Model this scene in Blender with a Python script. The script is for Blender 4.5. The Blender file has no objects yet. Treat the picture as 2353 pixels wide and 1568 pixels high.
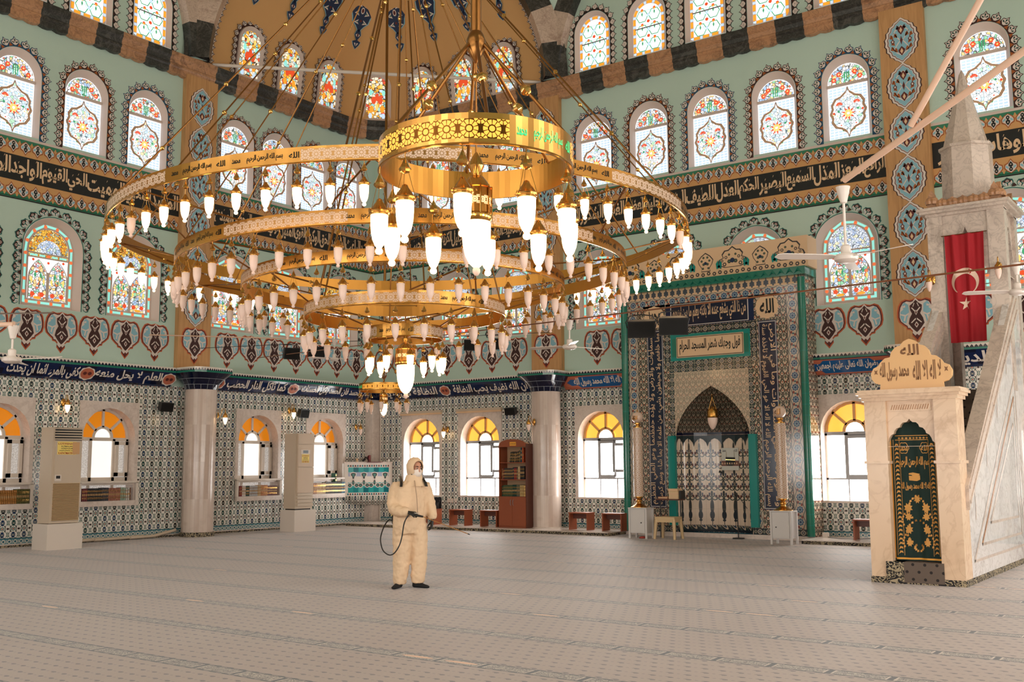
import bpy, math, random
from mathutils import Vector, Matrix
from mathutils.geometry import tessellate_polygon
random.seed(7)
PI = math.pi
COL = bpy.context.scene.collection
def R(d): return math.radians(d)

# ------------------------------------------------------------------ colours and materials
def lin(c):
    return tuple(((v/255.0)/12.92 if v/255.0 <= 0.04045 else ((v/255.0+0.055)/1.055)**2.4) for v in c)
MATS = {}
def mat(name, rgb=None, rough=0.6, metal=0.0, emit=None, estr=0.0, coat=0.0, trans=0.0, spec=0.5, bump=0.0, alpha=1.0, samp=None):
    if name in MATS: return MATS[name]
    m = bpy.data.materials.new(name); m.use_nodes = True
    b = m.node_tree.nodes['Principled BSDF']
    if rgb is not None: b.inputs['Base Color'].default_value = (*lin(rgb), 1)
    b.inputs['Roughness'].default_value = rough
    b.inputs['Metallic'].default_value = metal
    b.inputs['Specular IOR Level'].default_value = spec
    if coat: b.inputs['Coat Weight'].default_value = coat; b.inputs['Coat Roughness'].default_value = 0.05
    if trans: b.inputs['Transmission Weight'].default_value = trans
    if alpha < 1: b.inputs['Alpha'].default_value = alpha
    if emit is not None:
        b.inputs['Emission Color'].default_value = (*lin(emit), 1)
        b.inputs['Emission Strength'].default_value = estr
    if samp: m.cycles.emission_sampling = samp
    if bump:
        nt = m.node_tree
        tc = nt.nodes.new('ShaderNodeTexCoord'); nz = nt.nodes.new('ShaderNodeTexNoise'); bp = nt.nodes.new('ShaderNodeBump')
        nz.inputs['Scale'].default_value = bump; nz.inputs['Detail'].default_value = 3
        bp.inputs['Strength'].default_value = 0.25; bp.inputs['Distance'].default_value = 0.01
        nt.links.new(tc.outputs['Object'], nz.inputs['Vector']); nt.links.new(nz.outputs['Fac'], bp.inputs['Height'])
        nt.links.new(bp.outputs['Normal'], b.inputs['Normal'])
    MATS[name] = m
    return m

class E:
    """small expression layer over shader nodes"""
    def __init__(s, nt, sock): s.nt = nt; s.s = sock
    def _m(s, op, *a):
        n = s.nt.nodes.new('ShaderNodeMath'); n.operation = op
        for i, v in enumerate((s,)+a):
            if isinstance(v, E): s.nt.links.new(v.s, n.inputs[i])
            else: n.inputs[i].default_value = float(v)
        return E(s.nt, n.outputs[0])
    def __add__(s, o): return s._m('ADD', o)
    __radd__ = __add__
    def __sub__(s, o): return s._m('SUBTRACT', o)
    def __rsub__(s, o): return (s*-1.0)+o
    def __mul__(s, o): return s._m('MULTIPLY', o)
    __rmul__ = __mul__
    def __truediv__(s, o): return s._m('DIVIDE', o)
    def lt(s, o): return s._m('LESS_THAN', o)
    def gt(s, o): return s._m('GREATER_THAN', o)
    def abs(s): return s._m('ABSOLUTE')
    def fract(s): return s._m('FRACT')
    def floor(s): return s._m('FLOOR')
    def sin(s): return s._m('SINE')
    def cos(s): return s._m('COSINE')
    def sqrt(s): return s._m('SQRT')
    def mn(s, o): return s._m('MINIMUM', o)
    def mx(s, o): return s._m('MAXIMUM', o)
    def at2(s, o): return s._m('ARCTAN2', o)
    def pow(s, o): return s._m('POWER', o)
    def mod(s, o): return s._m('FLOORED_MODULO', o)
    def inv(s): return 1.0 - s
def coords(nt, kind='Object'):
    tc = nt.nodes.new('ShaderNodeTexCoord'); sp = nt.nodes.new('ShaderNodeSeparateXYZ')
    nt.links.new(tc.outputs[kind], sp.inputs[0])
    return [E(nt, sp.outputs[i]) for i in range(3)], tc.outputs[kind]
def ell(a, b, rx, ry):      # 1 inside an ellipse
    return ((a/rx)*(a/rx)+(b/ry)*(b/ry)).lt(1.0)
def ring(a, b, r, w, sy=1.0):
    return ((((a*a)+((b*sy)*(b*sy))).sqrt()-r).abs()).lt(w)
def noise(nt, vec, scale, detail=3, dist=0.0):
    n = nt.nodes.new('ShaderNodeTexNoise'); n.inputs['Scale'].default_value = scale; n.inputs['Detail'].default_value = detail
    n.inputs['Distortion'].default_value = dist
    if vec is not None: nt.links.new(vec, n.inputs['Vector'])
    return E(nt, n.outputs['Fac'])
def white(nt, a, b):
    c = nt.nodes.new('ShaderNodeCombineXYZ'); nt.links.new(a.s, c.inputs[0]); nt.links.new(b.s, c.inputs[1])
    w = nt.nodes.new('ShaderNodeTexWhiteNoise'); w.noise_dimensions = '3D'; nt.links.new(c.outputs[0], w.inputs['Vector'])
    return E(nt, w.outputs['Value'])
def mixc(nt, fac, c1, c2):
    n = nt.nodes.new('ShaderNodeMix'); n.data_type = 'RGBA'
    def put(sock, v):
        if isinstance(v, tuple): sock.default_value = (*lin(v), 1)
        else: nt.links.new(v, sock)
    if isinstance(fac, E): nt.links.new(fac.s, n.inputs[0])
    else: n.inputs[0].default_value = fac
    put(n.inputs[6], c1); put(n.inputs[7], c2)
    return n.outputs[2]
def newmat(name, rough=0.5, metal=0.0, spec=0.5):
    m = mat(name, (200, 200, 200), rough, metal, spec=spec); nt = m.node_tree
    return m, nt, nt.nodes['Principled BSDF']
def layers(nt, base, *lay):
    c = base
    for fac, col in lay: c = mixc(nt, fac, c, col)
    return c
def setc(nt, b, c): nt.links.new(c, b.inputs['Base Color'])

# ------------------------------------------------------------------ mesh builder
class MB:
    def __init__(s): s.v = []; s.f = []; s.m = []; s.mats = []; s.uv = {}
    def mi(s, m):
        if m not in s.mats: s.mats.append(m)
        return s.mats.index(m)
    def add(s, pts): 
        k = len(s.v); s.v.extend(tuple(p) for p in pts); return k
    def face(s, idx, m, uv=None):
        if uv: s.uv[len(s.f)] = uv
        s.f.append(tuple(idx)); s.m.append(s.mi(m))
    def poly(s, pts, m, uv=None):
        k = s.add(pts); s.face(range(k, k+len(pts)), m, uv)
    def grid(s, rows, m, close_u=False, close_v=False, uv=None):
        nu = len(rows); nv = len(rows[0]); k = len(s.v)
        for r in rows: s.v.extend(tuple(p) for p in r)
        for i in range(nu-(0 if close_u else 1)):
            for j in range(nv-(0 if close_v else 1)):
                a = k+i*nv+j; b = k+i*nv+(j+1) % nv; c = k+((i+1) % nu)*nv+(j+1) % nv; d = k+((i+1) % nu)*nv+j
                mm = m(i, j) if callable(m) and not isinstance(m, bpy.types.Material) else m
                s.face((a, b, c, d), mm, [uv(i, j), uv(i, j+1), uv(i+1, j+1), uv(i+1, j)] if uv else None)
    def box(s, x0, x1, y0, y1, z0, z1, m, M=None):
        p = [(x0,y0,z0),(x1,y0,z0),(x1,y1,z0),(x0,y1,z0),(x0,y0,z1),(x1,y0,z1),(x1,y1,z1),(x0,y1,z1)]
        if M is not None: p = [tuple(M @ Vector(q)) for q in p]
        k = s.add(p)
        for q in ((0,3,2,1),(4,5,6,7),(0,1,5,4),(1,2,6,5),(2,3,7,6),(3,0,4,7)): s.face([k+i for i in q], m)
    def tube(s, pts, r, m, n=8, caps=True):
        P = [Vector(p) for p in pts]; rows = []
        up = None
        for i, p in enumerate(P):
            d = (P[min(i+1, len(P)-1)]-P[max(i-1, 0)]).normalized()
            if up is None:
                up = Vector((0,0,1)) if abs(d.z) < 0.9 else Vector((1,0,0))
            a = d.cross(up).normalized(); b = a.cross(d).normalized(); up = b
            rr = r[i] if isinstance(r, (list, tuple)) else r
            rows.append([p+(a*math.cos(t)+b*math.sin(t))*rr for t in [2*PI*k/n for k in range(n)]])
        k0 = len(s.v)
        s.grid(rows, m, close_v=True)
        if caps:
            s.face([k0+j for j in range(n)][::-1], m); e = k0+(len(P)-1)*n; s.face([e+j for j in range(n)], m)
    def lathe(s, c, prof, m, n=16, a0=0, a1=2*PI, M=None):
        full = abs(a1-a0-2*PI) < 1e-6; na = n if full else n+1
        rows = []
        for r, z in prof:
            row = []
            for k in range(na):
                t = a0+(a1-a0)*k/n
                q = Vector((c[0]+r*math.cos(t), c[1]+r*math.sin(t), c[2]+z))
                row.append(M @ q if M is not None else q)
            rows.append(row)
        mm = m if not isinstance(m, list) else (lambda i, j: m[i])
        s.grid(rows, mm, close_v=full)
    def extrude(s, pts, fr, w0, w1, m, ms=None, back=False):
        """2D outline PTS pushed from depth w0 to w1 through the frame fr(u, v, w)"""
        n = len(pts)
        a = s.add([fr(u, v, w0) for u, v in pts]); b = s.add([fr(u, v, w1) for u, v in pts])
        s.face(range(b, b+n), m)
        if back: s.face(list(range(a, a+n))[::-1], m)
        for i in range(n):
            j = (i+1) % n; s.face((a+i, a+j, b+j, b+i), ms or m)
    def strip(s, pa, pb, m, close=False):
        n = len(pa); a = s.add(pa); b = s.add(pb)
        for i in range(n if close else n-1):
            j = (i+1) % n; s.face((a+i, a+j, b+j, b+i), m)
    def holed(s, outer, holes, fr, w, m):
        loops = [[Vector((u, v, 0)) for u, v in outer]]+[[Vector((u, v, 0)) for u, v in h] for h in holes]
        flat = [p for l in loops for p in l]
        k = s.add([fr(p.x, p.y, w) for p in flat])
        for t in tessellate_polygon(loops): s.face([k+i for i in t], m)
    def mesh(s, me_in, f, m):
        k = s.add([f(v.co) for v in me_in.vertices])
        for p in me_in.polygons: s.face([k+i for i in p.vertices], m)
    def build(s, name, parent=None, smooth=35, loc=None):
        me = bpy.data.meshes.new(name)
        me.from_pydata(s.v, [], s.f)
        for m in s.mats: me.materials.append(m)
        me.polygons.foreach_set('material_index', s.m)
        if s.uv:
            ul = me.uv_layers.new(name='UVMap')
            for fi, uvs in s.uv.items():
                for li, q in zip(me.polygons[fi].loop_indices, uvs): ul.data[li].uv = q
        if smooth:
            me.polygons.foreach_set('use_smooth', [True]*len(me.polygons))
            me.set_sharp_from_angle(angle=R(smooth))
        me.update()
        o = bpy.data.objects.new(name, me); COL.objects.link(o)
        if parent is not None: o.parent = parent
        if loc is not None: o.location = loc
        return o
def tag(o, label=None, cat=None, group=None, kind=None):
    if label: o['label'] = label
    if cat: o['category'] = cat
    if group: o['group'] = group
    if kind: o['kind'] = kind
    return o
def empty(name, loc=(0,0,0), rz=0.0, **k):
    o = bpy.data.objects.new(name, None); COL.objects.link(o); o.location = loc; o.rotation_euler = (0,0,rz)
    o.empty_display_size = 0.1
    return tag(o, **k)
def copy_tree(o, parent=None):
    c = o.copy(); COL.objects.link(c)
    if parent is not None: c.parent = parent; c.matrix_parent_inverse = o.matrix_parent_inverse.copy()
    for ch in list(o.children): copy_tree(ch, c)
    return c
FL = lambda u, v, w: (w, u, v)       # left wall: u = y, v = z, w = into the room
FR = lambda u, v, w: (u, -w, v)      # qibla wall: u = x
def arch(uc, hw, z0, zs, rise=None, n=14, pointed=0.0):
    """outline of an arched opening: bottom left, up, over, down"""
    rise = hw if rise is None else rise
    p = [(uc-hw, z0)]
    for i in range(n+1):
        t = PI-PI*i/n
        x = math.cos(t); y = math.sin(t)
        p.append((uc+hw*x, zs+rise*(y if not pointed else (y*(1-pointed)+pointed*(1-abs(x))))))
    p.append((uc+hw, z0))
    return p

# ------------------------------------------------------------------ arabic lettering (presentation forms, drawn right to left)
_A = {}
def _forms(ch, base, n): _A[ch] = (base, n)
for ch, base, n in [('\u0621',0xFE80,1),('\u0622',0xFE81,2),('\u0623',0xFE83,2),('\u0624',0xFE85,2),('\u0625',0xFE87,2),('\u0626',0xFE89,4),('\u0627',0xFE8D,2),('\u0628',0xFE8F,4),('\u0629',0xFE93,2),('\u062A',0xFE95,4),('\u062B',0xFE99,4),('\u062C',0xFE9D,4),('\u062D',0xFEA1,4),('\u062E',0xFEA5,4),('\u062F',0xFEA9,2),('\u0630',0xFEAB,2),('\u0631',0xFEAD,2),('\u0632',0xFEAF,2),('\u0633',0xFEB1,4),('\u0634',0xFEB5,4),('\u0635',0xFEB9,4),('\u0636',0xFEBD,4),('\u0637',0xFEC1,4),('\u0638',0xFEC5,4),('\u0639',0xFEC9,4),('\u063A',0xFECD,4),('\u0641',0xFED1,4),('\u0642',0xFED5,4),('\u0643',0xFED9,4),('\u0644',0xFEDD,4),('\u0645',0xFEE1,4),('\u0646',0xFEE5,4),('\u0647',0xFEE9,4),('\u0648',0xFEED,2),('\u0649',0xFEEF,2),('\u064A',0xFEF1,4)]:
    _forms(ch, base, n)
def shape(text):
    out = []; L = list(text); i = 0
    lig = {'\u0627':0xFEFB,'\u0623':0xFEF7,'\u0625':0xFEF9,'\u0622':0xFEF5}
    def joins_next(c): return c in _A and _A[c][1] == 4
    prev = False
    while i < len(L):
        c = L[i]
        if c == '\u0644' and i+1 < len(L) and L[i+1] in lig:
            out.append(chr(lig[L[i+1]]+(1 if prev else 0))); prev = False; i += 2; continue
        if c not in _A: out.append(c); prev = False; i += 1; continue
        base, n = _A[c]
        nxt = i+1 < len(L) and L[i+1] in _A and L[i+1] != '\u0621' and n == 4
        k = (3 if nxt else 1) if prev else (2 if nxt else 0)
        if n == 2: k = 1 if prev else 0
        if n == 1: k = 0
        out.append(chr(base+k)); prev = bool(nxt); i += 1
    return ''.join(reversed(out))
_TXT = {}
def text_mesh(s, bold=0.012, arabic=True, res=2):
    """mesh of a line of lettering scaled to a unit box (0..1, 0..1); returns (mesh, aspect)"""
    key = (s, bold, res)
    if key in _TXT: return _TXT[key]
    cu = bpy.data.curves.new('lettering', 'FONT'); cu.body = shape(s) if arabic else s
    cu.resolution_u = res; cu.offset = bold
    ob = bpy.data.objects.new('lettering', cu); COL.objects.link(ob)
    dg = bpy.context.evaluated_depsgraph_get()
    me = bpy.data.meshes.new_from_object(ob.evaluated_get(dg))
    bpy.data.objects.remove(ob); bpy.data.curves.remove(cu)
    if not len(me.vertices): _TXT[key] = (me, 1.0); return _TXT[key]
    xs = [v.co.x for v in me.vertices]; ys = [v.co.y for v in me.vertices]
    x0, x1, y0, y1 = min(xs), max(xs), min(ys), max(ys)
    for v in me.vertices: v.co = ((v.co.x-x0)/(x1-x0), (v.co.y-y0)/(y1-y0), 0)
    _TXT[key] = (me, (x1-x0)/(y1-y0))
    return _TXT[key]
def put_text(mb, s, fr, u0, u1, v0, v1, w, m, bold=0.012, arabic=True, rot=False, res=2):
    me, asp = text_mesh(s, bold, arabic, res)
    if rot: f = lambda c: fr(u0+(u1-u0)*(1-c.y), v0+(v1-v0)*c.x, w)
    else: f = lambda c: fr(u0+(u1-u0)*c.x, v0+(v1-v0)*c.y, w)
    mb.mesh(me, f, m)
# ------------------------------------------------------------------ materials
turq = mat('turquoise_paint', (190,214,200), 0.7, bump=60)
tan = mat('tan_paint', (212,160,102), 0.7)
ochre = mat('ochre_dome_paint', (216,168,110), 0.75, bump=40)
blackp = mat('black_paint', (22,24,22), 0.6)
cream = mat('cream_paint', (232,196,156), 0.6)
whitep = mat('white_paint', (228,214,204), 0.6)
plaster = mat('pinkish_plaster', (216,198,188), 0.7)
navyp = mat('navy_paint', (20,45,80), 0.6)
brownp = mat('dark_brown_paint', (62,28,24), 0.6)
maroonp = mat('maroon_paint', (96,34,30), 0.6)
orangep = mat('burnt_orange_paint', (196,92,48), 0.6)
rustp = mat('rust_paint', (165,88,36), 0.6)
greenp = mat('green_paint', (48,128,96), 0.6)
teal_line = mat('teal_paint', (10,98,92), 0.6)
blue_line = mat('blue_paint', (18,72,104), 0.6)
skyp = mat('pale_blue_paint', (140,190,205), 0.6)
bluetile = mat('cobalt_tile', (16,34,76), 0.1)
navytile = mat('navy_tile', (16,22,48), 0.1)
tealtile = mat('teal_tile', (24,140,132), 0.12)
teal2 = mat('green_teal_tile', (36,120,100), 0.12)
whitetile = mat('white_tile', (232,222,212), 0.12)
redtile = mat('coral_tile', (196,110,84), 0.15)
brick = mat('dark_green_line', (30,70,62), 0.3)
pvc = mat('white_window_frame', (226,214,202), 0.35)
greyalu = mat('grey_window_frame', (150,150,152), 0.35)
blackpl = mat('black_plastic', (18,18,18), 0.4)
darkgrey = mat('dark_grey_metal', (48,46,46), 0.35, 0.5)
wood = mat('red_brown_wood', (150,78,48), 0.4)
wood2 = mat('dark_wood', (92,48,34), 0.45)
offwhite = mat('off_white_enamel', (226,214,202), 0.4)
beige = mat('beige_enamel', (206,188,166), 0.4)
cabw = mat('white_lacquer', (226,222,220), 0.35)
ivory = mat('ivory_plastic', (222,192,146), 0.4)
pinksteel = mat('cream_steel_tube', (224,186,160), 0.35)
fanw = mat('fan_white', (226,214,204), 0.3)
brass = mat('brushed_brass', (214,160,84), 0.24, 1.0)
brassd = mat('dark_brass', (150,104,56), 0.3, 1.0)
brass_in = mat('brass_inner_band', (206,148,70), 0.3, 1.0)
gold = mat('polished_gold', (226,176,100), 0.16, 1.0)
glass_off = mat('frosted_lamp_glass', (236,206,190), 0.35, spec=0.6, emit=(255,216,190), estr=0.05, samp='NONE')
glass_on = mat('lit_lamp_glass', (255,240,220), 0.4, emit=(255,208,150), estr=3.6)
glass_big = mat('lit_centre_glass', (255,240,220), 0.4, emit=(255,208,150), estr=3.0)
skyglow = mat('bright_clear_pane', (255,255,255), 0.1, emit=(255,253,250), estr=9.0)
pane_mid = mat('veranda_pane', (230,230,225), 0.1, emit=(255,250,244), estr=0.55)
amber = mat('amber_pane', (255,190,60), 0.2, emit=(255,196,84), estr=0.50, samp='NONE')
amberd = mat('deep_amber_pane', (220,130,20), 0.2, emit=(232,140,18), estr=0.30, samp='NONE')
sg = {}
for n_, c_, s_ in (('white',(245,250,255),.62),('ice',(196,222,250),.5),('red',(232,84,44),.42),('orange',(255,170,50),.42),('green',(70,170,120),.36),('teal',(150,236,226),.46),('yellow',(250,214,120),.48),('blue',(110,150,230),.44),('ball',(240,120,70),.40)):
    sg[n_] = mat('stained_glass_'+n_, c_, 0.3, emit=c_, estr=s_, samp='NONE')
def voronoi_glass(name, scale, cols, lead=(70,70,66), strength=2.0, width=0.07):
    m, nt, b = newmat(name, 0.3); (x, y, z), vec = coords(nt)
    v1 = nt.nodes.new('ShaderNodeTexVoronoi'); v1.feature = 'DISTANCE_TO_EDGE'; v1.inputs['Scale'].default_value = scale
    v2 = nt.nodes.new('ShaderNodeTexVoronoi'); v2.inputs['Scale'].default_value = scale
    nt.links.new(vec, v1.inputs['Vector']); nt.links.new(vec, v2.inputs['Vector'])
    sep = nt.nodes.new('ShaderNodeSeparateColor'); nt.links.new(v2.outputs['Color'], sep.inputs[0])
    r = E(nt, sep.outputs[0]); edge = E(nt, v1.outputs['Distance']).lt(width)
    c = cols[0][1]; acc = 0.0
    for frac, col in cols[1:]:
        c = mixc(nt, r.gt(acc)*r.lt(acc+frac), c, col); acc += frac
    c = mixc(nt, edge, c, lead)
    setc(nt, b, c); nt.links.new(c, b.inputs['Emission Color']); b.inputs['Emission Strength'].default_value = strength
    m.cycles.emission_sampling = 'NONE'
    return m
vg_white = voronoi_glass('mosaic_glass_white', 15, [(0,(246,250,255)),(.16,(200,226,244)),(.07,(180,226,196)),(.06,(250,226,180))], (96,120,130), 0.56, .05)
vg_flower = voronoi_glass('mosaic_glass_flowers', 15, [(0,(244,248,255)),(.14,(170,200,240)),(.14,(250,214,150)),(.12,(150,216,176)),(.06,(236,120,80))], (96,100,96), 0.52, .07)
vg_gold = voronoi_glass('mosaic_glass_gold', 20, [(0,(250,190,70)),(.2,(232,140,50)),(.14,(250,232,170)),(.1,(170,180,170))], (104,84,48), 0.46, .07)
vg_blue = voronoi_glass('mosaic_glass_blue', 20, [(0,(220,232,252)),(.22,(176,200,244)),(.1,(196,232,200)),(.08,(250,240,200))], (100,110,120), 0.52, .07)
vg_warm = voronoi_glass('mosaic_glass_warm', 11, [(0,(252,240,216)),(.22,(250,180,60)),(.14,(160,220,216)),(.1,(232,90,60)),(.12,(206,230,250))], (70,60,50), 0.50, .06)

def marble(name, base, vein, rough=0.25, scale=1.6, amount=0.5, blocks=None):
    m, nt, b = newmat(name, rough); (x, y, z), vec = coords(nt)
    n1 = noise(nt, vec, scale, 6, 1.2); n2 = noise(nt, vec, scale*2.3, 5, 2.0); n3 = noise(nt, vec, scale*0.7, 2)
    v = ((n1-0.5).abs()*14.0).inv().mx(0.0)*((n3-0.42)*3.0).mx(0.0).mn(1.0)
    w = ((n2-0.5).abs()*18.0).inv().mx(0.0)*0.5
    c = mixc(nt, (v+w).mn(1.0)*amount, base, vein)
    setc(nt, b, c); return m
marb = marble('pale_marble', (226,212,202), (180,160,148), 0.22)
marb_warm = marble('warm_veined_marble', (228,198,166), (170,126,90), 0.2, 0.9, 0.42)
marb_side = marble('polished_marble', (226,222,218), (150,132,120), 0.04, 1.3, 0.6)
marb_grey = marble('grey_veined_marble', (212,196,182), (130,112,100), 0.3, 1.7, 0.6)
marb_tan = marble('tan_arch_marble', (190,142,104), (104,70,50), 0.35, 1.8, 0.8)
marb_black = marble('black_arch_marble', (44,44,42), (120,116,110), 0.35, 2.6, 0.55)
marb_white = marble('white_arch_marble', (206,184,166), (150,120,104), 0.35, 2.2, 0.8)
# timber-grained tan pier paint
m, nt, b = newmat('grained_tan_paint', 0.6); (x, y, z), vec = coords(nt)
mp = nt.nodes.new('ShaderNodeMapping'); mp.inputs['Scale'].default_value = (9, 9, 0.7); nt.links.new(vec, mp.inputs['Vector'])
setc(nt, b, mixc(nt, ((noise(nt, mp.outputs[0], 1.0, 4, 1.5)-0.45)*2.5).mx(0).mn(1), (200,152,100), (168,120,72))); piertan = m
# column cladding: vertical marble strips
m, nt, b = newmat('column_marble_strips', 0.16); (x, y, z), vec = coords(nt)
ang = (y*1.0).at2(x)*3.5; st = white(nt, ang.floor(), (z*1.1).floor())
c = mixc(nt, st, (226,210,198), (200,178,164)); c = mixc(nt, (noise(nt, vec, 5, 4)-0.5)*1.2, c, (176,150,134)); 
c = mixc(nt, (ang.fract()-0.5).abs().gt(0.48)*0.35, c, (150,128,114)); setc(nt, b, c); column_m = m

def floral(nt, u, v, pu, pv):
    """Ottoman pine-cone repeat; u, v in metres, pu, pv the repeat"""
    a = (u/pu+0.5).fract()-0.5; bb = (v/pv+0.5).fract()-0.5
    h = (u/pu).fract()-0.5
    rnd = white(nt, (u/pu+0.5).floor(), (v/pv+0.5).floor())
    dark = mixc(nt, rnd.gt(0.6), (26,30,34), (24,52,92)); dark = mixc(nt, rnd.lt(0.3), dark, (22,66,66))
    c = layers(nt, (238,234,226),
        (((a.abs()-(0.30+((bb*2*PI).cos())*0.13)).abs()).lt(0.026), (70,104,94)),
        (ring(a, bb.abs()-0.5, 0.30, 0.03), (70,78,76)),
        (ring(a, bb.abs()-0.5, 0.14, 0.035), (100,124,116)),
        (ell(a, bb.abs()-0.5, 0.07, 0.07), (150,66,48)),
        (ell(h, bb.abs()-0.47, 0.11, 0.055), (60,40,38)),
        (ell(h, bb, 0.10, 0.22), (70,110,106)), (ell(h, bb, 0.035, 0.18), (226,222,210)),
        (ell((a.abs()-0.25), (bb.abs()-0.30), 0.055, 0.05), (36,46,46)),
        (ell(a, bb-0.03, 0.225, 0.30), (236,230,216)), (ell(a, bb, 0.185, 0.255), dark))
    c = mixc(nt, ell(a.abs()-0.09, bb, 0.022, 0.14), c, (150,160,150))
    c = mixc(nt, ell(a, bb+0.02, 0.035, 0.07), c, (214,206,190))
    return c
def tile_grout(nt, c, u, v, s):
    g = ((u/s).fract()-0.5).abs().gt(0.488).mx(((v/s).fract()-0.5).abs().gt(0.488))
    return mixc(nt, g*0.45, c, (120,124,116))
m, nt, b = newmat('floral_wall_tile', 0.09); (x, y, z), vec = coords(nt)
u_ = x+y
c = tile_grout(nt, floral(nt, u_, z-0.02, 0.24, 0.25), u_+0.12, z, 0.25)
bord = z.lt(0.20)
ba = (u_/0.13).fract()-0.5; bz = (z-0.125)/0.13
bc = layers(nt, (72,128,140), (ring(ba, bz, 0.27, 0.07), (220,214,200)), (ell(ba, bz, 0.1, 0.1), (40,70,90)), (((ba.abs()-0.47).abs()).lt(0.05)*bz.abs().lt(.3), (190,196,190)), (bz.abs().gt(0.46), (40,86,96)))
c = mixc(nt, bord, c, bc); c = mixc(nt, z.lt(0.055), c, (216,206,196))
setc(nt, b, c); tilewall = m
# the denser mihrab tile, same family, warmer
m, nt, b = newmat('mihrab_floral_tile', 0.12); (x, y, z), vec = coords(nt)
def floral2(nt, u, v, pu, pv):
    a = (u/pu+0.5).fract()-0.5; bb = (v/pv+0.5).fract()-0.5; h = (u/pu).fract()-0.5; k = (v/pv).fract()-0.5
    return layers(nt, (206,184,160), (((a.abs()-(0.26+((bb*2*PI).sin())*0.16)).abs()).lt(0.05), (40,62,52)),
        (ring(a, k, 0.30, 0.05), (44,44,40)), (ell(h, k, 0.16, 0.10), (120,58,44)), (ell(a, k, 0.09, 0.09), (170,80,60)),
        (ell(h, bb, 0.10, 0.18), (48,70,60)), (ell(a, bb, 0.22, 0.27), (40,40,38)), (ell(a, bb, 0.12, 0.16), (150,130,110)), (ell(a, bb, 0.06, 0.09), (60,40,40)))
setc(nt, b, tile_grout(nt, floral2(nt, x+y*0.7, z, 0.15, 0.19), x, z, 0.2)); mihtile = m
m, nt, b = newmat('blue_flower_border_tile', 0.12); (x, y, z), vec = coords(nt)
def flowerstrip(nt, along, across, p):
    a = (along/p).fract()-0.5; k = (along/p+0.5).fract()-0.5; c_ = across/p
    th = (a*1.0).at2(c_); rr = (a*a+c_*c_).sqrt()
    return layers(nt, (204,184,164), (((c_.abs()-(0.34+(a*2*PI).cos()*0.08)).abs()).lt(0.03), (70,90,90)), (ell(k+0.1, c_-0.16, 0.12, 0.09), (140,70,62)), (ell(k-0.1, c_+0.16, 0.12, 0.09), (140,70,62)), (ell(k, c_, 0.07, 0.1), (60,100,110)),
        (rr.lt(0.27+(th*8.0).cos()*0.035), (60,96,130)), (rr.lt(0.17), (150,170,180)), (rr.lt(0.10), (50,70,110)), (c_.abs().gt(0.47), (60,52,50)))
UVx = None
nd = nt.nodes.new('ShaderNodeUVMap'); sp = nt.nodes.new('ShaderNodeSeparateXYZ'); nt.links.new(nd.outputs[0], sp.inputs[0])
setc(nt, b, flowerstrip(nt, E(nt, sp.outputs[0]), E(nt, sp.outputs[1]), 0.27)); flowertile = m
m, nt, b = newmat('roundel_border_tile', 0.12)
nd = nt.nodes.new('ShaderNodeUVMap'); sp = nt.nodes.new('ShaderNodeSeparateXYZ'); nt.links.new(nd.outputs[0], sp.inputs[0])
al = E(nt, sp.outputs[0]); ac = E(nt, sp.outputs[1]); a = (al/0.2).fract()-0.5; k = (al/0.2+0.5).fract()-0.5; cc = ac/0.2
setc(nt, b, layers(nt, (38,48,56), (ell(k, cc, 0.16, 0.3), (70,84,80)), (ring(k, cc, 0.12, 0.04), (150,140,120)), (ell(a, cc, 0.27, 0.27), (206,186,160)), (ell(a, cc, 0.19, 0.19), (50,70,90)), (ell(a, cc, 0.08, 0.08), (200,180,150)), (cc.abs().gt(0.44), (90,130,130)))); roundel = m
# niche: plant panels on white tile (lower), dark floral (upper); object coords of the niche, UV = arc length
m, nt, b = newmat('cypress_niche_tile', 0.15)
nd = nt.nodes.new('ShaderNodeUVMap'); sp = nt.nodes.new('ShaderNodeSeparateXYZ'); nt.links.new(nd.outputs[0], sp.inputs[0])
al = E(nt, sp.outputs[0]); zz = E(nt, sp.outputs[1]); P_ = 0.225
a = ((al/P_).fract()-0.5); aa = a.abs(); 
c = (228,208,186)
lay = []
for z0, ry, rx in ((0.42,0.17,0.16),(0.42,0.20,0.07),(0.72,0.07,0.10),(0.95,0.10,0.13),(1.22,0.09,0.11),(1.5,0.12,0.13),(1.80,0.13,0.10),(2.02,0.10,0.06),(2.18,0.12,0.02)):
    lay.append((ell(a, zz-z0, rx, ry), (52,58,58)))
for z0 in (0.62,0.85,1.08,1.36,1.64):
    lay.append((ring(aa-0.24, (zz-z0)*4.4, 0.20, 0.05), (58,70,66))); lay.append((ell(aa-0.36, zz-z0-0.04, 0.10, 0.035), (96,48,42))); lay.append((ell(aa-0.2, zz-z0-0.09, 0.07, 0.035), (44,60,90)))
lay += [(ell(a, zz-0.22, 0.20, 0.10), (40,48,56)), (ell(a, zz-0.10, 0.14, 0.03), (40,48,56)), (aa.lt(0.03)*zz.lt(0.3), (40,48,56)), (ell(a, zz-1.5, 0.05, 0.06), (170,150,130)), (ell(a, zz-0.95, 0.05, 0.05), (170,150,130)),
        (aa.gt(0.485)*0.5, (170,150,130)), (((zz/0.36).fract()-0.5).abs().gt(0.492)*0.5, (170,150,130))]
setc(nt, b, layers(nt, c, *lay)); nichetile = m

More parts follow.
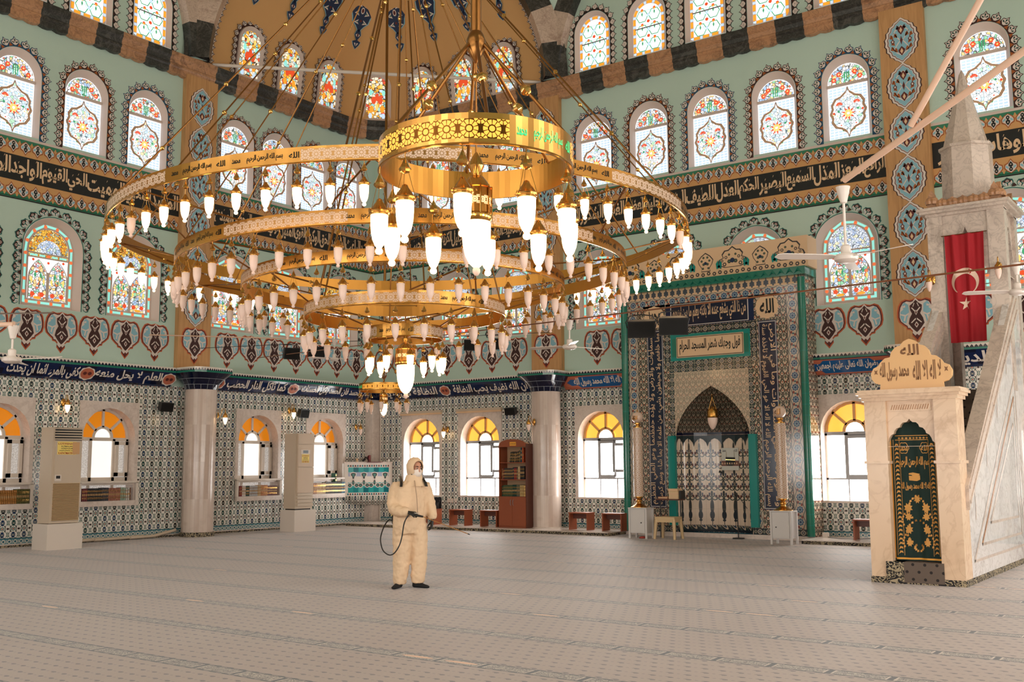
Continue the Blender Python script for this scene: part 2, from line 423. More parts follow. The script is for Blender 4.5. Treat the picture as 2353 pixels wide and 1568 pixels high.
# carpet
m, nt, b = newmat('prayer_carpet', 0.85, spec=0.35); (x, y, z), vec = coords(nt)
row = ((y+14.5)/1.36+0.5).fract()-0.5; ry = row*1.36; rid = ((y+14.5)/1.36+0.5).floor()
n1 = noise(nt, vec, 0.5, 3); n2 = noise(nt, vec, 90, 2)
base = mixc(nt, (n1-0.35)*1.6, (166,146,130), (150,124,106)); base = mixc(nt, n2*0.35, base, (120,104,92))
g = 0.155
gx = (x/g+((y/g).floor()*0.5).fract()).fract()-0.5; gy = (y/g).fract()-0.5
dash = ell(gx, gy, 0.24, 0.15)*(((gx*g*60).sin()+(gy*g*75).sin()).gt(-0.9))
gx2 = (x/g+0.5+((y/g).floor()*0.5).fract()).fract()-0.5
c = mixc(nt, dash*0.85, base, (74,66,62)); c = mixc(nt, ell(gx2, gy-0.02, 0.10, 0.07)*0.6, c, (100,90,84))
band = ry.abs().lt(0.105); blk = (x+0.25)/0.49; bf = (blk.fract()-0.5).abs(); bid = blk.floor()
wn = white(nt, bid, rid); scroll = (noise(nt, vec, 17, 2, 3.0)-0.5).abs().lt(0.05)
inner = mixc(nt, scroll, (84,74,66), (178,166,146)); inner = mixc(nt, (ell(blk.fract()-0.5, ry, 0.36, 0.03))*wn.gt(0.86), inner, (222,176,134))
bc = layers(nt, inner, (bf.gt(0.455), (34,30,30)), (((bf-0.43).abs()).lt(0.014), (190,174,156)), (ry.abs().gt(0.072), (38,33,32)), (ry.abs().gt(0.085)*((x*40.0).sin().gt(0.2)), (150,136,120)), (ry.abs().gt(0.096), (40,36,34)))
c = mixc(nt, band, c, bc)
setc(nt, b, c); b.inputs['Sheen Weight'].default_value = 0.25; b.inputs['Sheen Roughness'].default_value = 0.4; carpet = m
b.inputs['Roughness'].default_value = 0.62
edging = mat('dark_carpet_edging', (40,38,38), 0.8)
m, nt, b = newmat('stair_carpet', 0.85); (x, y, z), vec = coords(nt)
setc(nt, b, layers(nt, (104,90,80), (ell((x/0.16).fract()-0.5, ((z+y)/0.2).fract()-0.5, 0.13, 0.10), (40,34,34)), (ell((x/0.16+0.5).fract()-0.5, ((z+y)/0.2+0.5).fract()-0.5, 0.13, 0.10), (40,34,34)))); staircarpet = m
m, nt, b = newmat('border_carpet', 0.85); (x, y, z), vec = coords(nt)
setc(nt, b, mixc(nt, (noise(nt, vec, 9, 2, 2.5)-0.5).abs().lt(0.05), (30,28,30), (176,160,130))); bordercarpet = m

# chandelier lattice (UV metres: u along the band, v from its middle)
def lattice(name, hole_rgb, hole_str, metal, P=0.13, rough=0.3):
    m, nt, b = newmat(name, rough, 1.0)
    nd = nt.nodes.new('ShaderNodeUVMap'); sp = nt.nodes.new('ShaderNodeSeparateXYZ'); nt.links.new(nd.outputs[0], sp.inputs[0])
    u = E(nt, sp.outputs[0]); v = E(nt, sp.outputs[1])
    a = (u/P).fract()-0.5; k = (u/P+0.5).fract()-0.5; q = v/P
    th = a.at2(q); rr = (a*a+q*q).sqrt(); th2 = k.at2(q.abs()-0.5); r2 = (k*k+(q.abs()-0.5)*(q.abs()-0.5)).sqrt()
    star = rr.lt(0.13).mx((rr.gt(0.19))*(rr.lt(0.40))*((th*5.0).sin().abs().gt(0.30)))
    star2 = rr.gt(0.42)*(r2.lt(0.09).mx((r2.gt(0.14))*(r2.lt(0.30))*((th2*4.0).sin().abs().gt(0.36))))
    hole = star.mx(star2)*(q.abs().lt(0.55))
    setc(nt, b, mixc(nt, hole, metal, hole_rgb))
    nt.links.new(hole.inv().s, b.inputs['Metallic'])
    b.inputs['Emission Color'].default_value = (*lin(hole_rgb), 1)
    nt.links.new((hole*hole_str).s, b.inputs['Emission Strength']); m.cycles.emission_sampling = 'NONE'
    return m
lat_dim = lattice('pierced_brass_panel', (226,196,170), 0.04, (196,150,92))
lat_lit = lattice('backlit_pierced_brass_panel', (255,176,70), 0.55, (120,76,30))
lat_warm = lattice('pierced_brass_collar', (255,210,150), 0.8, (190,130,60), 0.05)
green_lit = mat('green_backlit_lettering', (60,220,130), 0.4, emit=(60,226,140), estr=0.4, samp='NONE')
darkletter = mat('engraved_lettering', (44,40,26), 0.5, 0.6)
# ------------------------------------------------------------------ painted ornament (thin coats laid on the wall meshes)
LAY = 0.0025
def mirror(h): return h+[(-x, y) for x, y in reversed(h) if abs(x) > 1e-6]
def xf(pts, o, ux, vy, k=1.0): return [(o[0]+(p[0]*ux[0]+p[1]*vy[0])*k, o[1]+(p[0]*ux[1]+p[1]*vy[1])*k) for p in pts]
def coat(mb, pts, fr, lay, m, w0=0.0): mb.poly([fr(u, v, w0+LAY*lay) for u, v in pts], m)
def circ(u, v, r, n=10, ry=None): ry = ry or r; return [(u+r*math.cos(2*PI*i/n), v+ry*math.sin(2*PI*i/n)) for i in range(n)]
UN_LINE = mirror([(0,1.10),(.20,.80),(.47,.72),(.53,.40),(.50,0)])
UN_FILL = mirror([(0,.97),(.17,.72),(.39,.66),(.43,.42),(.10,.16)])
UN_LEAF = [mirror([(0,.88),(.10,.66),(0,.52)]), [(.08,.44),(.30,.60),(.34,.42),(.12,.36)], [(-.08,.44),(-.30,.60),(-.34,.42),(-.12,.36)]]
UN_TRI = [(.5,.02),(.74,.02),(.5,.40),(.26,.02)]
def trim_units(mb, fr, contour, size, depth, cols, w0=0.0, lay0=1):
    """crown of palmette tiles along an open contour (outward side on the left of travel)"""
    L = [0.0]
    for a, b in zip(contour, contour[1:]): L.append(L[-1]+math.hypot(b[0]-a[0], b[1]-a[1]))
    n = max(3, round(L[-1]/size)); st = L[-1]/n; line, fill, leaf, tri, dot = cols
    def pt(s):
        s = min(max(s, 0), L[-1]-1e-6)
        for i in range(len(L)-1):
            if L[i+1] >= s:
                t = (s-L[i])/max(L[i+1]-L[i], 1e-9); a, b = contour[i], contour[i+1]
                d = (b[0]-a[0], b[1]-a[1]); l = math.hypot(*d) or 1; d = (d[0]/l, d[1]/l)
                return (a[0]+(b[0]-a[0])*t, a[1]+(b[1]-a[1])*t), d
    inner = [pt(L[-1]*i/60)[0] for i in range(61)]
    outer = []
    for i in range(61):
        p, d = pt(L[-1]*i/60); outer.append((p[0]-d[1]*.16*depth, p[1]+d[0]*.16*depth))
    mb.strip([fr(u, v, w0+LAY*lay0) for u, v in inner], [fr(u, v, w0+LAY*lay0) for u, v in outer], line)
    for i in range(n):
        p, d = pt((i+.5)*st); N = (-d[1], d[0]); ux = (d[0]*st, d[1]*st); vy = (N[0]*depth, N[1]*depth)
        coat(mb, xf(UN_LINE, p, ux, vy), fr, lay0+1, line, w0)
        if i < n-1: coat(mb, xf(UN_TRI, p, ux, vy), fr, lay0+2, tri, w0)
        coat(mb, xf(UN_FILL, p, ux, vy), fr, lay0+3, fill, w0)
        for q in UN_LEAF: coat(mb, xf(q, p, ux, vy), fr, lay0+4, leaf, w0)
        coat(mb, xf(circ(0, .47, .06, 6), p, ux, vy), fr, lay0+5, dot, w0)
def trim_units2(mb, fr, contour, size, depth, cols, w0=0.0):
    line, fill, leaf, tri, dot = cols
    L = [0.0]
    for a, b in zip(contour, contour[1:]): L.append(L[-1]+math.hypot(b[0]-a[0], b[1]-a[1]))
    n = round(L[-1]/size); st = L[-1]/n
    def pt(s):
        s = min(max(s, 0), L[-1]-1e-6)
        for i in range(len(L)-1):
            if L[i+1] >= s:
                t = (s-L[i])/max(L[i+1]-L[i], 1e-9); a, b = contour[i], contour[i+1]
                d = (b[0]-a[0], b[1]-a[1]); l = math.hypot(*d) or 1
                return (a[0]+(b[0]-a[0])*t, a[1]+(b[1]-a[1])*t), (d[0]/l, d[1]/l)
    inner = [pt(L[-1]*i/60)[0] for i in range(61)]; outer = []
    for i in range(61):
        p, d = pt(L[-1]*i/60); outer.append((p[0]-d[1]*.08*depth, p[1]+d[0]*.08*depth))
    mb.strip([fr(u, v, w0+LAY) for u, v in inner], [fr(u, v, w0+LAY) for u, v in outer], line)
    for i in range(n):
        p, d = pt((i+.5)*st); N = (-d[1], d[0]); ux = (d[0]*st, d[1]*st); vy = (N[0]*depth, N[1]*depth)
        coat(mb, xf(mirror([(0,1.08),(.24,.90),(.44,.84),(.50,.55),(.34,.24)]), p, ux, vy), fr, 2, line, w0)
        coat(mb, xf(mirror([(0,.98),(.22,.82),(.36,.74),(.30,.60),(0,.62)]), p, ux, vy), fr, 3, tri, w0)
        if i < n-1: coat(mb, xf([(.5,.06),(.74,.10),(.5,.46),(.26,.10)], p, ux, vy), fr, 3, tri, w0)
        for sx in (1, -1):
            coat(mb, xf([(sx*.03,.20),(sx*.30,.30),(sx*.42,.52),(sx*.36,.72),(sx*.24,.56),(sx*.06,.50)], p, ux, vy), fr, 4, fill, w0)
            coat(mb, xf([(sx*.10,.28),(sx*.26,.36),(sx*.34,.52),(sx*.22,.46)], p, ux, vy), fr, 5, leaf, w0)
        coat(mb, xf(circ(0, .70, .13, 8), p, ux, vy), fr, 4, fill, w0); coat(mb, xf(circ(0, .70, .07, 6), p, ux, vy), fr, 5, dot, w0)
def frieze_row(mb, fr, u0, u1, vb, down, pitch=0.28, h=0.30):
    n = max(1, round((u1-u0)/pitch)); st = (u1-u0)/n; sg_ = -1 if down else 1
    tri_row = []
    for i in range(n):
        o = (u0+(i+.5)*st, vb); X = (st, 0); Y = (0, sg_*h)
        coat(mb, xf([(-.5,0),(0,0),(0,.02),(-.25,.45),(-.5,.02)], o, X, Y), fr, 1, greenp); coat(mb, xf([(.5,0),(0,0),(0,.02),(.25,.45),(.5,.02)], o, X, Y), fr, 1, greenp)
        coat(mb, xf(mirror([(0,1.08),(.20,.80),(.44,.70),(.48,.42),(.30,.20),(0,.02)]), o, X, Y), fr, 2, rustp)
        coat(mb, xf(mirror([(0,.98),(.17,.74),(.38,.62),(.40,.44),(.24,.24),(0,.08)]), o, X, Y), fr, 3, whitep)
        for s in (1, -1):
            coat(mb, xf([(s*.14,.34),(s*.36,.46),(s*.34,.60),(s*.18,.52)], o, X, Y), fr, 4, skyp)
        coat(mb, xf(mirror([(0,.88),(.14,.70),(.16,.56),(.05,.48),(.13,.34),(.10,.22),(0,.16)]), o, X, Y), fr, 5, blackp)
        coat(mb, xf(circ(0,.66,.05,6), o, X, Y), fr, 6, whitep); coat(mb, xf(circ(0,.32,.045,6), o, X, Y), fr, 6, whitep)
MEDK = 0.00194
MED_OUT = [(0,865),(30,878),(58,884),(100,872),(140,892),(168,945),(180,1010),(182,1070),(168,1125),(130,1165),(100,1190),(95,1215),(62,1222),(42,1244),(48,1285),(18,1326),(0,1352)]
MED_C = [(0,888),(26,922),(58,950),(54,1000),(38,1040),(62,1090),(74,1150),(46,1196),(18,1232),(0,1250)]
def medallion(mb, fr, uc, zc, kx=1.14, half=None, lay=1):
    def P(pts, s=1.0, cy=1040): return [(x*s*kx*MEDK, -(cy+(y-cy)*s-1050)*MEDK) for x, y in pts]
    def C(pts, l, m): coat(mb, xf(pts, (uc, zc), (1,0), (0,1)), fr, lay+l, m)
    C(mirror(P(MED_OUT)), 0, orangep); C(mirror(P(MED_OUT, .93)), 1, maroonp); C(mirror(P(MED_OUT, .86, 1060)), 2, whitep)
    for s in (1, -1):
        C([(s*x, y) for x, y in P([(72,935),(108,906),(128,940),(118,985),(146,1010),(150,1075),(128,1130),(96,1142),(84,1080),(66,1030)])], 3, skyp)
        C([(s*x, y) for x, y in P([(60,1020),(100,1048),(150,1032),(146,1048),(104,1066),(62,1044)])], 4, whitep)
        C([(s*x, y) for x, y in P([(96,1064),(110,1064),(120,1112),(106,1120)])], 4, whitep)
        C([(s*x, y) for x, y in P([(100,940),(128,950),(118,968),(98,962)])], 4, whitep)
    C(mirror(P(MED_C, 1.12, 1060)), 5, whitep); C(mirror(P(MED_C)), 6, brownp)
    for s in (1, -1):
        C([(s*x, y) for x, y in P([(10,925),(16,920),(30,960),(24,965)])], 7, whitep); C([(s*x, y) for x, y in P([(6,1010),(36,970),(44,978),(10,1024)])], 7, whitep)
        C([(s*x, y) for x, y in P([(6,1090),(52,1140),(44,1146),(4,1106)])], 7, whitep)
        C([(s*x, y) for x, y in P([(40,955),(54,950),(50,985)])], 7, maroonp)
    C(mirror(P([(0,1000),(14,1030),(0,1060)])), 7, whitep); C(mirror(P([(0,1008),(8,1030),(0,1050)])), 8, maroonp)
    C(mirror(P([(0,1130),(20,1165),(0,1200)])), 7, whitep); C(mirror(P([(0,1145),(11,1165),(0,1184)])), 8, maroonp)
    C(mirror(P([(0,1290-22),(20,1290),(0,1330)])), 7, maroonp)
def ogee(mb, fr, uc, z0, H, hw, first=False, last=False):
    """one link of the painted chain on the piers"""
    h = [(0.02,0.0),(.12,.06),(.20,.09),(.24,.14),(.33,.17),(.36,.25),(.43,.29),(.43,.38),(.48,.43),(.46,.50),(.48,.57),(.43,.62),(.43,.71),(.36,.75),(.33,.83),(.24,.86),(.20,.91),(.12,.94),(.02,1.0)]
    def S(k, c=.5): return [(x*k, c+(y-c)*(1-(1-k)*.55)) for x, y in h]
    def C(pts, l, m): coat(mb, xf(pts, (uc, z0), (hw*2, 0), (0, H)), fr, l, m)
    C(mirror([(x*1.05+.012, y) for x, y in h]), 1, brownp); C(mirror(h), 2, whitep); C(mirror(S(.86)), 3, maroonp); C(mirror(S(.81)), 4, whitep); C(mirror(S(.77)), 5, skyp)
    for s in (1, -1):
        for (a, b) in ((.16,.30),(.24,.46),(.16,.62),(.09,.78),(.28,.60),(.26,.34)):
            C([(s*(a-.05), b-.05), (s*(a+.06), b-.02), (s*(a+.02), b+.06), (s*(a-.03), b+.03)], 6, rustp if (a*100) % 2 < 1 else brownp)
        C([(s*.25,.44),(s*.31,.50),(s*.25,.56),(s*.19,.50)], 7, maroonp); C([(s*.25,.47),(s*.28,.50),(s*.25,.53),(s*.22,.50)], 8, whitep)
        for pts in ([(0,.16),(.16,.24),(.30,.40),(.31,.42),(.15,.27),(0,.18)], [(0,.84),(.16,.76),(.30,.60),(.31,.58),(.15,.73),(0,.82)], [(.02,.5),(.10,.42),(.22,.30),(.23,.32),(.12,.44),(.03,.52)], [(.02,.5),(.10,.58),(.22,.70),(.23,.68),(.12,.56),(.03,.48)]):
            C([(s*x, y) for x, y in pts], 6, whitep)
    for y in (.27, .73):
        C(mirror([(0,y-.11),(.08,y-.03),(.10,y+.02),(0,y+.10)]), 7, maroonp); C(mirror([(0,y-.07),(.045,y-.01),(0,y+.06)]), 8, cream)
    C(mirror([(0,.40),(.035,.5),(0,.60)]), 7, maroonp)

# ------------------------------------------------------------------ windows
WN = [0]
def window(label):
    WN[0] += 1
    return empty('window_%d' % WN[0], label=label, cat='window', kind='structure')
def frame_at(O, U, V, N): 
    O, U, V, N = Vector(O), Vector(U), Vector(V), Vector(N)
    return lambda u, v, w: O+U*u+V*v+N*w
def ring_band(mb, fr, a, b, w, m, w2=None):
    """flat band between two outlines with equal point counts"""
    mb.strip([fr(u, v, w) for u, v in a], [fr(u, v, w if w2 is None else w2) for u, v in b], m, close=True)
TR_BLUE = (blue_line, whitep, brick, rustp, maroonp); TR_BROWN = (brownp, whitep, brick, rustp, maroonp)
TR_GREEN = (teal_line, whitep, skyp, brownp, maroonp); TR_DARK = (blackp, whitep, plaster, brownp, brownp)
def window_tier3(fr, uc, label, deep=0.14):
    w = window(label); z0, zs, zt = 9.05, 10.47, 11.01
    out = arch(uc, .545, z0, zs, .54); inn = arch(uc, .455, z0+.02, zs-.07, .455)
    s = MB(); ring_band(s, fr, out, inn, .004, plaster, -deep); s.build('surround', w)
    d = -deep
    mu = MB(); zb = 10.36
    mu.extrude([(uc-.46, zb-.035), (uc+.46, zb-.035), (uc+.46, zb+.035), (uc-.46, zb+.035)], fr, d, d+.03, plaster)
    og = [(0,1.03),(.05,.93),(.20,.84),(.36,.80),(.46,.68),(.44,.60),(.50,.50)]
    og = og+[(x, 1-y) for x, y in reversed(og[:-1])]; full = mirror(og)
    zc0, zc1 = 9.12, 10.28
    cart = [(uc+x*.86, zc0+(zc1-zc0)*y) for x, y in full]; cin = [(uc+x*.74, zc0+.06+(zc1-zc0-.12)*y) for x, y in full]
    ring_band(mu, fr, cart, cin, d+.016, brassd if False else tan)
    ring_band(mu, fr, [(uc+x*.82, zc0+.02+(zc1-zc0-.04)*y) for x, y in full], [(uc+x*.79, zc0+.035+(zc1-zc0-.07)*y) for x, y in full], d+.019, plaster)
    mu.build('muntin', w)
    g = MB()
    low = [(uc-.455, z0+.02), (uc+.455, z0+.02), (uc+.455, zb-.03), (uc-.455, zb-.03)]
    g.poly([fr(u, v, d) for u, v in low], sg['white'])
    nx, nz = 9, 18
    for i in range(nx):
        for j in range(nz):
            a0 = uc-.44+.88*i/nx; b0 = z0+.04+(zb-z0-.1)*j/nz
            xx = a0+.05-uc; yy = (b0+.03-zc0)/(zc1-zc0)-.5
            if (xx/.40)**2+(yy/.50)**2 > .72: g.poly([fr(u, v, d+.004) for u, v in ((a0+.008,b0+.012),(a0+.09,b0+.012),(a0+.09,b0+.06),(a0+.008,b0+.06))], sg['ice'])
    g.poly([fr(u, v, d+.010) for u, v in cin], vg_white)
    g.poly([fr(u, v, d) for u, v in arch(uc, .44, zb+.03, zs-.07, .44)], vg_flower)
    def fl(u, v, r, m, k=.012, n=10): g.poly([fr(uc+a, b, d+k) for a, b in circ(u, v, r, n)], m)
    def petal(u, v, r, n, m, m2, k=.012):
        for q in range(n):
            t = 2*PI*q/n; g.poly([fr(uc+a, b, d+k+.001*(q % 2)) for a, b in circ(u+r*.62*math.cos(t), v+r*.62*math.sin(t), r*.36, 6)], m)
        fl(u, v, r*.3, m2, k+.003, 6)
    zm = 9.66
    for t in range(9):
        a = 2*PI*t/9; g.poly([fr(uc+.17*math.cos(a+dx)*s_, zm+.17*math.sin(a+dx)*s_, d+.012) for dx, s_ in ((-.28,.5),(0,1.05),(.28,.5))], sg['red'])
    petal(0, zm, .10, 6, sg['yellow'], sg['white'], .016)
    for sx in (-1, 1):
        for q in range(5):
            t = R(20+35*q); g.poly([fr(uc+sx*.20+.085*math.cos(t+e)*s_, zm+.22+.085*math.sin(t+e)*s_, d+.012) for e, s_ in ((-.3,.95),(.3,.95),(0,.1))], sg['red'])
        petal(sx*.25, zm-.02, .055, 5, sg['white'], sg['yellow']); petal(sx*.17, zm-.26, .06, 5, sg['white'], sg['red']); petal(sx*.10, zm+.34, .05, 5, sg['ice'], sg['yellow'])
        fl(sx*.33, zm+.05, .03, sg['red'], .012, 6); fl(sx*.12, zm-.38, .035, sg['green'], .012, 5); fl(sx*.22, zm+.08, .03, sg['green'], .012, 5)
        for (a, b) in ((.30,.08),(.18,.20)): petal(sx*a, zb+.06+b, .065, 6, sg['red'], sg['yellow'])
        fl(sx*.08, zb+.12, .045, sg['ice'], .012, 5)
    for q in (-.05, 0, .05): g.poly([fr(uc+q+e, v, d+.012) for e, v in ((-.012, zb+.06), (.012, zb+.06), (.016, zb+.3), (-.016, zb+.3))], sg['green'])
    g.build('pane', w, smooth=0)
    return out
def window_tier2(fr, uc, label, gold_top=True, deep=0.2):
    w = window(label); z0, zs = 5.25, 6.60
    out = arch(uc, .715, z0, zs, .71); inn = arch(uc, .62, z0+.05, zs-.02, .62)
    s = MB(); ring_band(s, fr, out, inn, .004, plaster, -deep)
    d = -deep; inn2 = arch(uc, .47, z0+.20, zs+.0, .47)
    ring_band(s, fr, inn, inn2, d, plaster); s.build('surround', w)
    g = MB(); zd = 6.50
    g.poly([fr(u, v, d-.004) for u, v in inn2], vg_gold if gold_top else vg_blue)
    g.poly([fr(u, v, d-.002) for u, v in arch(uc, .30, zd, zd+.02, .30)], vg_blue)
    g.poly([fr(u, v, d) for u, v in ((uc-.47, z0+.2), (uc+.47, z0+.2), (uc+.47, zd-.1), (uc-.47, zd-.1))], sg['white'])
    # border of teal bars and orange balls
    mid = arch(uc, .545, z0+.125, zs-.01, .545); L = [0]
    loop = mid+[mid[0]]
    for a, b in zip(loop, loop[1:]): L.append(L[-1]+math.hypot(b[0]-a[0], b[1]-a[1]))
    def pt(s_):
        s_ %= L[-1]
        for i in range(len(L)-1):
            if L[i+1] >= s_ and L[i+1] > L[i]:
                t = (s_-L[i])/(L[i+1]-L[i]); a, b = loop[i], loop[i+1]; l = L[i+1]-L[i]
                return (a[0]+(b[0]-a[0])*t, a[1]+(b[1]-a[1])*t), ((b[0]-a[0])/l, (b[1]-a[1])/l)
    n = 18
    for i in range(n):
        p, dd = pt(L[-1]*(i+.25)/n); q = [(.13,.026),(-.13,.026),(-.13,-.026),(.13,-.026)]
        cor = abs(p[1]-(z0+.125)) < .10 and abs(abs(p[0]-uc)-.545) < .13
        if not cor: g.poly([fr(p[0]+a*dd[0]-b*dd[1], p[1]+a*dd[1]+b*dd[0], d+.004) for a, b in q], sg['teal'])
        p, dd = pt(L[-1]*(i+.75)/n); g.poly([fr(a, b, d+.006) for a, b in circ(p[0], p[1], .042, 10)], sg['ball'])
    for sx in (-1, 1):
        c = (uc+sx*.545, z0+.125)
        g.poly([fr(u, v, d+.005) for u, v in [(c[0]+sx*.026, c[1]-.026), (c[0]+sx*.026, c[1]+.12), (c[0]-sx*.026, c[1]+.12), (c[0]-sx*.026, c[1]+.026), (c[0]-sx*.12, c[1]+.026), (c[0]-sx*.12, c[1]-.026)]], sg['teal'])
        g.poly([fr(uc+sx*a, v, d+.004) for a, v in ((.08, zd-.075), (.22, zd-.075), (.22, zd-.03), (.08, zd-.03))], sg['teal'])
        g.poly([fr(uc+sx*a, v, d+.004) for a, v in ((.26, zd-.075), (.44, zd-.075), (.44, zd-.03), (.26, zd-.03))], sg['teal'])
    g.poly([fr(a, b, d+.006) for a, b in circ(uc, zd-.05, .04, 10)], sg['ball'])
    for sx in (-1, 1):
        cu = uc+sx*.235
        lan = arch(cu, .205, z0+.2, zd-.52, .36, 10, .45)
        g.poly([fr(u, v, d+.004) for u, v in lan], vg_flower)
        for (dz, r, n_, m_) in ((.86,.085,7,'red'),(.52,.07,6,'orange'),(.30,.05,5,'blue')):
            for q in range(n_):
                t = 2*PI*q/n_; g.poly([fr(cu+r*math.cos(t+e)*s_, z0+.2+dz-.1+r*math.sin(t+e)*s_, d+.010) for e, s_ in ((-.4,.55),(0,1.0),(.4,.55))], sg[m_])
        for q in (-.11, .11):
            g.poly([fr(cu+q+a, z0+.31+b, d+.010) for a, b in circ(0, 0, .06, 5)], sg['red']); g.poly([fr(cu+q*1.3+a, z0+.62+b, d+.010) for a, b in circ(0, 0, .03, 4, .09)], sg['yellow'])
            g.poly([fr(cu+q*.6+a, z0+.75+b, d+.010) for a, b in circ(0, 0, .03, 4, .08)], sg['green'])
        g.poly([fr(cu+a, z0+.23+b, d+.010) for a, b in circ(0, 0, .10, 6, .035)], sg['orange'])
    for a, b in ((0,-.2),(-.36,-.16),(.36,-.16)): g.poly([fr(uc+a+p, zd+b+q, d+.008) for p, q in circ(0, 0, .035, 5)], sg['red'])
    g.build('pane', w, smooth=0)
    mu = MB()
    def bar(a0, a1, b0, b1): mu.extrude([(a0,b0),(a1,b0),(a1,b1),(a0,b1)], fr, d-.003, d+.02, plaster)
    bar(uc-.47, uc+.47, zd-.115, zd-.085); bar(uc-.47, uc+.47, zd-.02, zd+.012); bar(uc-.032, uc+.032, z0+.2, zd-.42)
    for sx in (-1, 1):
        cu = uc+sx*.235; o = arch(cu, .235, z0+.2, zd-.54, .40, 10, .45); i_ = arch(cu, .205, z0+.2, zd-.52, .36, 10, .45)
        ring_band(mu, fr, o, i_, d+.014, plaster)
    mu.build('muntin', w)
    return out
def window_tier4(fr, uc, label, z0=12.30, zs=13.37, hw=.55, deep=0.12):
    w = window(label)
    out = arch(uc, hw, z0, zs, hw); inn = arch(uc, hw-.09, z0+.06, zs-.01, hw-.09)
    s = MB(); ring_band(s, fr, out, inn, .004, plaster, -deep); s.build('surround', w)
    d = -deep; g = MB(); inn2 = arch(uc, hw-.18, z0+.15, zs-.02, hw-.18)
    g.poly([fr(u, v, d-.004) for u, v in inn], plaster); g.poly([fr(u, v, d+.003) for u, v in inn2], sg['white'])
    mid = arch(uc, hw-.135, z0+.105, zs-.015, hw-.135); loop = mid+[mid[0]]; L = [0]
    for a, b in zip(loop, loop[1:]): L.append(L[-1]+math.hypot(b[0]-a[0], b[1]-a[1]))
    n = 16
    for i in range(n):
        for (f, hl, m_) in ((.5, .62, 'orange'), (0.0, .26, 'ice')):
            s0 = L[-1]*(i+f-hl*.5)/n; s1 = L[-1]*(i+f+hl*.5)/n; P_ = []
            for s_ in (s0, (s0+s1)/2, s1):
                s_ %= L[-1]
                for k in range(len(L)-1):
                    if L[k+1] >= s_ and L[k+1] > L[k]:
                        t = (s_-L[k])/(L[k+1]-L[k]); a, b = loop[k], loop[k+1]; l = L[k+1]-L[k]
                        P_.append(((a[0]+(b[0]-a[0])*t, a[1]+(b[1]-a[1])*t), ((b[0]-a[0])/l, (b[1]-a[1])/l))); break
            pa = [fr(p[0]-dd[1]*.036, p[1]+dd[0]*.036, d+.003) for p, dd in P_]; pb = [fr(p[0]+dd[1]*.036, p[1]-dd[0]*.036, d+.003) for p, dd in P_]
            g.strip(pa, pb, sg[m_])
    def arcl(u, v, r, t0, t1, m_, wd=.012):
        A = [R(t0+(t1-t0)*i/6) for i in range(7)]
        g.strip([fr(uc+u+(r+wd)*math.cos(t), v+(r+wd)*math.sin(t), d+.006) for t in A], [fr(uc+u+(r-wd)*math.cos(t), v+(r-wd)*math.sin(t), d+.006) for t in A], m_)
    zc = z0+.30; rows = 0
    for j in range(3):
        v = zc+.40*j
        for sx in (-1, 1):
            arcl(sx*.18, v, .17, 0, 360, sg['green']); 
            for q in (0, 1): g.poly([fr(uc+sx*.18+a, v+.17+b-.02*q, d+.008+.001*q) for a, b in circ(0, 0, .045-.015*q, 5)], sg['red' if q == 0 else 'orange'])
            g.poly([fr(uc+sx*.18+a, v+.06+b, d+.008) for a, b in circ(0, 0, .025, 4, .07)], sg['green'])
        if j < 2: g.poly([fr(uc+a, v+.24+b, d+.008) for a, b in circ(0, 0, .05, 5)], sg['red'])
        g.poly([fr(uc+a, v+.02+b, d+.007) for a, b in circ(0, 0, .035, 6, .06)], sg['ice'])
        arcl(0, v+.06, .10, 0, 360, sg['teal'], .007)
    g.build('pane', w, smooth=0)
    mu = MB(); zb = z0+.78
    mu.extrude([(uc-hw+.16, zb-.014), (uc+hw-.16, zb-.014), (uc+hw-.16, zb+.014), (uc-hw+.16, zb+.014)], fr, d-.003, d+.016, greyalu); mu.build('muntin', w)
    return out
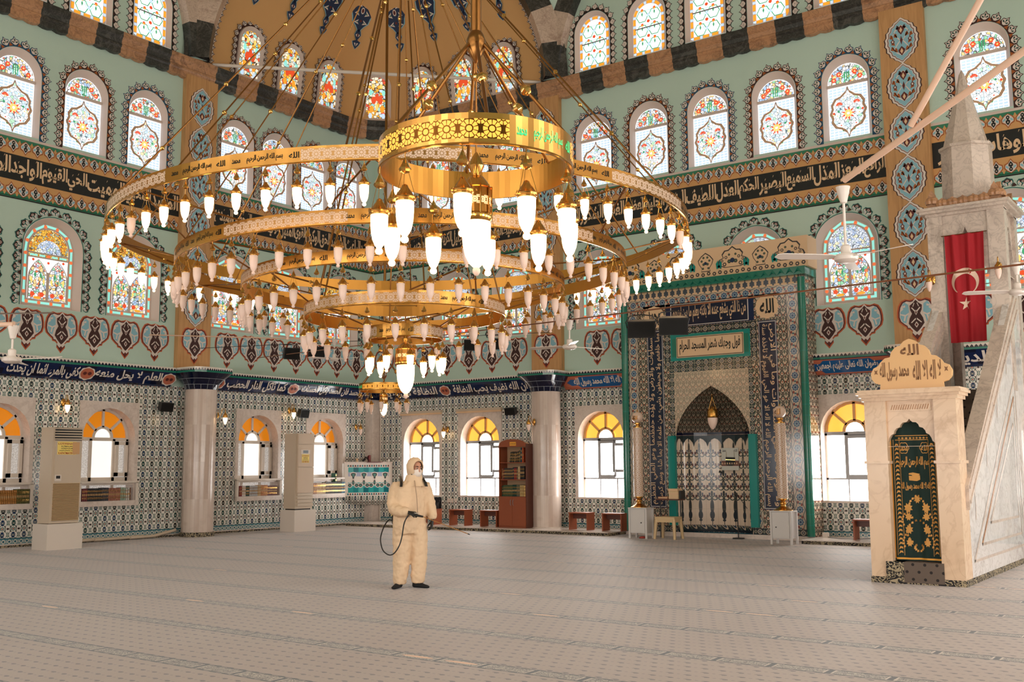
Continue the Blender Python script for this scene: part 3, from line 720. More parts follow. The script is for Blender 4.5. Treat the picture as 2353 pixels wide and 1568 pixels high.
def window_tier1(fr, uc, label, side, blind=False, depth=0.34):
    """marble-faced ground floor window; side 'L' looks into the veranda, 'Q' to the bright street"""
    w = window(label); hw = .68; z0, zs = .86, 2.39
    op = arch(uc, hw, z0, zs, hw); pan = [(uc-.77, .81), (uc+.77, .81), (uc+.77, 3.225), (uc-.77, 3.225)]
    s = MB(); s.holed(pan, [op], fr, .022, marb)
    s.strip([fr(u, v, .022) for u, v in op], [fr(u, v, -depth) for u, v in op], marb, close=True)
    for a, b in zip(pan, pan[1:]+pan[:1]): s.poly([fr(*a, 0), fr(*b, 0), fr(*b, .022), fr(*a, .022)], marb)
    s.build('marble_surround', w)
    d = -depth+.05; fm = pvc if side == 'L' else greyalu
    f = MB()
    def bar(a0, a1, b0, b1, t0=-.03, t1=.04, m_=None): f.extrude([(a0,b0),(a1,b0),(a1,b1),(a0,b1)], fr, d+t0, d+t1, m_ or fm)
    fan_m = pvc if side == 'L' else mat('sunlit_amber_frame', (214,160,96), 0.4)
    zt = 2.36
    bar(uc-hw, uc+hw, zt-.05, zt+.03, m_=fm)
    ri, ro = .24, hw-.02
    for t in (42, 90, 138):
        c_, s_ = math.cos(R(t)), math.sin(R(t)); hwid = .03
        f.extrude([(uc+ri*c_+hwid*s_, zs+ri*s_-hwid*c_), (uc+ro*c_+hwid*s_, zs+ro*s_-hwid*c_), (uc+ro*c_-hwid*s_, zs+ro*s_+hwid*c_), (uc+ri*c_-hwid*s_, zs+ri*s_+hwid*c_)], fr, d-.03, d+.04, fan_m)
    A = [R(180*i/12) for i in range(13)]
    for r0, r1, m_ in ((ri-.035, ri+.035, fan_m), (hw-.06, hw, fan_m)):
        f.strip([fr(uc+r0*math.cos(t), zs+r0*math.sin(t), d+.04) for t in A], [fr(uc+r1*math.cos(t), zs+r1*math.sin(t), d+.04) for t in A], m_)
        f.strip([fr(uc+r0*math.cos(t), zs+r0*math.sin(t), d+.04) for t in A], [fr(uc+r0*math.cos(t), zs+r0*math.sin(t), d-.03) for t in A], m_)
    if side == 'L':
        for a in (-hw+.02, -.30, .30, hw-.02): bar(uc+a-.035, uc+a+.035, 1.36, zt)
        bar(uc-hw, uc+hw, 1.36, 1.46); bar(uc-hw, uc+hw, 1.28, 1.36, -.03, .30, pvc)
        for a in (-.32, .30): bar(uc+a-.03, uc+a+.03, z0, 1.3)
        for a0, a1 in ((.30, hw),): 
            bar(uc+a0+.02, uc+a0+.10, 1.48, zt-.06, .03, .09); bar(uc+a1-.10, uc+a1-.03, 1.48, zt-.06, .03, .09); bar(uc+a0+.02, uc+a1-.03, 1.48, 1.57, .03, .09); bar(uc+a0+.02, uc+a1-.03, zt-.14, zt-.06, .03, .09)
        # book shelf built into the opening
        bar(uc-.77, uc+.77, .80, .92, .02, depth+.06, marb); bar(uc-.77, uc-.70, .92, 1.34, .22, depth+.05, pvc); bar(uc+.70, uc+.77, .92, 1.34, .22, depth+.05, pvc); bar(uc-.77, uc+.77, 1.33, 1.375, .22, depth+.05, pvc)
    else:
        bar(uc-hw, uc+hw, 1.32, 1.36)
        bar(uc-.24, uc-.16, 1.36, zt); bar(uc+.30, uc+.34, z0, 1.34, -.02, .02); bar(uc-.20, uc-.17, z0, 1.34, -.02, .02)
        bar(uc+.24, uc+.30, 1.38, zt-.04); bar(uc-.16, uc+.26, 1.36, 1.43); bar(uc-.16, uc+.26, zt-.12, zt-.04)
        # sash standing open
        bar(uc+.26, uc+.33, 1.50, 2.24, .10, .15, greyalu); bar(uc+.52, uc+.59, 1.50, 2.24, .02, .07, greyalu); bar(uc+.27, uc+.58, 1.50, 1.57, .06, .11, greyalu); bar(uc+.27, uc+.58, 2.17, 2.24, .06, .11, greyalu)
        bar(uc-hw, uc-hw+.05, z0, zt, m_=pvc); bar(uc+hw-.05, uc+hw, z0, zt, m_=pvc)
    f.build('frame', w)
    g = MB()
    A2 = [R(180*i/16) for i in range(17)]
    am = amberd if side == 'L' else amber
    g.strip([fr(uc+(hw-.01)*math.cos(t), zs+(hw-.01)*math.sin(t), d) for t in A2], [fr(uc+ri*math.cos(t), zs+ri*math.sin(t), d) for t in A2], am)
    clear = pane_mid if side == 'L' else skyglow
    g.poly([fr(uc+ri*math.cos(t), zs+ri*math.sin(t), d) for t in A2], clear)
    if side == 'L':
        for a0, a1, m_ in ((-hw, -.30, frosted), (-.30, .30, pane_mid), (.30, hw, frosted)): g.poly([fr(uc+a, v, d) for a, v in ((a0,1.4),(a1,1.4),(a1,zt),(a0,zt))], m_)
        for a0, a1 in ((-hw, -.32), (-.32, .30), (.30, hw)): g.poly([fr(uc+a, v, d) for a, v in ((a0,z0),(a1,z0),(a1,1.3),(a0,1.3))], frosted)
    else: g.poly([fr(uc+a, v, d) for a, v in ((-hw,z0),(hw,z0),(hw,zt),(-hw,zt))], skyglow)
    g.build('pane', w, smooth=0)
    if blind:
        b = MB(); b.extrude([(uc-.80,3.22),(uc+.80,3.22),(uc+.80,3.29),(uc-.80,3.29)], fr, .0, .10, beige); b.extrude([(uc-.79,3.17),(uc+.79,3.17),(uc+.79,3.22),(uc-.79,3.22)], fr, .03, .08, cream); b.build('blind_cassette', w)
    return op
m, nt, b = newmat('frosted_pane', 0.4); (x, y, z), vec = coords(nt)
c = mixc(nt, (noise(nt, vec, 42, 2)-0.4)*2.2, (190,184,178), (250,248,246)); setc(nt, b, c); nt.links.new(c, b.inputs['Emission Color']); b.inputs['Emission Strength'].default_value = 0.30; m.cycles.emission_sampling = 'NONE'; frosted = m
# ------------------------------------------------------------------ where the windows stand
T1L = [-14.06, -11.46, -8.86, -4.41, -1.94]; T1Q = [1.955, 4.10, 8.03, 14.47, 18.3]
T2L = [-12.54, -10.44, -8.345, -5.39, -3.42, -1.42]; T2Q = [1.12, 3.12, 5.25, 8.04, 10.21, 12.39, 14.545, 17.95]
T3L = [-13.14, -11.47, -9.80, -8.13, -5.36, -3.96, -2.53, -1.15]; T3Q = [1.05, 2.47, 3.88, 5.10, 7.95, 9.61, 11.27, 12.985, 14.70, 17.6]
T4L = [-13.1, -11.45, -9.79, -8.11]; T4Q = [7.96, 9.62, 11.275, 12.95, 14.60]
PL = (-7.16, -6.18); PQ = ((5.99, 6.95), (15.55, 16.50))
ZC = 3.69     # underside of the tiled cove
def place(n, k): return ('left wall','mihrab wall')[k]
labels1 = {('L',-8.86):'arched amber-topped window with a bookshelf sill beside the tall louvred air conditioner',('L',-11.46):'arched amber-topped window cut off by the left edge of the photo',('L',-4.41):'arched amber-topped window holding books between the round column and the plain air conditioner',('L',-1.94):'arched amber-topped window holding books beside the turquoise pulpit',('L',-14.06):'arched amber-topped window nearest the camera on the left wall',
 ('Q',1.955):'bright arched window with a roller blind box directly behind the person',('Q',4.10):'bright arched window with a roller blind box beside the brown bookcase',('Q',8.03):'bright arched window above two low wooden benches left of the mihrab',('Q',14.47):'bright arched window between the mihrab and the pulpit stairs',('Q',18.3):'bright arched window behind the marble pulpit stairs'}
order = ['first','second','third','fourth','fifth','sixth','seventh','eighth','ninth','tenth']

def wall(name, fr, is_left):
    T1, T2, T3, T4 = (T1L, T2L, T3L, T4L) if is_left else (T1Q, T2Q, T3Q, T4Q)
    ua, ub = (-27.0, 0.0) if is_left else (0.0, 24.0)
    sd = 'L' if is_left else 'Q'
    wn = 'left wall' if is_left else 'mihrab wall'
    mb = MB(); H1, H2, H3, H4 = [], [], [], []
    corner = lambda u: (u > PL[1]) if is_left else (u < PQ[0][0])
    for u in T1: H1.append(window_tier1(fr, u, labels1[(sd, u)], sd, blind=(not is_left and u < 6)))
    for i, u in enumerate(T2):
        H2.append(window_tier2(fr, u, '%s stained window with orange ball border in the %s middle row, counted from the %s' % (order[i], wn, 'photo left' if 1 else ''), gold_top=is_left))
    for i, u in enumerate(T3):
        H3.append(window_tier3(fr, u, '%s stained window with flower cartouche in the %s upper row, counted from the photo left' % (order[i], wn)))
    for i, u in enumerate(T4):
        H4.append(window_tier4(fr, u, '%s yellow-bordered stained window under the big arch of the %s, counted from the photo left' % (order[i], wn)))
    def strip(z0, z1, holes, m): mb.holed([(ua,z0),(ub,z0),(ub,z1),(ua,z1)], holes, fr, 0, m)
    strip(0, ZC, H1, tilewall); strip(ZC, 7.58, H2, turq); strip(7.58, 8.965, [], tan); strip(8.965, 11.8, H3, turq)
    # lunettes above the marble string course
    for (a, b) in (((-15.55, -7.16), (-27, -15.55)) if is_left else ((6.95, 15.55), (15.55, 24))):
        lu = [h for h, u in zip(H4, T4) if a < u < b]
        mb.holed([(a,11.8),(b,11.8),(b,17.4),(a,17.4)], lu, fr, 0, turq)
    cA, cB = ((PL[1], 0) if is_left else (0, PQ[0][0]))
    mb.poly([fr(u, v, 0) for u, v in ((cA,11.8),(cB,11.8),(cB,12.25),(cA,12.25))], ochre)
    # frieze between the piers
    spans = [(-15.55, PL[0]), (PL[1], 0)] if is_left else [(0, PQ[0][0]), (PQ[0][1], PQ[1][0]), (PQ[1][1], 24)]
    for a, b in spans:
        coat(mb, [(a,7.99),(b,7.99),(b,8.56),(a,8.56)], fr, 1, blackp)
        coat(mb, [(a,8.94),(b,8.94),(b,9.0),(a,9.0)], fr, 2, plaster)
        coat(mb, [(a,8.915),(b,8.915),(b,8.94),(a,8.94)], fr, 2, greenp)
        coat(mb, [(a,7.57),(b,7.57),(b,7.60),(a,7.60)], fr, 3, blackp); coat(mb, [(a,7.60),(b,7.60),(b,7.63),(a,7.63)], fr, 1, greenp)
        frieze_row(mb, fr, a, b, 8.915, True); frieze_row(mb, fr, a, b, 7.62, False)
    names = ({0:'المعيد المحيي المميت الحي القيوم الواجد الماجد الواحد الاحد الصمد القادر', 1:'المجيد الباعث الشهيد الحق الوكيل القوي المتين الولي الحميد المحصي المبدئ'} if is_left else
             {0:'الكبير الحفيظ المقيت الحسيب الجليل الكريم الرقيب المجيب الواسع الحكيم الودود', 1:'الرافع المعز المذل السميع البصير الحكم العدل اللطيف الخبير الحليم العظيم الغفور الشكور العلي', 2:'الخافض الباسط القابض العليم الفتاح الرزاق الوهاب القهار'})
    for k, (a, b) in enumerate(spans):
        ws = names[k].split(' '); n = len(ws); x = b-.06; tot = 0; dims = []
        for w_ in ws: dims.append(text_mesh(w_, .028)[1])
        sc = (b-a-.12)/sum(d+.12 for d in dims)
        for w_, d in zip(ws, dims):
            wd = d*sc; put_text(mb, w_, fr, x-wd, x+.03, 8.04, 8.52, LAY*2, cream, .028); x -= (d+.12)*sc
            for q in range(3):
                u = x+wd*(.2+.3*q)+.05; v = 8.42+.05*((q*7) % 3-1)
                mb.poly([fr(u+a_, v+b_, LAY*3) for a_, b_ in ((0,0),(.012,.05),(.03,.06),(.018,.03))], cream)
    # window crowns
    for i, (h, u) in enumerate(zip(H3, T3)):
        c_ = arch(u, .555, 9.0, 10.47, .55, 20); dense = corner(u)
        trim_units(mb, fr, c_, .192, .16 if dense else .21, TR_BROWN if dense or ((i+(1 if is_left else 0)) % 2 == (1 if is_left else 1)) else TR_BLUE)
    for h, u in zip(H2, T2): trim_units2(mb, fr, arch(u, .725, 5.25, 6.60, .72, 20), .235, .215, TR_GREEN)
    for h, u in zip(H4, T4): trim_units(mb, fr, arch(u, .56, 12.28, 13.37, .56, 20), .18, .19, TR_DARK)
    # medallions
    if is_left: ms = [-9.35+.815*k for k in range(-7, 3)]+[-5.53+.797*k for k in range(0, 7)]
    else: ms = [.44+.82*k for k in range(0, 7)]+[7.97, 8.78, 13.25, 14.07, 14.89, 17.2, 18.02, 18.84]
    for u in ms: medallion(mb, fr, u, 4.84)
    o = mb.build(name, smooth=0)
    tag(o, ('left wall of blue floral tile below turquoise plaster with a black calligraphy frieze' if is_left else 'mihrab wall of floral tile below turquoise plaster with a black calligraphy frieze'), 'wall', kind='structure')
    return o
wall('wall_left', FL, True); wall('wall_back', FR, False)

# cove of navy calligraphy tile and toothed lip
def cove(name, fr, spans, label):
    mb = MB()
    prof = [(.0,3.66),(.06,3.70),(.15,3.82),(.21,3.94),(.235,4.0)]
    for a, b, words in spans:
        n = max(2, int((b-a)/.3))
        for j in range(len(prof)-1):
            (w0, z0), (w1, z1) = prof[j], prof[j+1]
            for i in range(n):
                u0 = a+(b-a)*i/n; u1 = a+(b-a)*(i+1)/n
                mb.poly([fr(u0,z0,w0),fr(u1,z0,w0),fr(u1,z1,w1),fr(u0,z1,w1)], bluetile if (i*7+j) % 5 else navytile)
        mb.poly([fr(a,4.0,.235),fr(b,4.0,.235),fr(b,4.125,.24),fr(a,4.125,.24)], tealtile if False else whitetile)
        mb.poly([fr(a,4.125,.24),fr(b,4.125,.24),fr(b,4.14,0),fr(a,4.14,0)], whitetile)
        mb.poly([fr(a,4.0,.238),fr(b,4.0,.238),fr(b,4.045,.241),fr(a,4.045,.241)], teal2)
        k = int((b-a)/.085)
        for i in range(k):
            u = a+(b-a)*i/k; d = (b-a)/k
            mb.poly([fr(u,4.045,.243),fr(u+d,4.045,.243),fr(u+d*.85,4.07,.243),fr(u+d*.5,4.105,.243),fr(u+d*.15,4.07,.243)], navytile)
        nv = Vector((prof[3][0]-prof[0][0], prof[3][1]-prof[0][1])); 
        def cf(u, v, w):   # v 0..1 up the cove, w off the face
            z_ = 3.67+v*.32
            for (wa, za), (wb, zb) in zip(prof, prof[1:]):
                if z_ <= zb or zb == prof[-1][1]: t_ = (z_-za)/(zb-za); w0 = wa+(wb-wa)*t_; break
            return fr(u, z_-.004, w0+.004+w)
        x = b
        tot = sum(wd for _, wd in words)
        for s_, wd in words:
            wid = (b-a)*wd/tot
            if s_ == '*':
                uc = x-wid/2
                mb.poly([cf(uc+p*.20, .5+q*.44, .012) for p, q in [(math.cos(t)*(1+.06*math.cos(8*t)), math.sin(t)*(1+.06*math.cos(8*t))) for t in [2*PI*i/32 for i in range(32)]]], whitetile)
                mb.poly([cf(uc+p*.165, .5+q*.37, .018) for p, q in circ(0,0,1,18)], redtile)
                for ddx in (-.06, .06): mb.poly([cf(uc+ddx+p*.045, .5+q*.12, .022) for p, q in circ(0,0,1,8)], maroonp)
            elif s_.startswith('#'):
                mb.grid([[cf(x-wid*t, v/8, .006) for v in range(9)] for t in (0,1)], redtile)
                mb.poly([cf(x-wid*t, v, .014) for t, v in ((.06,.5),(.12,.75),(.2,.72),(.24,.92),(.76,.92),(.8,.72),(.88,.75),(.94,.5),(.88,.25),(.8,.28),(.76,.08),(.24,.08),(.2,.28),(.12,.25))], mat('bright_blue_tile', (24,90,150), .1))
                put_text(mb, s_[1:], cf, x-wid*.84, x-wid*.16, .16, .86, .022, whitetile, .03)
            else: put_text(mb, s_, cf, x-wid*.97, x-wid*.03, .06, .94, .012, whitetile, .03)
            x -= wid
    return tag(mb.build(name, smooth=20), label, 'trim', kind='structure')
cove('trim_1', FL, [(-7.16-4.35, -7.25, [('*',.5),('العلم لا يحل منعه',3.2),('*',.5),('كفى بالمرء اثما ان يحدث',3.0)]), (-20, -7.16-4.35, [('بكل ما سمع',3.0),('*',.5)]), (-6.1, -.2, [('اياكم والحسد فان الحسد ياكل الحسنات',3.6),('*',.5),('كما تاكل النار الحطب',2.6),('*',.5)])], 'navy cove of white calligraphy and coral rosettes along the left wall')
cove('trim_2', FR, [(.2, 5.92, [('ان الله نظيف يحب النظافة',3),('*',.5),('النظافة من الايمان',2.8)]), (7.0, 9.2, [('#لا اله الا الله محمد رسول الله',1)]), (13.5, 15.5, [('#رضوان الله تعالى عليهم اجمعين',1)]), (16.55, 20, [('*',.5),('الصلاة عماد الدين',2.8)])], 'navy cove of white calligraphy with bright blue cartouches along the mihrab wall')
# corner pilaster
mb = MB(); mb.box(0, .30, -.34, 0, .0, 3.68, marb); mb.box(.30, .42, -.42, 0, 3.66, 4.12, navytile); mb.tube([(.345,-.02,.1),(.345,-.02,3.6)], .02, pvc)
tag(mb.build('trim_3'), 'pale marble corner pilaster behind the turquoise pulpit', 'pilaster', kind='structure')

# piers with painted chain, round marble columns below
def pier(name, fr, u0, u1, label):
    mb = MB(); w = .15; uc = (u0+u1)/2
    for (a, b) in ((u0, u1),): mb.poly([fr(a,4.1,w),fr(b,4.1,w),fr(b,11.75,w),fr(a,11.75,w)], piertan)
    for a in (u0, u1): mb.poly([fr(a,4.1,0),fr(a,4.1,w),fr(a,11.75,w),fr(a,11.75,0)], piertan)
    mb.poly([fr(u0,4.1,0),fr(u1,4.1,0),fr(u1,4.1,w),fr(u0,4.1,w)], piertan)
    f2 = lambda u, v, d: fr(u, v, w+d)
    for k in range(6): ogee(mb, f2, uc, 5.22+k*1.045, 1.045, .37)
    medallion(mb, f2, uc, 4.84); 
    return tag(mb.build(name, smooth=0), label, 'pier', kind='structure')
pier('trim_4', FL, PL[0], PL[1], 'tan pier painted with a chain of blue ogee medallions on the left wall')
pier('trim_5', FR, PQ[0][0], PQ[0][1], 'tan pier painted with a chain of blue ogee medallions between bookcase and mihrab')
pier('trim_6', FR, PQ[1][0], PQ[1][1], 'tan pier painted with a chain of blue ogee medallions beside the marble pulpit stairs')
def column(name, x, y, label):
    e = empty(name, (x, y, 0), label=label, cat='column', kind='structure')
    mb = MB(); mb.lathe((0,0,0), [(.385,0),(.385,3.62)], column_m, 28); mb.build('shaft', e, smooth=40)
    mb = MB(); rows = []
    for z, r, sq in ((3.60,.39,0),(3.72,.42,.1),(3.86,.50,.5),(4.0,.60,1.0)):
        row = []
        for k in range(32):
            t = 2*PI*k/32+PI/32; c_, s_ = math.cos(t), math.sin(t); q = 1/max(abs(c_), abs(s_)); q = min(q, 1.22)
            rr = r*(1+(q-1)*sq); row.append((rr*c_, rr*s_, z))
        rows.append(row)
    grout = mat('pale_grout', (170,176,180), .3)
    mb.grid(rows, lambda i, j: navytile, close_v=True)
    for k in range(0, 32, 2): mb.tube([Vector(rows[i][k])*1.003 for i in range(4)], .006, grout, 4, False)
    for i in (1, 2): mb.tube([Vector((p[0]*1.003, p[1]*1.003, p[2])) for p in rows[i]]+[Vector(rows[i][0])], .005, grout, 4, False)
    top = [(p[0], p[1], 4.13) for p in rows[3]]
    mb.grid([[(p[0]*1.02, p[1]*1.02, 4.0) for p in rows[3]], [(p[0]*1.02, p[1]*1.02, 4.13) for p in top]], lambda i, j: whitetile, close_v=True)
    for k in range(32):
        a_, b_ = Vector(rows[3][k])*1.025, Vector(rows[3][(k+1) % 32])*1.025; n_ = 2
        for q in range(n_):
            p_ = a_.lerp(b_, q/n_); r_ = a_.lerp(b_, (q+1)/n_); p_.z = r_.z = 4.0; hh = Vector((0,0,.045)); mb.poly([p_, r_, r_+hh, p_+hh], teal2); mb.poly([p_+hh, r_+hh, p_.lerp(r_, .5)+Vector((0,0,.105))], navytile)
    mb.poly([(p[0]*1.02, p[1]*1.02, 4.13) for p in top], whitetile)
    mb.build('capital', e, smooth=30)
    mb = MB(); mb.lathe((0,0,0), [(.41,0),(.41,.10),(.385,.11)], bordercarpet if x < 3 else marb, 28); mb.build('plinth', e)
    return e
column('column', .42, -6.62, 'round pale marble column with navy tiled capital against the left wall')
column('column', 6.62, -.42, 'round pale marble column with navy tiled capital beside the brown bookcase')
column('column', 16.1, -.42, 'round pale marble column with navy tiled capital behind the marble pulpit')

# striped marble string course with scalloped lower edge
def stringcourse(name, path, label, closed=False):
    """path: list of (x, y) floor points; inward side on the left of travel"""
    mb = MB(); P = [Vector((p[0], p[1], 0)) for p in path]
    L = [0]
    for a, b in zip(P, P[1:]): L.append(L[-1]+(b-a).length)
    nb = round(L[-1]/.68); st = L[-1]/nb; sub = 6
    def at(s):
        s = min(max(s, 0), L[-1]-1e-6)
        for i in range(len(L)-1):
            if L[i+1] >= s:
                t = (s-L[i])/(L[i+1]-L[i]); return P[i].lerp(P[i+1], t), (P[i+1]-P[i]).normalized()
    prof = [(.02,11.66),(.12,11.68),(.13,11.80),(.17,11.83),(.17,11.88),(.15,11.9),(.17,12.0),(.22,12.06),(.23,12.18),(.0,12.22)]
    for k in range(nb):
        rows = []
        for i in range(sub+1):
            p, d = at((k+i/sub)*st); n = Vector((-d.y, d.x, 0)); wv = .5-.5*math.cos(2*PI*i/ (sub/2))
            rows.append([p+n*w+Vector((0,0,z-(.045*wv if j < 2 else 0))) for j, (w, z) in enumerate(prof)])
        mb.grid(rows, marb_black if k % 2 else marb_tan)
    return tag(mb.build(name, smooth=25), label, 'string course', kind='structure')
CH = 6.9       # where the squinch springs
def base_curve(n=48, r=1.6):
    pts = []
    for i in range(n+1):
        t = i/n
        s = t*2-1                         # -1 .. 1 left pier to mihrab pier
        # straight along both walls with a rounded corner
        pts.append(s)
    out = []; Ls = CH-r; arc = PI/2*r; tot = 2*Ls+arc
    for s in pts:
        d = (s+1)/2*tot
        if d < Ls: out.append((0.02, -CH+d))
        elif d < Ls+arc:
            a = (d-Ls)/r; out.append((.02+r-r*math.cos(a), -r-.02+r*math.sin(a)))
        else: out.append((r+(d-Ls-arc), -.02))
    return out
BC = base_curve()
stringcourse('trim_7', [(0,-7.0),(0,-20)], 'black and tan striped marble string course along the left wall')
stringcourse('trim_8', [(20,0),(7.0,0)], 'black and tan striped marble string course along the mihrab wall')
stringcourse('trim_9', [(6.98,-.0)]+list(reversed(BC))+[(0,-6.98)], 'black and tan striped marble string course curving round the corner below the half dome')
# ------------------------------------------------------------------ corner half dome, arches, pendentives, dome
SC = Vector((3.45, -3.45, 12.2)); RH = 4.7
BCL = [0]
for a_, b_ in zip(BC, BC[1:]): BCL.append(BCL[-1]+math.hypot(b_[0]-a_[0], b_[1]-a_[1]))
def bpt(d):
    d = min(max(d, 0), BCL[-1]-1e-6)
    for i in range(len(BC)-1):
        if BCL[i+1] >= d:
            t = (d-BCL[i])/(BCL[i+1]-BCL[i]); return Vector((BC[i][0]+(BC[i+1][0]-BC[i][0])*t, BC[i][1]+(BC[i+1][1]-BC[i][1])*t, 12.2))
def sdome(d, ph):
    B = bpt(d); return Vector((SC.x+(B.x-SC.x)*math.cos(ph), SC.y+(B.y-SC.y)*math.cos(ph), 12.2+RH*math.sin(ph)))
def sframe(d, ph):
    O = sdome(d, ph); U = (sdome(d+.05, ph)-sdome(d-.05, ph)).normalized(); V = (sdome(d, ph+.01)-sdome(d, ph-.01)).normalized()
    N = V.cross(U) if False else U.cross(V)
    N = N.normalized()
    if (SC-O).dot(N) < 0: N = -N
    V = (V-U*V.dot(U)).normalized()
    return O, U, V, N
mb = MB()
mb.grid([[sdome(BCL[-1]*i/60, R(90*j/24)) for j in range(25)] for i in range(61)], ochre)
sq = [(-5.15,1), (-3.68,2), (-2.15,3), (None,4), (2.0,5), (3.6,6), (5.1,7)]
TR_SQ = (brownp, whitep, blackp, brownp, brownp)
for k, (p, _) in enumerate(sq):
    d = BCL[-1]/2 if p is None else ((CH+p) if p < 0 else BCL[-1]-(CH-p))
    O, U, V, N = sframe(d, R(9.5)); fr = frame_at(O+N*.06-V*.72, U, V, N)
    uc = 0; hw = .43; w = window('%s narrow stained window in the ochre half dome, counted from the photo left' % order[k])
    out = arch(0, hw, 0, 1.02, hw); inn = arch(0, hw-.10, .08, 1.0, hw-.10)
    s = MB(); ring_band(s, fr, out, inn, .05, plaster, .0); ring_band(s, fr, out, out, .05, plaster, -.10); s.build('surround', w)
    g = MB(); g.poly([fr(u, v, .0) for u, v in inn], vg_warm)
    for sx in (-1, 1):
        for (a, b, r_, m_) in ((.16,.35,.07,'orange'),(.10,.62,.08,'red'),(.2,.85,.06,'teal'),(.12,1.05,.05,'yellow'),(.2,.14,.06,'ice')):
            g.poly([fr(sx*a+p_, b+q_, .006) for p_, q_ in circ(0,0,r_,6,r_*1.6)], sg[m_])
    g.poly([fr(p_, .72+q_, .008) for p_, q_ in circ(0,0,.07,5,.14)], sg['red']); g.poly([fr(p_, .4+q_, .008) for p_, q_ in circ(0,0,.05,5,.12)], sg['yellow'])
    g.build('pane', w, smooth=0)
    trim_units(mb, fr, arch(0, hw+.01, .0, 1.02, hw+.01, 20), .17, .17, TR_SQ, w0=-.012)
# palmette borders where the half dome meets its arch
for side in (0, 1):
    if side == 0: fr = lambda u, v, w: sdome(.42+v, u/RH)+(SC+Vector((0,0,1.5))-sdome(.42+v, u/RH)).normalized()*(w+.02)
    else: fr = lambda u, v, w: sdome(BCL[-1]-.42-v, u/RH)+(SC+Vector((0,0,1.5))-sdome(BCL[-1]-.42-v, u/RH)).normalized()*(w+.02)
    trim_units(mb, fr, [(.1+i*.1, 0) for i in range(42)], .19, .20, TR_SQ)
# blue pendants hanging high on the half dome
def pendant(mb, fr, cols):
    L1 = mirror([(0,1.05),(.14,1.0),(.25,.88),(.31,.70),(.33,.5),(.27,.36),(.24,.22),(.12,.10),(.05,.0),(.02,-.08)])
    L2 = mirror([(0,.02),(.07,-.05),(.10,-.16),(.05,-.26),(.02,-.31),(.13,-.36),(.09,-.46),(0,-.58)])
    mbp = lambda pts, l, m: mb.poly([fr(u, v, .03+LAY*l) for u, v in pts], m)
    for L_, c0 in ((L1, .5), (L2, -.28)):
        mbp([(x*1.12, c0+(y-c0)*1.05) for x, y in L_], 1, skyp); mbp(L_, 2, navyp)
    for s in (1, -1):
        for q in ((.05,.15,.22,.30),(.08,.40,.24,.58),(.04,.66,.20,.84)):
            a, b, c_, d_ = q
            mbp([(s*a, b), (s*c_, (b+d_)/2-.03), (s*a*1.4, d_), (s*(a+.05), (b+d_)/2)], 3, whitep)
            mbp([(s*(a+.05), b+.05), (s*(c_-.06), (b+d_)/2-.02), (s*(a+.05), d_-.06)], 4, greenp if a > .045 else skyp)
        mbp([(s*.02, -.12), (s*.07, -.16), (s*.02, -.22)], 3, whitep); mbp([(s*.02, -.40), (s*.07, -.40), (s*.01, -.50)], 3, whitep)
    mbp(circ(0, .56, .06, 8, .10), 5, whitep); mbp(circ(0, .56, .04, 6, .07), 6, maroonp); mbp(circ(0, .26, .04, 6), 5, maroonp); mbp(circ(0, -.16, .03, 6, .05), 5, maroonp)
for k in range(8):
    d = BCL[-1]*(.5+(k-3.5)*.115); O, U, V, N = sframe(d, R(33.5)); 
    pendant(mb, frame_at(O+N*.02, U, V, N), None)
tag(mb.build('ceiling_half_dome', smooth=30), 'ochre painted half dome with small stained windows over the corner', 'half dome', kind='structure')
# voussoir arches
def voussoirs(name, cen, e1, nrm, r0, r1, dep, label, nb=15, half=False):
    mb = MB(); cen = Vector(cen); e1 = Vector(e1); nrm = Vector(nrm); up = Vector((0,0,1))
    for k in range(nb):
        a0 = PI*k/nb; a1 = PI*(k+1)/nb; m = marb_black if k % 2 == 0 else marb_white
        A = [a0+(a1-a0)*i/4 for i in range(5)]
        def P(r, a, w): return cen+e1*(r*math.cos(a))+up*(r*math.sin(a))+nrm*w
        mb.grid([[P(r0, a, -.1) for a in A], [P(r0, a, dep) for a in A], [P(r1, a, dep) for a in A], [P(r1, a, -.02) for a in A]], m)
    return tag(mb.build(name, smooth=20), label, 'arch', kind='structure')
d2 = 1/math.sqrt(2)
voussoirs('trim_10', (3.45,-3.45,12.2), (d2, d2, 0), (d2, -d2, 0), 4.42, 5.05, .30, 'black and white striped arch in front of the ochre half dome')
voussoirs('trim_11', (0,-11.36,12.2), (0, 1, 0), (1, 0, 0), 4.2, 4.78, .30, 'black and white striped arch over the left wall windows')
voussoirs('trim_12', (11.25,0,12.2), (1, 0, 0), (0, -1, 0), 4.2, 4.78, .30, 'black and white striped arch over the mihrab wall windows')
mb = MB()
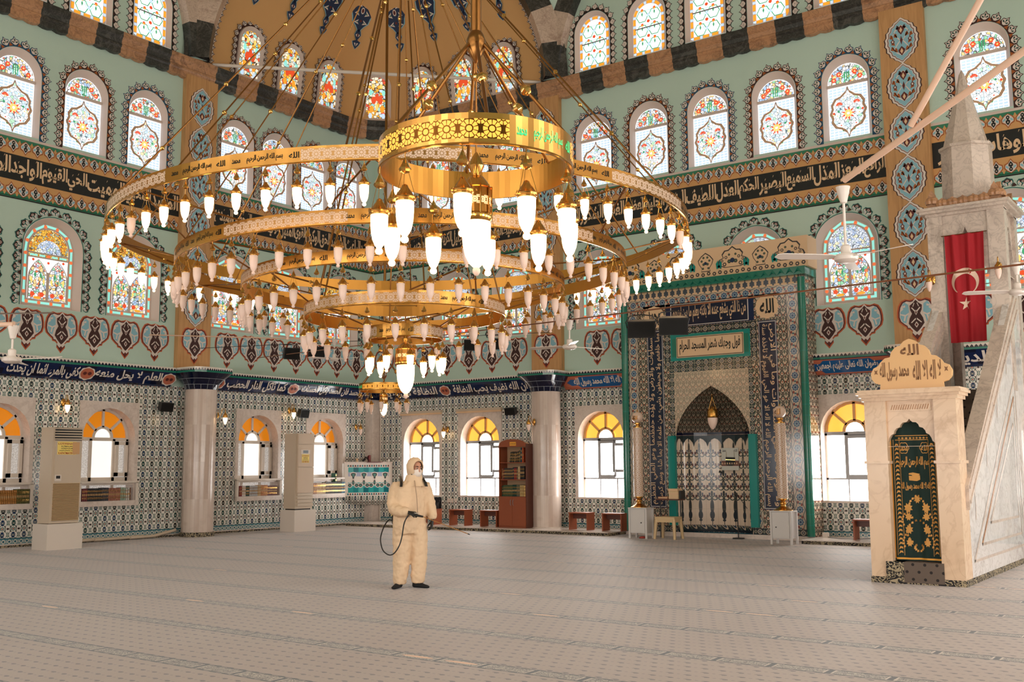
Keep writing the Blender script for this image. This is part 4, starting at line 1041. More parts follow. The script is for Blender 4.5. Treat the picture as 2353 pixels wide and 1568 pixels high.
for side in (0, 1):
    rows = []
    for i in range(17):
        t = R(90*i/16); c_, s_ = math.cos(t), math.sin(t)
        a = Vector((.28, -11.36+4.7*c_, 12.2+4.7*s_)) if side == 0 else Vector((11.25-4.7*c_, -.28, 12.2+4.7*s_))
        e = Vector((-d2, -d2, 0)) if side == 0 else Vector((d2, d2, 0))
        b = SC+e*(4.95*c_)+Vector((d2*.28, -d2*.28, 4.95*s_))
        rows.append([a.lerp(b, j/4) for j in range(5)])
    mb.grid(rows, turq)
    lo = lambda u, v, w: rows[min(int(u), 16)][0]
    def fp(s_, i_): # point s_ across at row i_
        return rows[i_][0].lerp(rows[i_][4], s_)
    for edge, sgn in ((0, 1), (1, -1)):
        for i in range(5, 16):
            p = fp(edge, i); q = fp(edge, i+1) if i < 16 else p; inn = (fp(1-edge, i)-p)
            if inn.length < .2: continue
            inn = inn.normalized(); up_ = (q-p); n_ = up_.cross(inn).normalized()
            if n_.dot(Vector((1,-1,0))) < 0: n_ = -n_
            for k, (m_, f) in enumerate(((brownp, 1.0), (whitep, .8), (brownp, .3))):
                mb.poly([p+n_*(.012+.003*k)+up_*(.5+x*.5*f)+inn*(.1+.10*f*y) for x, y in ((-1,-.8),(1,-.8),(1,.4),(0,1),(-1,.4))], m_)
tag(mb.build('ceiling_pendentive', smooth=30), 'pale turquoise pendentives between the striped arches', 'pendentive', kind='structure')
mb = MB(); mb.tube([(.05,-6.3,12.28),(6.3,-.05,12.28)], .045, pvc, 10)
tag(mb.build('tie_rod'), 'white steel tie bar spanning the foot of the half dome', 'tie bar')
mb = MB(); mb.lathe((11.3,-11.3,0), [(18,17.2),(9.3,17.2),(8.9,18.6),(7.9,20.8),(6,22.6),(3.2,23.8),(.02,24.2)], mat('dome_paint',(224,206,176),.8), 40)
tag(mb.build('ceiling'), 'cream painted main dome above the hall', 'ceiling', kind='structure')
# floor and the two walls behind the camera; glowing windows added as fill light
mb = MB(); mb.poly([(-.0,-27,0),(24,-27,0),(24,0,0),(0,0,0)], carpet); tag(mb.build('floor'), 'wall to wall beige prayer carpet with rows of dark bands', 'carpet', kind='structure')
def plainwall(name, fr, a, b, label, us):
    mb = MB(); h1 = [arch(u, .68, .86, 2.39, .68) for u in us]; h2 = [arch(u, .6, 5.4, 6.6, .6) for u in us]; h3 = [arch(u, .5, 9.1, 10.5, .5) for u in us]
    mb.holed([(a,0),(b,0),(b,3.7),(a,3.7)], h1, fr, 0, tilewall); mb.holed([(a,3.7),(b,3.7),(b,7.6),(a,7.6)], h2, fr, 0, turq); mb.poly([fr(u,v,0) for u, v in ((a,7.6),(b,7.6),(b,9),(a,9))], tan)
    mb.holed([(a,9),(b,9),(b,17.4),(a,17.4)], h3, fr, 0, turq)
    tag(mb.build(name, smooth=0), label, 'wall', kind='structure')
    for lst, m_, dn in ((h1, skyglow, 'tall clear'), (h2, mat('upper_fill_pane', (255,255,255), .2, emit=(255,246,236), estr=5.0), 'middle coloured'), (h3, MATS.get('upper_fill_pane'), 'upper coloured')):
        for i, h in enumerate(lst):
            w = window('%s %s window of the wall behind the camera (%s)' % (order[i], dn, label.split(' ')[0]))
            s = MB(); s.strip([fr(u, v, 0) for u, v in h], [fr(u, v, -.3) for u, v in h], plaster, close=True); s.build('surround', w)
            g = MB(); g.poly([fr(u, v, -.3) for u, v in h], m_ or MATS['upper_fill_pane']); g.build('pane', w)
plainwall('wall_right', lambda u, v, w: (24-w, -u, v), 0, 27, 'right hand wall of the hall, outside the picture', [3.2, 6.2, 9.2, 12.2, 15.2, 18.2])
plainwall('wall_front', lambda u, v, w: (24-u, -27+w, v), 0, 24, 'entrance wall of the hall, behind the camera', [2.4, 5.4, 8.4, 11.4, 14.4, 17.4, 20.4])

# ------------------------------------------------------------------ camera, world, light
cam = bpy.data.cameras.new('camera'); co = bpy.data.objects.new('camera', cam); COL.objects.link(co)
YAW, PITCH, ROLL = R(35.91303760287), R(6.978497186), R(-0.33936967)
f_ = Vector((-math.sin(YAW)*math.cos(PITCH), math.cos(YAW)*math.cos(PITCH), math.sin(PITCH))); r_ = Vector((math.cos(YAW), math.sin(YAW), 0)); u_v = r_.cross(f_)
rr_ = r_*math.cos(ROLL)+u_v*math.sin(ROLL); uu_ = u_v*math.cos(ROLL)-r_*math.sin(ROLL)
Mx = Matrix((rr_, uu_, -f_)).transposed().to_4x4(); Mx.translation = Vector((21.80940122, -22.89296186, 1.645084))
co.matrix_world = Mx; cam.sensor_width = 36; cam.lens = 36*2366.6880389901876/2353; cam.clip_start = .05; cam.clip_end = 200
bpy.context.scene.camera = co
w = bpy.data.worlds.new('world'); bpy.context.scene.world = w; w.use_nodes = True
w.node_tree.nodes['Background'].inputs[0].default_value = (.9,.95,1,1); w.node_tree.nodes['Background'].inputs[1].default_value = 1.0
sc = bpy.context.scene
sc.view_settings.view_transform = 'Standard'; sc.view_settings.look = 'None'; sc.view_settings.exposure = 0.6; sc.view_settings.gamma = 1.0; sc.view_settings.use_curve_mapping = False
sc.cycles.use_denoising = True; sc.cycles.use_adaptive_sampling = True; sc.cycles.adaptive_threshold = 0.02; sc.cycles.max_bounces = 6; sc.cycles.diffuse_bounces = 4; sc.cycles.glossy_bounces = 3; sc.cycles.transmission_bounces = 3
sc.cycles.sample_clamp_indirect = 6.0; sc.cycles.caustics_reflective = False; sc.cycles.caustics_refractive = False
# ------------------------------------------------------------------ chandeliers
LAMP_CAP = [(.004,-.185),(.016,-.192),(.022,-.208),(.036,-.226),(.050,-.250),(.060,-.258),(.068,-.266),(.064,-.276),(.054,-.279),(.053,-.288),(.048,-.290)]
LAMP_GLASS = [(.047,-.284),(.0535,-.292),(.053,-.345),(.049,-.40),(.041,-.440),(.028,-.472),(.0165,-.487),(.015,-.492),(.0225,-.503),(.0235,-.514),(.016,-.526),(.001,-.531)]
BELL = [(.003,-.028),(.011,-.045),(.020,-.066),(.034,-.092),(.037,-.102),(.030,-.114),(.012,-.122),(.001,-.124)]
def lamp_brass(mb, M, m, n=12, fine=True):
    mb.lathe((0,0,0), LAMP_CAP, m, n, M=M)
    if fine:
        for k in range(3):
            t = 2*PI*k/3+.4; c_, s_ = math.cos(t), math.sin(t)
            mb.tube([M @ Vector((.020*c_,.020*s_,-.112)), M @ Vector((.062*c_,.062*s_,-.264))], .0022, m, 4, False)
            mb.tube([M @ Vector((.064*c_,.064*s_,-.27)), M @ Vector((.078*c_,.078*s_,-.262)), M @ Vector((.082*c_,.082*s_,-.272))], .004, m, 5)
        mb.tube([M @ Vector((.054*math.cos(t), .054*math.sin(t), -.29-.028*math.sin((t-.4)/2)**2*2)) for t in [.4+2*PI*i/12/1.6 for i in range(13)]], .0014, m, 4, False)
    mb.tube([M @ Vector((0,0,0)), M @ Vector((0,0,-.03))], .004, m, 5, False)
def lamp_glass(mb, M, m, n=14): mb.lathe((0,0,0), LAMP_GLASS, m, n, M=M)
def lamp_bell(mb, M, m): mb.lathe((0,0,0), BELL, m, 8, M=M)
I4 = Matrix.Identity(4)
def lamp_proto(on, mats=(brass, gold)):
    a = MB(); lamp_brass(a, I4, mats[0]); o = a.build('lamp', smooth=40)
    g = MB(); lamp_glass(g, I4, glass_on if on else glass_off); tag(g.build('glass_shade', o, smooth=60), 'lit frosted glass' if on else 'unlit frosted glass')
    b = MB(); lamp_bell(b, I4, mats[1]); b.build('bell', o, smooth=0)
    return o
P_ON, P_OFF = lamp_proto(True), lamp_proto(False)
def band(parent, R_, zb, h, segs, lat, letters, name='ring_band', th=.014, nseg=120, label=None, lat_frac=.72, words='بسم الله الرحمن الرحيم'):
    """segs: list of (start angle, end angle, kind) kinds 'lat' or 'txt'"""
    mb = MB()
    def kind(a):
        for s, e, k in segs:
            if s <= a < e or s <= a+360 < e or s <= a-360 < e: return k
        return 'txt'
    for i in range(nseg):
        a0, a1 = 360*i/nseg, 360*(i+1)/nseg; k = kind((a0+a1)/2)
        c0, s0, c1, s1 = math.cos(R(a0)), math.sin(R(a0)), math.cos(R(a1)), math.sin(R(a1))
        def q(r, z, c, s): return (r*c, r*s, z)
        e = h*(1-lat_frac)/2
        def qu(r0, z0, r1, z1, m, uv=None): mb.poly([q(r0,z0,c0,s0), q(r0,z0,c1,s1), q(r1,z1,c1,s1), q(r1,z1,c0,s0)], m, uv)
        if k == 'lat':
            qu(R_, zb, R_, zb+e, brass); qu(R_, zb+h-e, R_, zb+h, brass)
            u0, u1 = R_*R(a0), R_*R(a1)
            hh = (h-2*e)/2
            qu(R_, zb+e, R_, zb+h-e, lat, [(u0,-hh),(u1,-hh),(u1,hh),(u0,hh)])
        else: qu(R_, zb, R_, zb+h, brass)
        qu(R_-th, zb, R_, zb, gold); qu(R_-th, zb+h, R_, zb+h, brass); qu(R_-th, zb, R_-th, zb+h, brass_in)
        qu(R_+.006, zb+.004, R_, zb, gold); qu(R_+.006, zb+.004, R_, zb+.014, gold)
    for s, e, k in segs:
        if k != 'txt': continue
        L_ = R_*R(e-s)
        f = lambda u, v, w: ((R_+.003+w)*math.cos(R(s)+u/R_), (R_+.003+w)*math.sin(R(s)+u/R_), zb+v)
        n = max(1, round(L_/1.0)); st = L_/n
        for i in range(n):
            o_ = i*st
            put_text(mb, 'محمد', f, o_+st*.05, o_+st*.17, h*.38, h*.66, 0, letters, .02)
            put_text(mb, words, f, o_+st*.26, o_+st*.74, h*.26, h*.78, 0, letters, .02)
            put_text(mb, 'الله', f, o_+st*.82, o_+st*.95, h*.34, h*.72, 0, letters, .02)
    o = mb.build(name, parent, smooth=40)
    if label: o['label'] = label
    return o
def ballrod(parent, p, q, r, name='rod', balls=(.3,.55,.8), rb=.034, m=None):
    mb = MB(); p, q = Vector(p), Vector(q); m = m or brassd
    mb.tube([p, q], r, m, 7)
    for t in balls: 
        c = p.lerp(q, t); d = (q-p).normalized(); Mr = d.to_track_quat('Z','Y').to_matrix().to_4x4(); Mr.translation = c
        mb.lathe((0,0,0), [(r,-rb*1.1),(rb*.62,-rb*.8),(rb,-rb*.15),(rb,rb*.15),(rb*.62,rb*.8),(r,rb*1.1)], gold, 8, M=Mr)
    return mb.build(name, parent, smooth=30)
cam_p = Vector((21.81,-22.89,1.645))
fwd = Vector((-.5866,.8099,0))
def centre_lamp(parent, z, r, h, chain_to, on=True, name='centre_lamp'):
    """large pendant in the middle: pierced brass collar over an urn of glass; z is the glass rim"""
    mb = MB(); c = (0,0,z)
    mb.lathe(c, [(.01,h*1.15),(r*.5,h*1.08),(r*.8,h*.95),(r*1.02,h*.82),(r*1.06,h*.80)], brass, 20)
    ns = 24
    for i in range(ns):
        a0, a1 = 2*PI*i/ns, 2*PI*(i+1)/ns
        pts = [(r*math.cos(a0), r*math.sin(a0), z+h*.16), (r*math.cos(a1), r*math.sin(a1), z+h*.16), (r*math.cos(a1), r*math.sin(a1), z+h*.78), (r*math.cos(a0), r*math.sin(a0), z+h*.78)]
        hh = h*.31; mb.poly(pts, lat_warm, [(r*a0,-hh),(r*a1,-hh),(r*a1,hh),(r*a0,hh)])
    for k in range(10):
        t = 2*PI*k/10; mb.tube([(r*1.06*math.cos(t), r*1.06*math.sin(t), z+h*.1), (r*1.06*math.cos(t), r*1.06*math.sin(t), z+h*.84)], r*.055, gold, 5)
    mb.lathe(c, [(r*1.0,h*.18),(r*1.14,h*.13),(r*1.14,h*.06),(r*1.02,.0),(r*.97,-.005)], gold, 20)
    mb.tube([(0,0,z+h*1.1), (0,0,chain_to)], .012, brassd, 6)
    mb.lathe((0,0,z+h*1.35), [(.005,.09),(.03,.05),(.05,.0),(.03,-.05),(.01,-.08)], gold, 10)
    o = mb.build(name, parent, smooth=35)
    g = MB(); k = r/.09
    g.lathe(c, [(r*.96,0),(r*1.0,-.02*k),(r*.99,-.08*k),(r*.93,-.15*k),(r*.78,-.21*k),(r*.52,-.26*k),(r*.24,-.285*k),(r*.16,-.29*k)], glass_big if on else glass_off, 24)
    g.build('glass_shade', o, smooth=60)
    f = MB(); f.lathe(c, [(r*.17,-.286*k),(r*.26,-.30*k),(r*.27,-.315*k),(r*.14,-.335*k),(.001,-.34*k)], glass_off, 14); f.build('finial', o, smooth=50)
    return o

# main chandelier
main = empty('chandelier', (11.32,-11.18,3.2), label='huge five-tier brass ring chandelier hanging in the middle of the hall', cat='chandelier')
main.rotation_mode = 'QUATERNION'
from mathutils import Quaternion
main.rotation_quaternion = Quaternion(fwd, -.0115)
Z0 = 3.2
RINGS = [(4.33, 5.10, .190, 7, 245.0, 70, 26.0), (3.39, 4.595, .195, 6, 268.6, 54, 30.3), (2.45, 4.31, .185, 4, 309.4, 40, 47.8), (1.53, 3.905, .192, 3, 241.0, 24, 88.0), (.575, 3.575, .195, 2, 326.5, 10, 120.0)]
spots = []
for ri, (r, z, h, per, ph, nl, span) in enumerate(RINGS):
    segs = []; P_ = 360/per
    for k in range(per): segs += [((ph+k*P_) % 360, (ph+k*P_) % 360+span, 'lat'), ((ph+k*P_+span) % 360, (ph+k*P_+span) % 360+P_-span, 'txt')]
    band(main, r, z-Z0, h, segs, lat_dim, darkletter if ri != 4 else darkletter, nseg=(180,150,120,96,60)[ri])
    ph0 = (254.3, 264.6, 256.4, 261.5, 282.6)[ri]
    for k in range(nl):
        a = R(ph0+360*k/nl); p = Vector((r*math.cos(a)*.998, r*math.sin(a)*.998, z-Z0))
        on = (ri in (0, 4)) and not (ri == 0 and k in (1, 23, 40, 58))
        spots.append(((Vector((11.32,-11.18,Z0))+p-cam_p).length, p, on))
spots.sort(key=lambda t: t[0])
for d, p, on in spots[:100]:
    c = copy_tree(P_ON if on else P_OFF, main); c.location = p
a_, g1, g0, b_ = MB(), MB(), MB(), MB()
for d, p, on in spots[100:]:
    M = Matrix.Translation(p); lamp_brass(a_, M, brass, 8, False); lamp_bell(a_, M, gold); lamp_glass(a_, M, glass_on if on else glass_off, 10)
tag(a_.build('far_lamps', main, smooth=50), kind='stuff')
for o in (P_ON, P_OFF):
    for ch in list(o.children): bpy.data.objects.remove(ch)
    bpy.data.objects.remove(o)
AP = Vector((0,0,10.75-Z0))
def onring(i, deg, top=True): r, z, h = RINGS[i][:3]; return Vector(((r-.02)*math.cos(R(deg)), (r-.02)*math.sin(R(deg)), z-Z0+(h if top else 0)))
for k in range(12): ballrod(main, onring(0, 243+30*k), AP+Vector((0,0,-.1)), .010 if k % 2 else .014, balls=(.16,.36,.56,.76))
for k in range(6): ballrod(main, onring(1, 250+60*k), AP+Vector((0,0,-.2)), .010, balls=(.35,.65))
for k in range(6): ballrod(main, onring(3, 262+60*k), AP+Vector((0,0,-.25)), .012, balls=(.25,.5,.75))
for i, n, sp in ((0, 8, 12), (1, 6, 15), (2, 5, 20), (3, 4, 30)):
    for k in range(n):
        a = 262+360*k/n
        for s in (-1, 1): ballrod(main, onring(i, a, False)+Vector((0,0,.04)), onring(i+1, a+s*sp, True), .012, 'strut', (.5,), .024)
mb = MB(); mb.lathe(AP, [(.02,-.55),(.10,-.45),(.16,-.30),(.10,-.15),(.20,0),(.20,.2),(.06,.35)], brass, 16); mb.tube([AP+Vector((0,0,.3)), AP+Vector((0,0,13.2))], .05, brassd, 10); mb.build('stem', main)
centre_lamp(main, 3.20-Z0, .137, .30, 3.55-Z0+.4)
mb = MB(); mb.tube([(-.56,0,.44),(.56,0,.44)], .012, brassd, 6); mb.tube([(0,-.56,.44),(0,.56,.44)], .012, brassd, 6); mb.build('cross_bar', main)

def small_chandelier(loc, label, on, letters, seg0, lat, top, phase, arm0):
    x, y, z = loc
    e = empty('chandelier', (x, y, 2.9), label=label, cat='chandelier'); zb = z-2.9; r = .60
    band(e, r, zb, .185, [(seg0, seg0+129, 'lat'), (seg0+129, seg0+180, 'txt'), (seg0+180, seg0+309, 'lat'), (seg0+309, seg0+360, 'txt')], lat, letters, nseg=96, lat_frac=.62)
    pr = lamp_proto(on)
    for k in range(10):
        a = R(phase+36*k); c = pr if k == 0 else copy_tree(pr); c.parent = e; c.location = (r*.99*math.cos(a), r*.99*math.sin(a), zb)
    for k in range(6):
        a = R(arm0+60*k); ballrod(e, (r*.98*math.cos(a), r*.98*math.sin(a), zb+.18), (.055*math.cos(a), .055*math.sin(a), zb+.83), .011, 'rod', (.48,), .036, brassd)
    mb = MB(); mb.lathe((0,0,zb+.80), [(.004,-.09),(.03,-.05),(.055,.0),(.062,.06),(.048,.10),(.036,.12)], brassd, 16); mb.tube([(0,0,zb+.9),(0,0,top-2.9)], .034, brassd, 12); mb.build('stem', e)
    ballrod(e, (0,0,zb+.72), (0,0,zb+.08), .006, 'rod', (.15,.7), .026)
    centre_lamp(e, zb-.30, .09, .26, zb+.1)
    return e
small_chandelier((18.0,-18.0,3.445), 'small brass ring chandelier with glowing amber lattice, closest to the camera', True, green_lit, 199, lat_lit, 17.2, 12.5, 254)
small_chandelier((4.57,-4.43,3.49), 'small brass ring chandelier with unlit outer lamps, farthest away near the room corner', False, green_lit, 254, lat_lit, 16.8, 20, 254)
# ------------------------------------------------------------------ mihrab
MX, MY = 11.42, -.60
FM = lambda u, v, w: (MX+u, MY-w, v)
mih = empty('mihrab', (MX, MY, 0), label='projecting tiled prayer niche with navy calligraphy strips and pierced crest', cat='mihrab', kind='structure')
def mbuild(mb, name, smooth=0):
    o = mb.build(name, smooth=smooth); o.parent = mih; o.matrix_parent_inverse = Matrix.Translation((-MX, -MY, 0)); return o
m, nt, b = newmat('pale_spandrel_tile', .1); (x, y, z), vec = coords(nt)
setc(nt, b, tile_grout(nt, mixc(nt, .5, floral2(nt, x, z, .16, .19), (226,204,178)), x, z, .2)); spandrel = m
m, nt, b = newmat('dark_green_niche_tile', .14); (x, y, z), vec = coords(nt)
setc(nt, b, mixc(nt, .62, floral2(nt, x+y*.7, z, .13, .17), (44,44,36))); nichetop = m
niche = arch(0, .93, .10, 2.35, 1.16, 16, .38)
mb = MB()
mb.holed([(-2.35,0),(2.35,0),(2.35,5.9),(-2.35,5.9)], [niche], FM, 0, mihtile)
for s in (-1, 1): mb.poly([FM(s*2.35,0,0),FM(s*2.35,5.9,0),FM(s*2.35,5.9,-.6),FM(s*2.35,0,-.6)], mihtile)
def rect(u0, u1, v0, v1, lay, m, uvr=None):
    p = [(u0,v0),(u1,v0),(u1,v1),(u0,v1)]; k = LAY*lay
    uv = None
    if uvr == 'v': uv = [(v0,-(u1-u0)/2),(v0,(u1-u0)/2),(v1,(u1-u0)/2),(v1,-(u1-u0)/2)]
    if uvr == 'u': uv = [(u0,-(v1-v0)/2),(u1,-(v1-v0)/2),(u1,(v1-v0)/2),(u0,(v1-v0)/2)]
    mb.poly([FM(u, v, k) for u, v in p], m, uv)
for s in (-1, 1):
    a, b = sorted((s*1.90, s*2.19)); rect(a, b, .25, 5.5, 1, flowertile, 'v')
    a, b = sorted((s*1.22, s*1.66)); rect(a, b, .66, 4.94, 1, bluetile); rect(a+.015, b-.015, .68, 4.92, 2, whitetile); rect(a+.028, b-.028, .695, 4.905, 3, mat('navy_inscription_tile', (16,24,54), .14))
    a, b = sorted((s*.95, s*1.06)); rect(a, b, 2.35, 3.88, 1, roundel, 'v'); rect(a, b, 2.25, 2.35, 1, whitetile)
    # discs
    rect(s*1.45-.30, s*1.45+.30, 4.97, 5.55, 1, mihtile)
    mb.poly([FM(s*1.45+p, 5.26+q, LAY*2) for p, q in [(.275*math.cos(t)*(1+.035*math.cos(12*t)), .275*math.sin(t)*(1+.035*math.cos(12*t))) for t in [2*PI*i/48 for i in range(48)]]], cream)
    put_text(mb, 'الله' if s > 0 else 'محمد', FM, s*1.45-.17, s*1.45+.17, 5.10, 5.44, LAY*3, blackp, .03)
rect(-2.19, 2.19, 5.5, 5.72, 1, flowertile, 'u')
for s in (-1,1): pass
for i in range(26):
    u = -2.13+4.26*i/25
    mb.poly([FM(u+p, 5.80+q, LAY*2) for p, q in mirror([(0,.11),(.03,.06),(.06,.05),(.055,.01),(.065,-.03),(.02,-.04),(.02,-.07)])], mat('slate_blue_motif', (74,80,92), .2))
rect(-2.19, 2.19, 5.72, 5.9, 1, cream)
rect(-1.13, 1.13, 4.97, 5.55, 1, bluetile); rect(-1.0, 1.0, 4.99, 5.53, 2, whitetile); rect(-.98, .98, 5.005, 5.515, 3, MATS['navy_inscription_tile'])
put_text(mb, 'من ذا الذي يشفع عنده الا باذنه يعلم ما بين ايديهم', FM, -.94, .94, 5.05, 5.48, LAY*4, cream, .02)
rect(-1.18, 1.18, 4.80, 4.95, 1, roundel, 'u'); rect(-1.18, 1.18, 4.02, 4.14, 1, roundel, 'u'); rect(-1.18, -1.04, 4.14, 4.80, 1, roundel, 'v'); rect(1.04, 1.18, 4.14, 4.80, 1, roundel, 'v')
rect(-1.02, 1.02, 4.15, 4.79, 2, tealtile); rect(-.98, .98, 4.25, 4.69, 3, teal2); rect(-.86, .86, 4.22, 4.72, 4, cream); rect(-.845, .845, 4.235, 4.705, 5, blackp); rect(-.83, .83, 4.25, 4.69, 6, cream)
put_text(mb, 'فول وجهك شطر المسجد الحرام', FM, -.78, .78, 4.29, 4.65, LAY*7, blackp, .024)
rect(-1.06, 1.06, 3.88, 4.0, 1, roundel, 'u')
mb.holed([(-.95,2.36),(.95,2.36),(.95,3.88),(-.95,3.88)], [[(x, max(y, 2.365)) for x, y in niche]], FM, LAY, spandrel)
ft = lambda u0, u1, v0, v1, s_, cw: mb.mesh(text_mesh(s_, .008)[0], (lambda c: FM(u0+(u1-u0)*c.y, v0+(v1-v0)*(1-c.x), LAY*4)) if cw else (lambda c: FM(u0+(u1-u0)*(1-c.y), v0+(v1-v0)*c.x, LAY*4)), cream)
ft(1.25, 1.44, .74, 4.86, 'بسم الله الرحمن الرحيم الله لا اله الا هو الحي القيوم لا تاخذه سنة', True)
ft(1.44, 1.63, .74, 4.86, 'ولا نوم له ما في السماوات وما في الارض', True)
ft(-1.44, -1.25, .74, 4.86, 'وما خلفهم ولا يحيطون بشيء من علمه الا بما شاء وسع كرسيه', False)
ft(-1.63, -1.44, .74, 4.86, 'السماوات والارض ولا يؤده حفظهما وهو العلي العظيم', False)
rect(-2.35, -.95, .10, .24, 2, roundel, 'u'); rect(.95, 2.35, .10, .24, 2, roundel, 'u'); rect(-2.35, 2.35, 0, .10, 3, marb)
for s in (-1, 1): rect(*sorted((s*.93, s*1.20)), .26, .62, 1, flowertile, 'v')
mbuild(mb, 'tiled_front')
# green half columns on the outer edge, teal ones beside the niche
for s in (-1, 1):
    c = MB(); c.lathe((MX+s*2.28, MY-.02, 0), [(.085,.10),(.085,5.85)], teal2, 14)
    for z in [.1+.24*i for i in range(24)]: c.lathe((MX+s*2.28, MY-.02, z), [(.0855,0),(.0862,.004),(.0855,.008)], tealtile, 14)
    tag(mbuild(c, 'column', 40), 'green glazed edge column'); 
    c = MB(); c.box(MX+s*1.02-.09, MX+s*1.02+.09, MY-.10, MY+.03, .26, 2.36, tealtile); tag(mbuild(c, 'column'), 'teal glazed niche column')
    for i in range(9): c.box
# niche
mb = MB(); rows = []; N_ = 20
zs_ = [.10,.26]+[.26+.105*i for i in range(1, 20)]+[2.35]+[2.35+1.22*i/12 for i in range(1, 13)]
def half_w(z):
    if z <= 2.35: return .93
    best = 0
    for (a0, b0), (a1, b1) in zip(niche, niche[1:]):
        if b0 != b1 and min(b0, b1) <= z <= max(b0, b1): best = max(best, abs(a0+(a1-a0)*(z-b0)/(b1-b0)))
    return best
ztop = max(p[1] for p in niche)
zs_ = [z for z in zs_ if z < ztop-.005]+[ztop]
for z in zs_:
    w_ = half_w(z); dp = .54*w_/.93
    rows.append([(MX-w_*math.cos(PI*i/N_), MY+dp*math.sin(PI*i/N_), z) for i in range(N_+1)])
arcl_ = 1.55
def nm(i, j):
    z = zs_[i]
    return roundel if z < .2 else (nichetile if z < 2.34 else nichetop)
def nuv(i, j):
    z = zs_[i]; s_ = (j/N_-.5)*2.2
    return (s_, z-.18) if z < .2 or False else (s_+.11, z-.27)
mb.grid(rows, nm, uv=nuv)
# scalloped top of the white panels
for i in range(8):
    t0, t1 = PI*i/8, PI*(i+1)/8
    f = lambda s_, v: (MX-.925*math.cos(t0+(t1-t0)*s_), MY+.525*math.sin(t0+(t1-t0)*s_), v)
    mb.poly([f(0,2.36),f(1,2.36),f(1,2.10),f(.9,2.2),f(.7,2.27),f(.5,2.30),f(.3,2.27),f(.1,2.2),f(0,2.10)], mat('dark_teal_motif', (30,46,50), .15))
    mb.poly([f(0,2.44),f(1,2.44),f(1,2.36),f(0,2.36)], navytile)
mbuild(mb, 'niche', 30)
# carved cornice and crest
mb = MB()
mb.box(MX-2.42, MX+2.42, MY-.14, MY+.58, 5.90, 6.08, teal2)
for i in range(24):
    u = -2.36+4.72*i/24; d = 4.72/24
    mb.poly([FM(u, 5.92, .145), FM(u+d*.5, 6.06, .145), FM(u+d*.5, 5.99, .19)], tealtile); mb.poly([FM(u+d*.5, 6.06, .145), FM(u+d, 5.92, .145), FM(u+d*.5, 5.99, .19)], teal2)
tag(mbuild(mb, 'cornice'), 'sea green zigzag cornice')
mb = MB(); mb.box(MX-2.44, MX+2.48, MY-.08, MY+.5, 6.08, 6.78, cream)
CR = lambda u, v, w: (MX+u, MY-.08-w, v)
for i in range(7):
    u = -2.05+4.1*i/6; big = i % 2 == 0
    A_ = mirror([(0,.66),(.10,.58),(.20,.57),(.27,.48),(.24,.40),(.34,.36),(.38,.27),(.30,.20),(.20,.16)]) if big else mirror([(0,.58),(.12,.50),(.20,.40),(.17,.30),(.10,.20),(.12,.12)])
    coat(mb, [(u+x, 6.10+y) for x, y in A_], CR, 1, mat('crest_dark_line', (48,40,44), .3)); coat(mb, [(u+x*.90, 6.13+y*.90) for x, y in A_], CR, 2, cream)
    for s in (-1, 1):
        for a, b, r_ in ((.08,.30,.05),(.16,.40,.04),(.20,.24,.05),(.08,.46,.03),(.26,.33,.035)) if big else ((.05,.30,.035),(.10,.38,.03),(.05,.46,.03),(.07,.2,.03)):
            coat(mb, [(u+s*a+p, 6.10+b+q) for p, q in circ(0,0,r_,6)], CR, 3, MATS['crest_dark_line']); coat(mb, [(u+s*a+p, 6.10+b+q) for p, q in circ(0,0,r_*.5,6)], CR, 4, cream if a > .1 else mat('muted_green_motif',(90,120,90),.3))
        if i < 6 or s < 0: coat(mb, [(u+s*.30+s*p, 6.30+q) for p, q in ((.0,.0),(.10,-.06),(.12,.08),(.06,.16),(.05,.06))], CR, 5, tealtile)
    coat(mb, circ(u, 6.42, .06 if big else .04, 8), CR, 5, navyp)
for i in range(34):
    u = -2.38+4.76*i/33
    coat(mb, [(u+p, 6.15+.02*(i % 2)+q) for p, q in circ(0,0,.05,6)], CR, 2, MATS['crest_dark_line']); coat(mb, [(u+p, 6.15+.02*(i % 2)+q) for p, q in circ(0,0,.022,5)], CR, 3, cream)
tag(mbuild(mb, 'crest'), 'cream tile crest with dark palmettes')
# ledge running along the mihrab wall
mb = MB()
for a, b in ((.34, MX-2.36), (MX+2.36, 17.15)): mb.box(a, b, -1.43, 0, 0, .065, bordercarpet); mb.box(a, b, -1.45, 0, .065, .085, marb)
tag(mb.build('baseboard_back'), 'low marble ledge edged in dark carpet below the mihrab wall', 'ledge', kind='structure')
mb = MB(); mb.box(0, .03, -27, -.36, 0, .05, bordercarpet); mb.box(0, .02, -27, -.36, .05, .075, marb); tag(mb.build('baseboard_left'), 'dark carpet edging along the left wall', 'baseboard', kind='structure')
# ------------------------------------------------------------------ marble pulpit with stairs
XA, XB, YF = 17.19, 18.44, -7.85
mbr = empty('stair_pulpit', ((XA+XB)/2, -5.2, 0), label='tall veined marble pulpit with stairs, canopy and conical spire on the right', cat='pulpit')
def pb(mb, name, smooth=25, parent=None):
    o = mb.build(name, smooth=smooth); p = parent or mbr
    o.parent = p; o.matrix_parent_inverse = Matrix.Translation(p.location).inverted() if p is mbr else Matrix.Identity(4); return o
FP = lambda yv: (lambda u, v, w: (u, yv-w, v))
def scallop(uc, hw, z0, zs, zt):
    """ogee arch with lobes, left spring to right spring"""
    h = [(0,1.0),(.05,.93),(.13,.87),(.27,.86),(.36,.78),(.40,.68),(.54,.64),(.63,.54),(.66,.44),(.78,.38),(.86,.26),(.90,.14),(1.0,.06),(1.0,0)]
    R_ = [(uc+x*hw, zs+y*(zt-zs)) for x, y in h]; L_ = [(uc-x*hw, zs+y*(zt-zs)) for x, y in reversed(h[1:])]
    return [(uc-hw, z0)]+L_+R_+[(uc+hw, z0)]
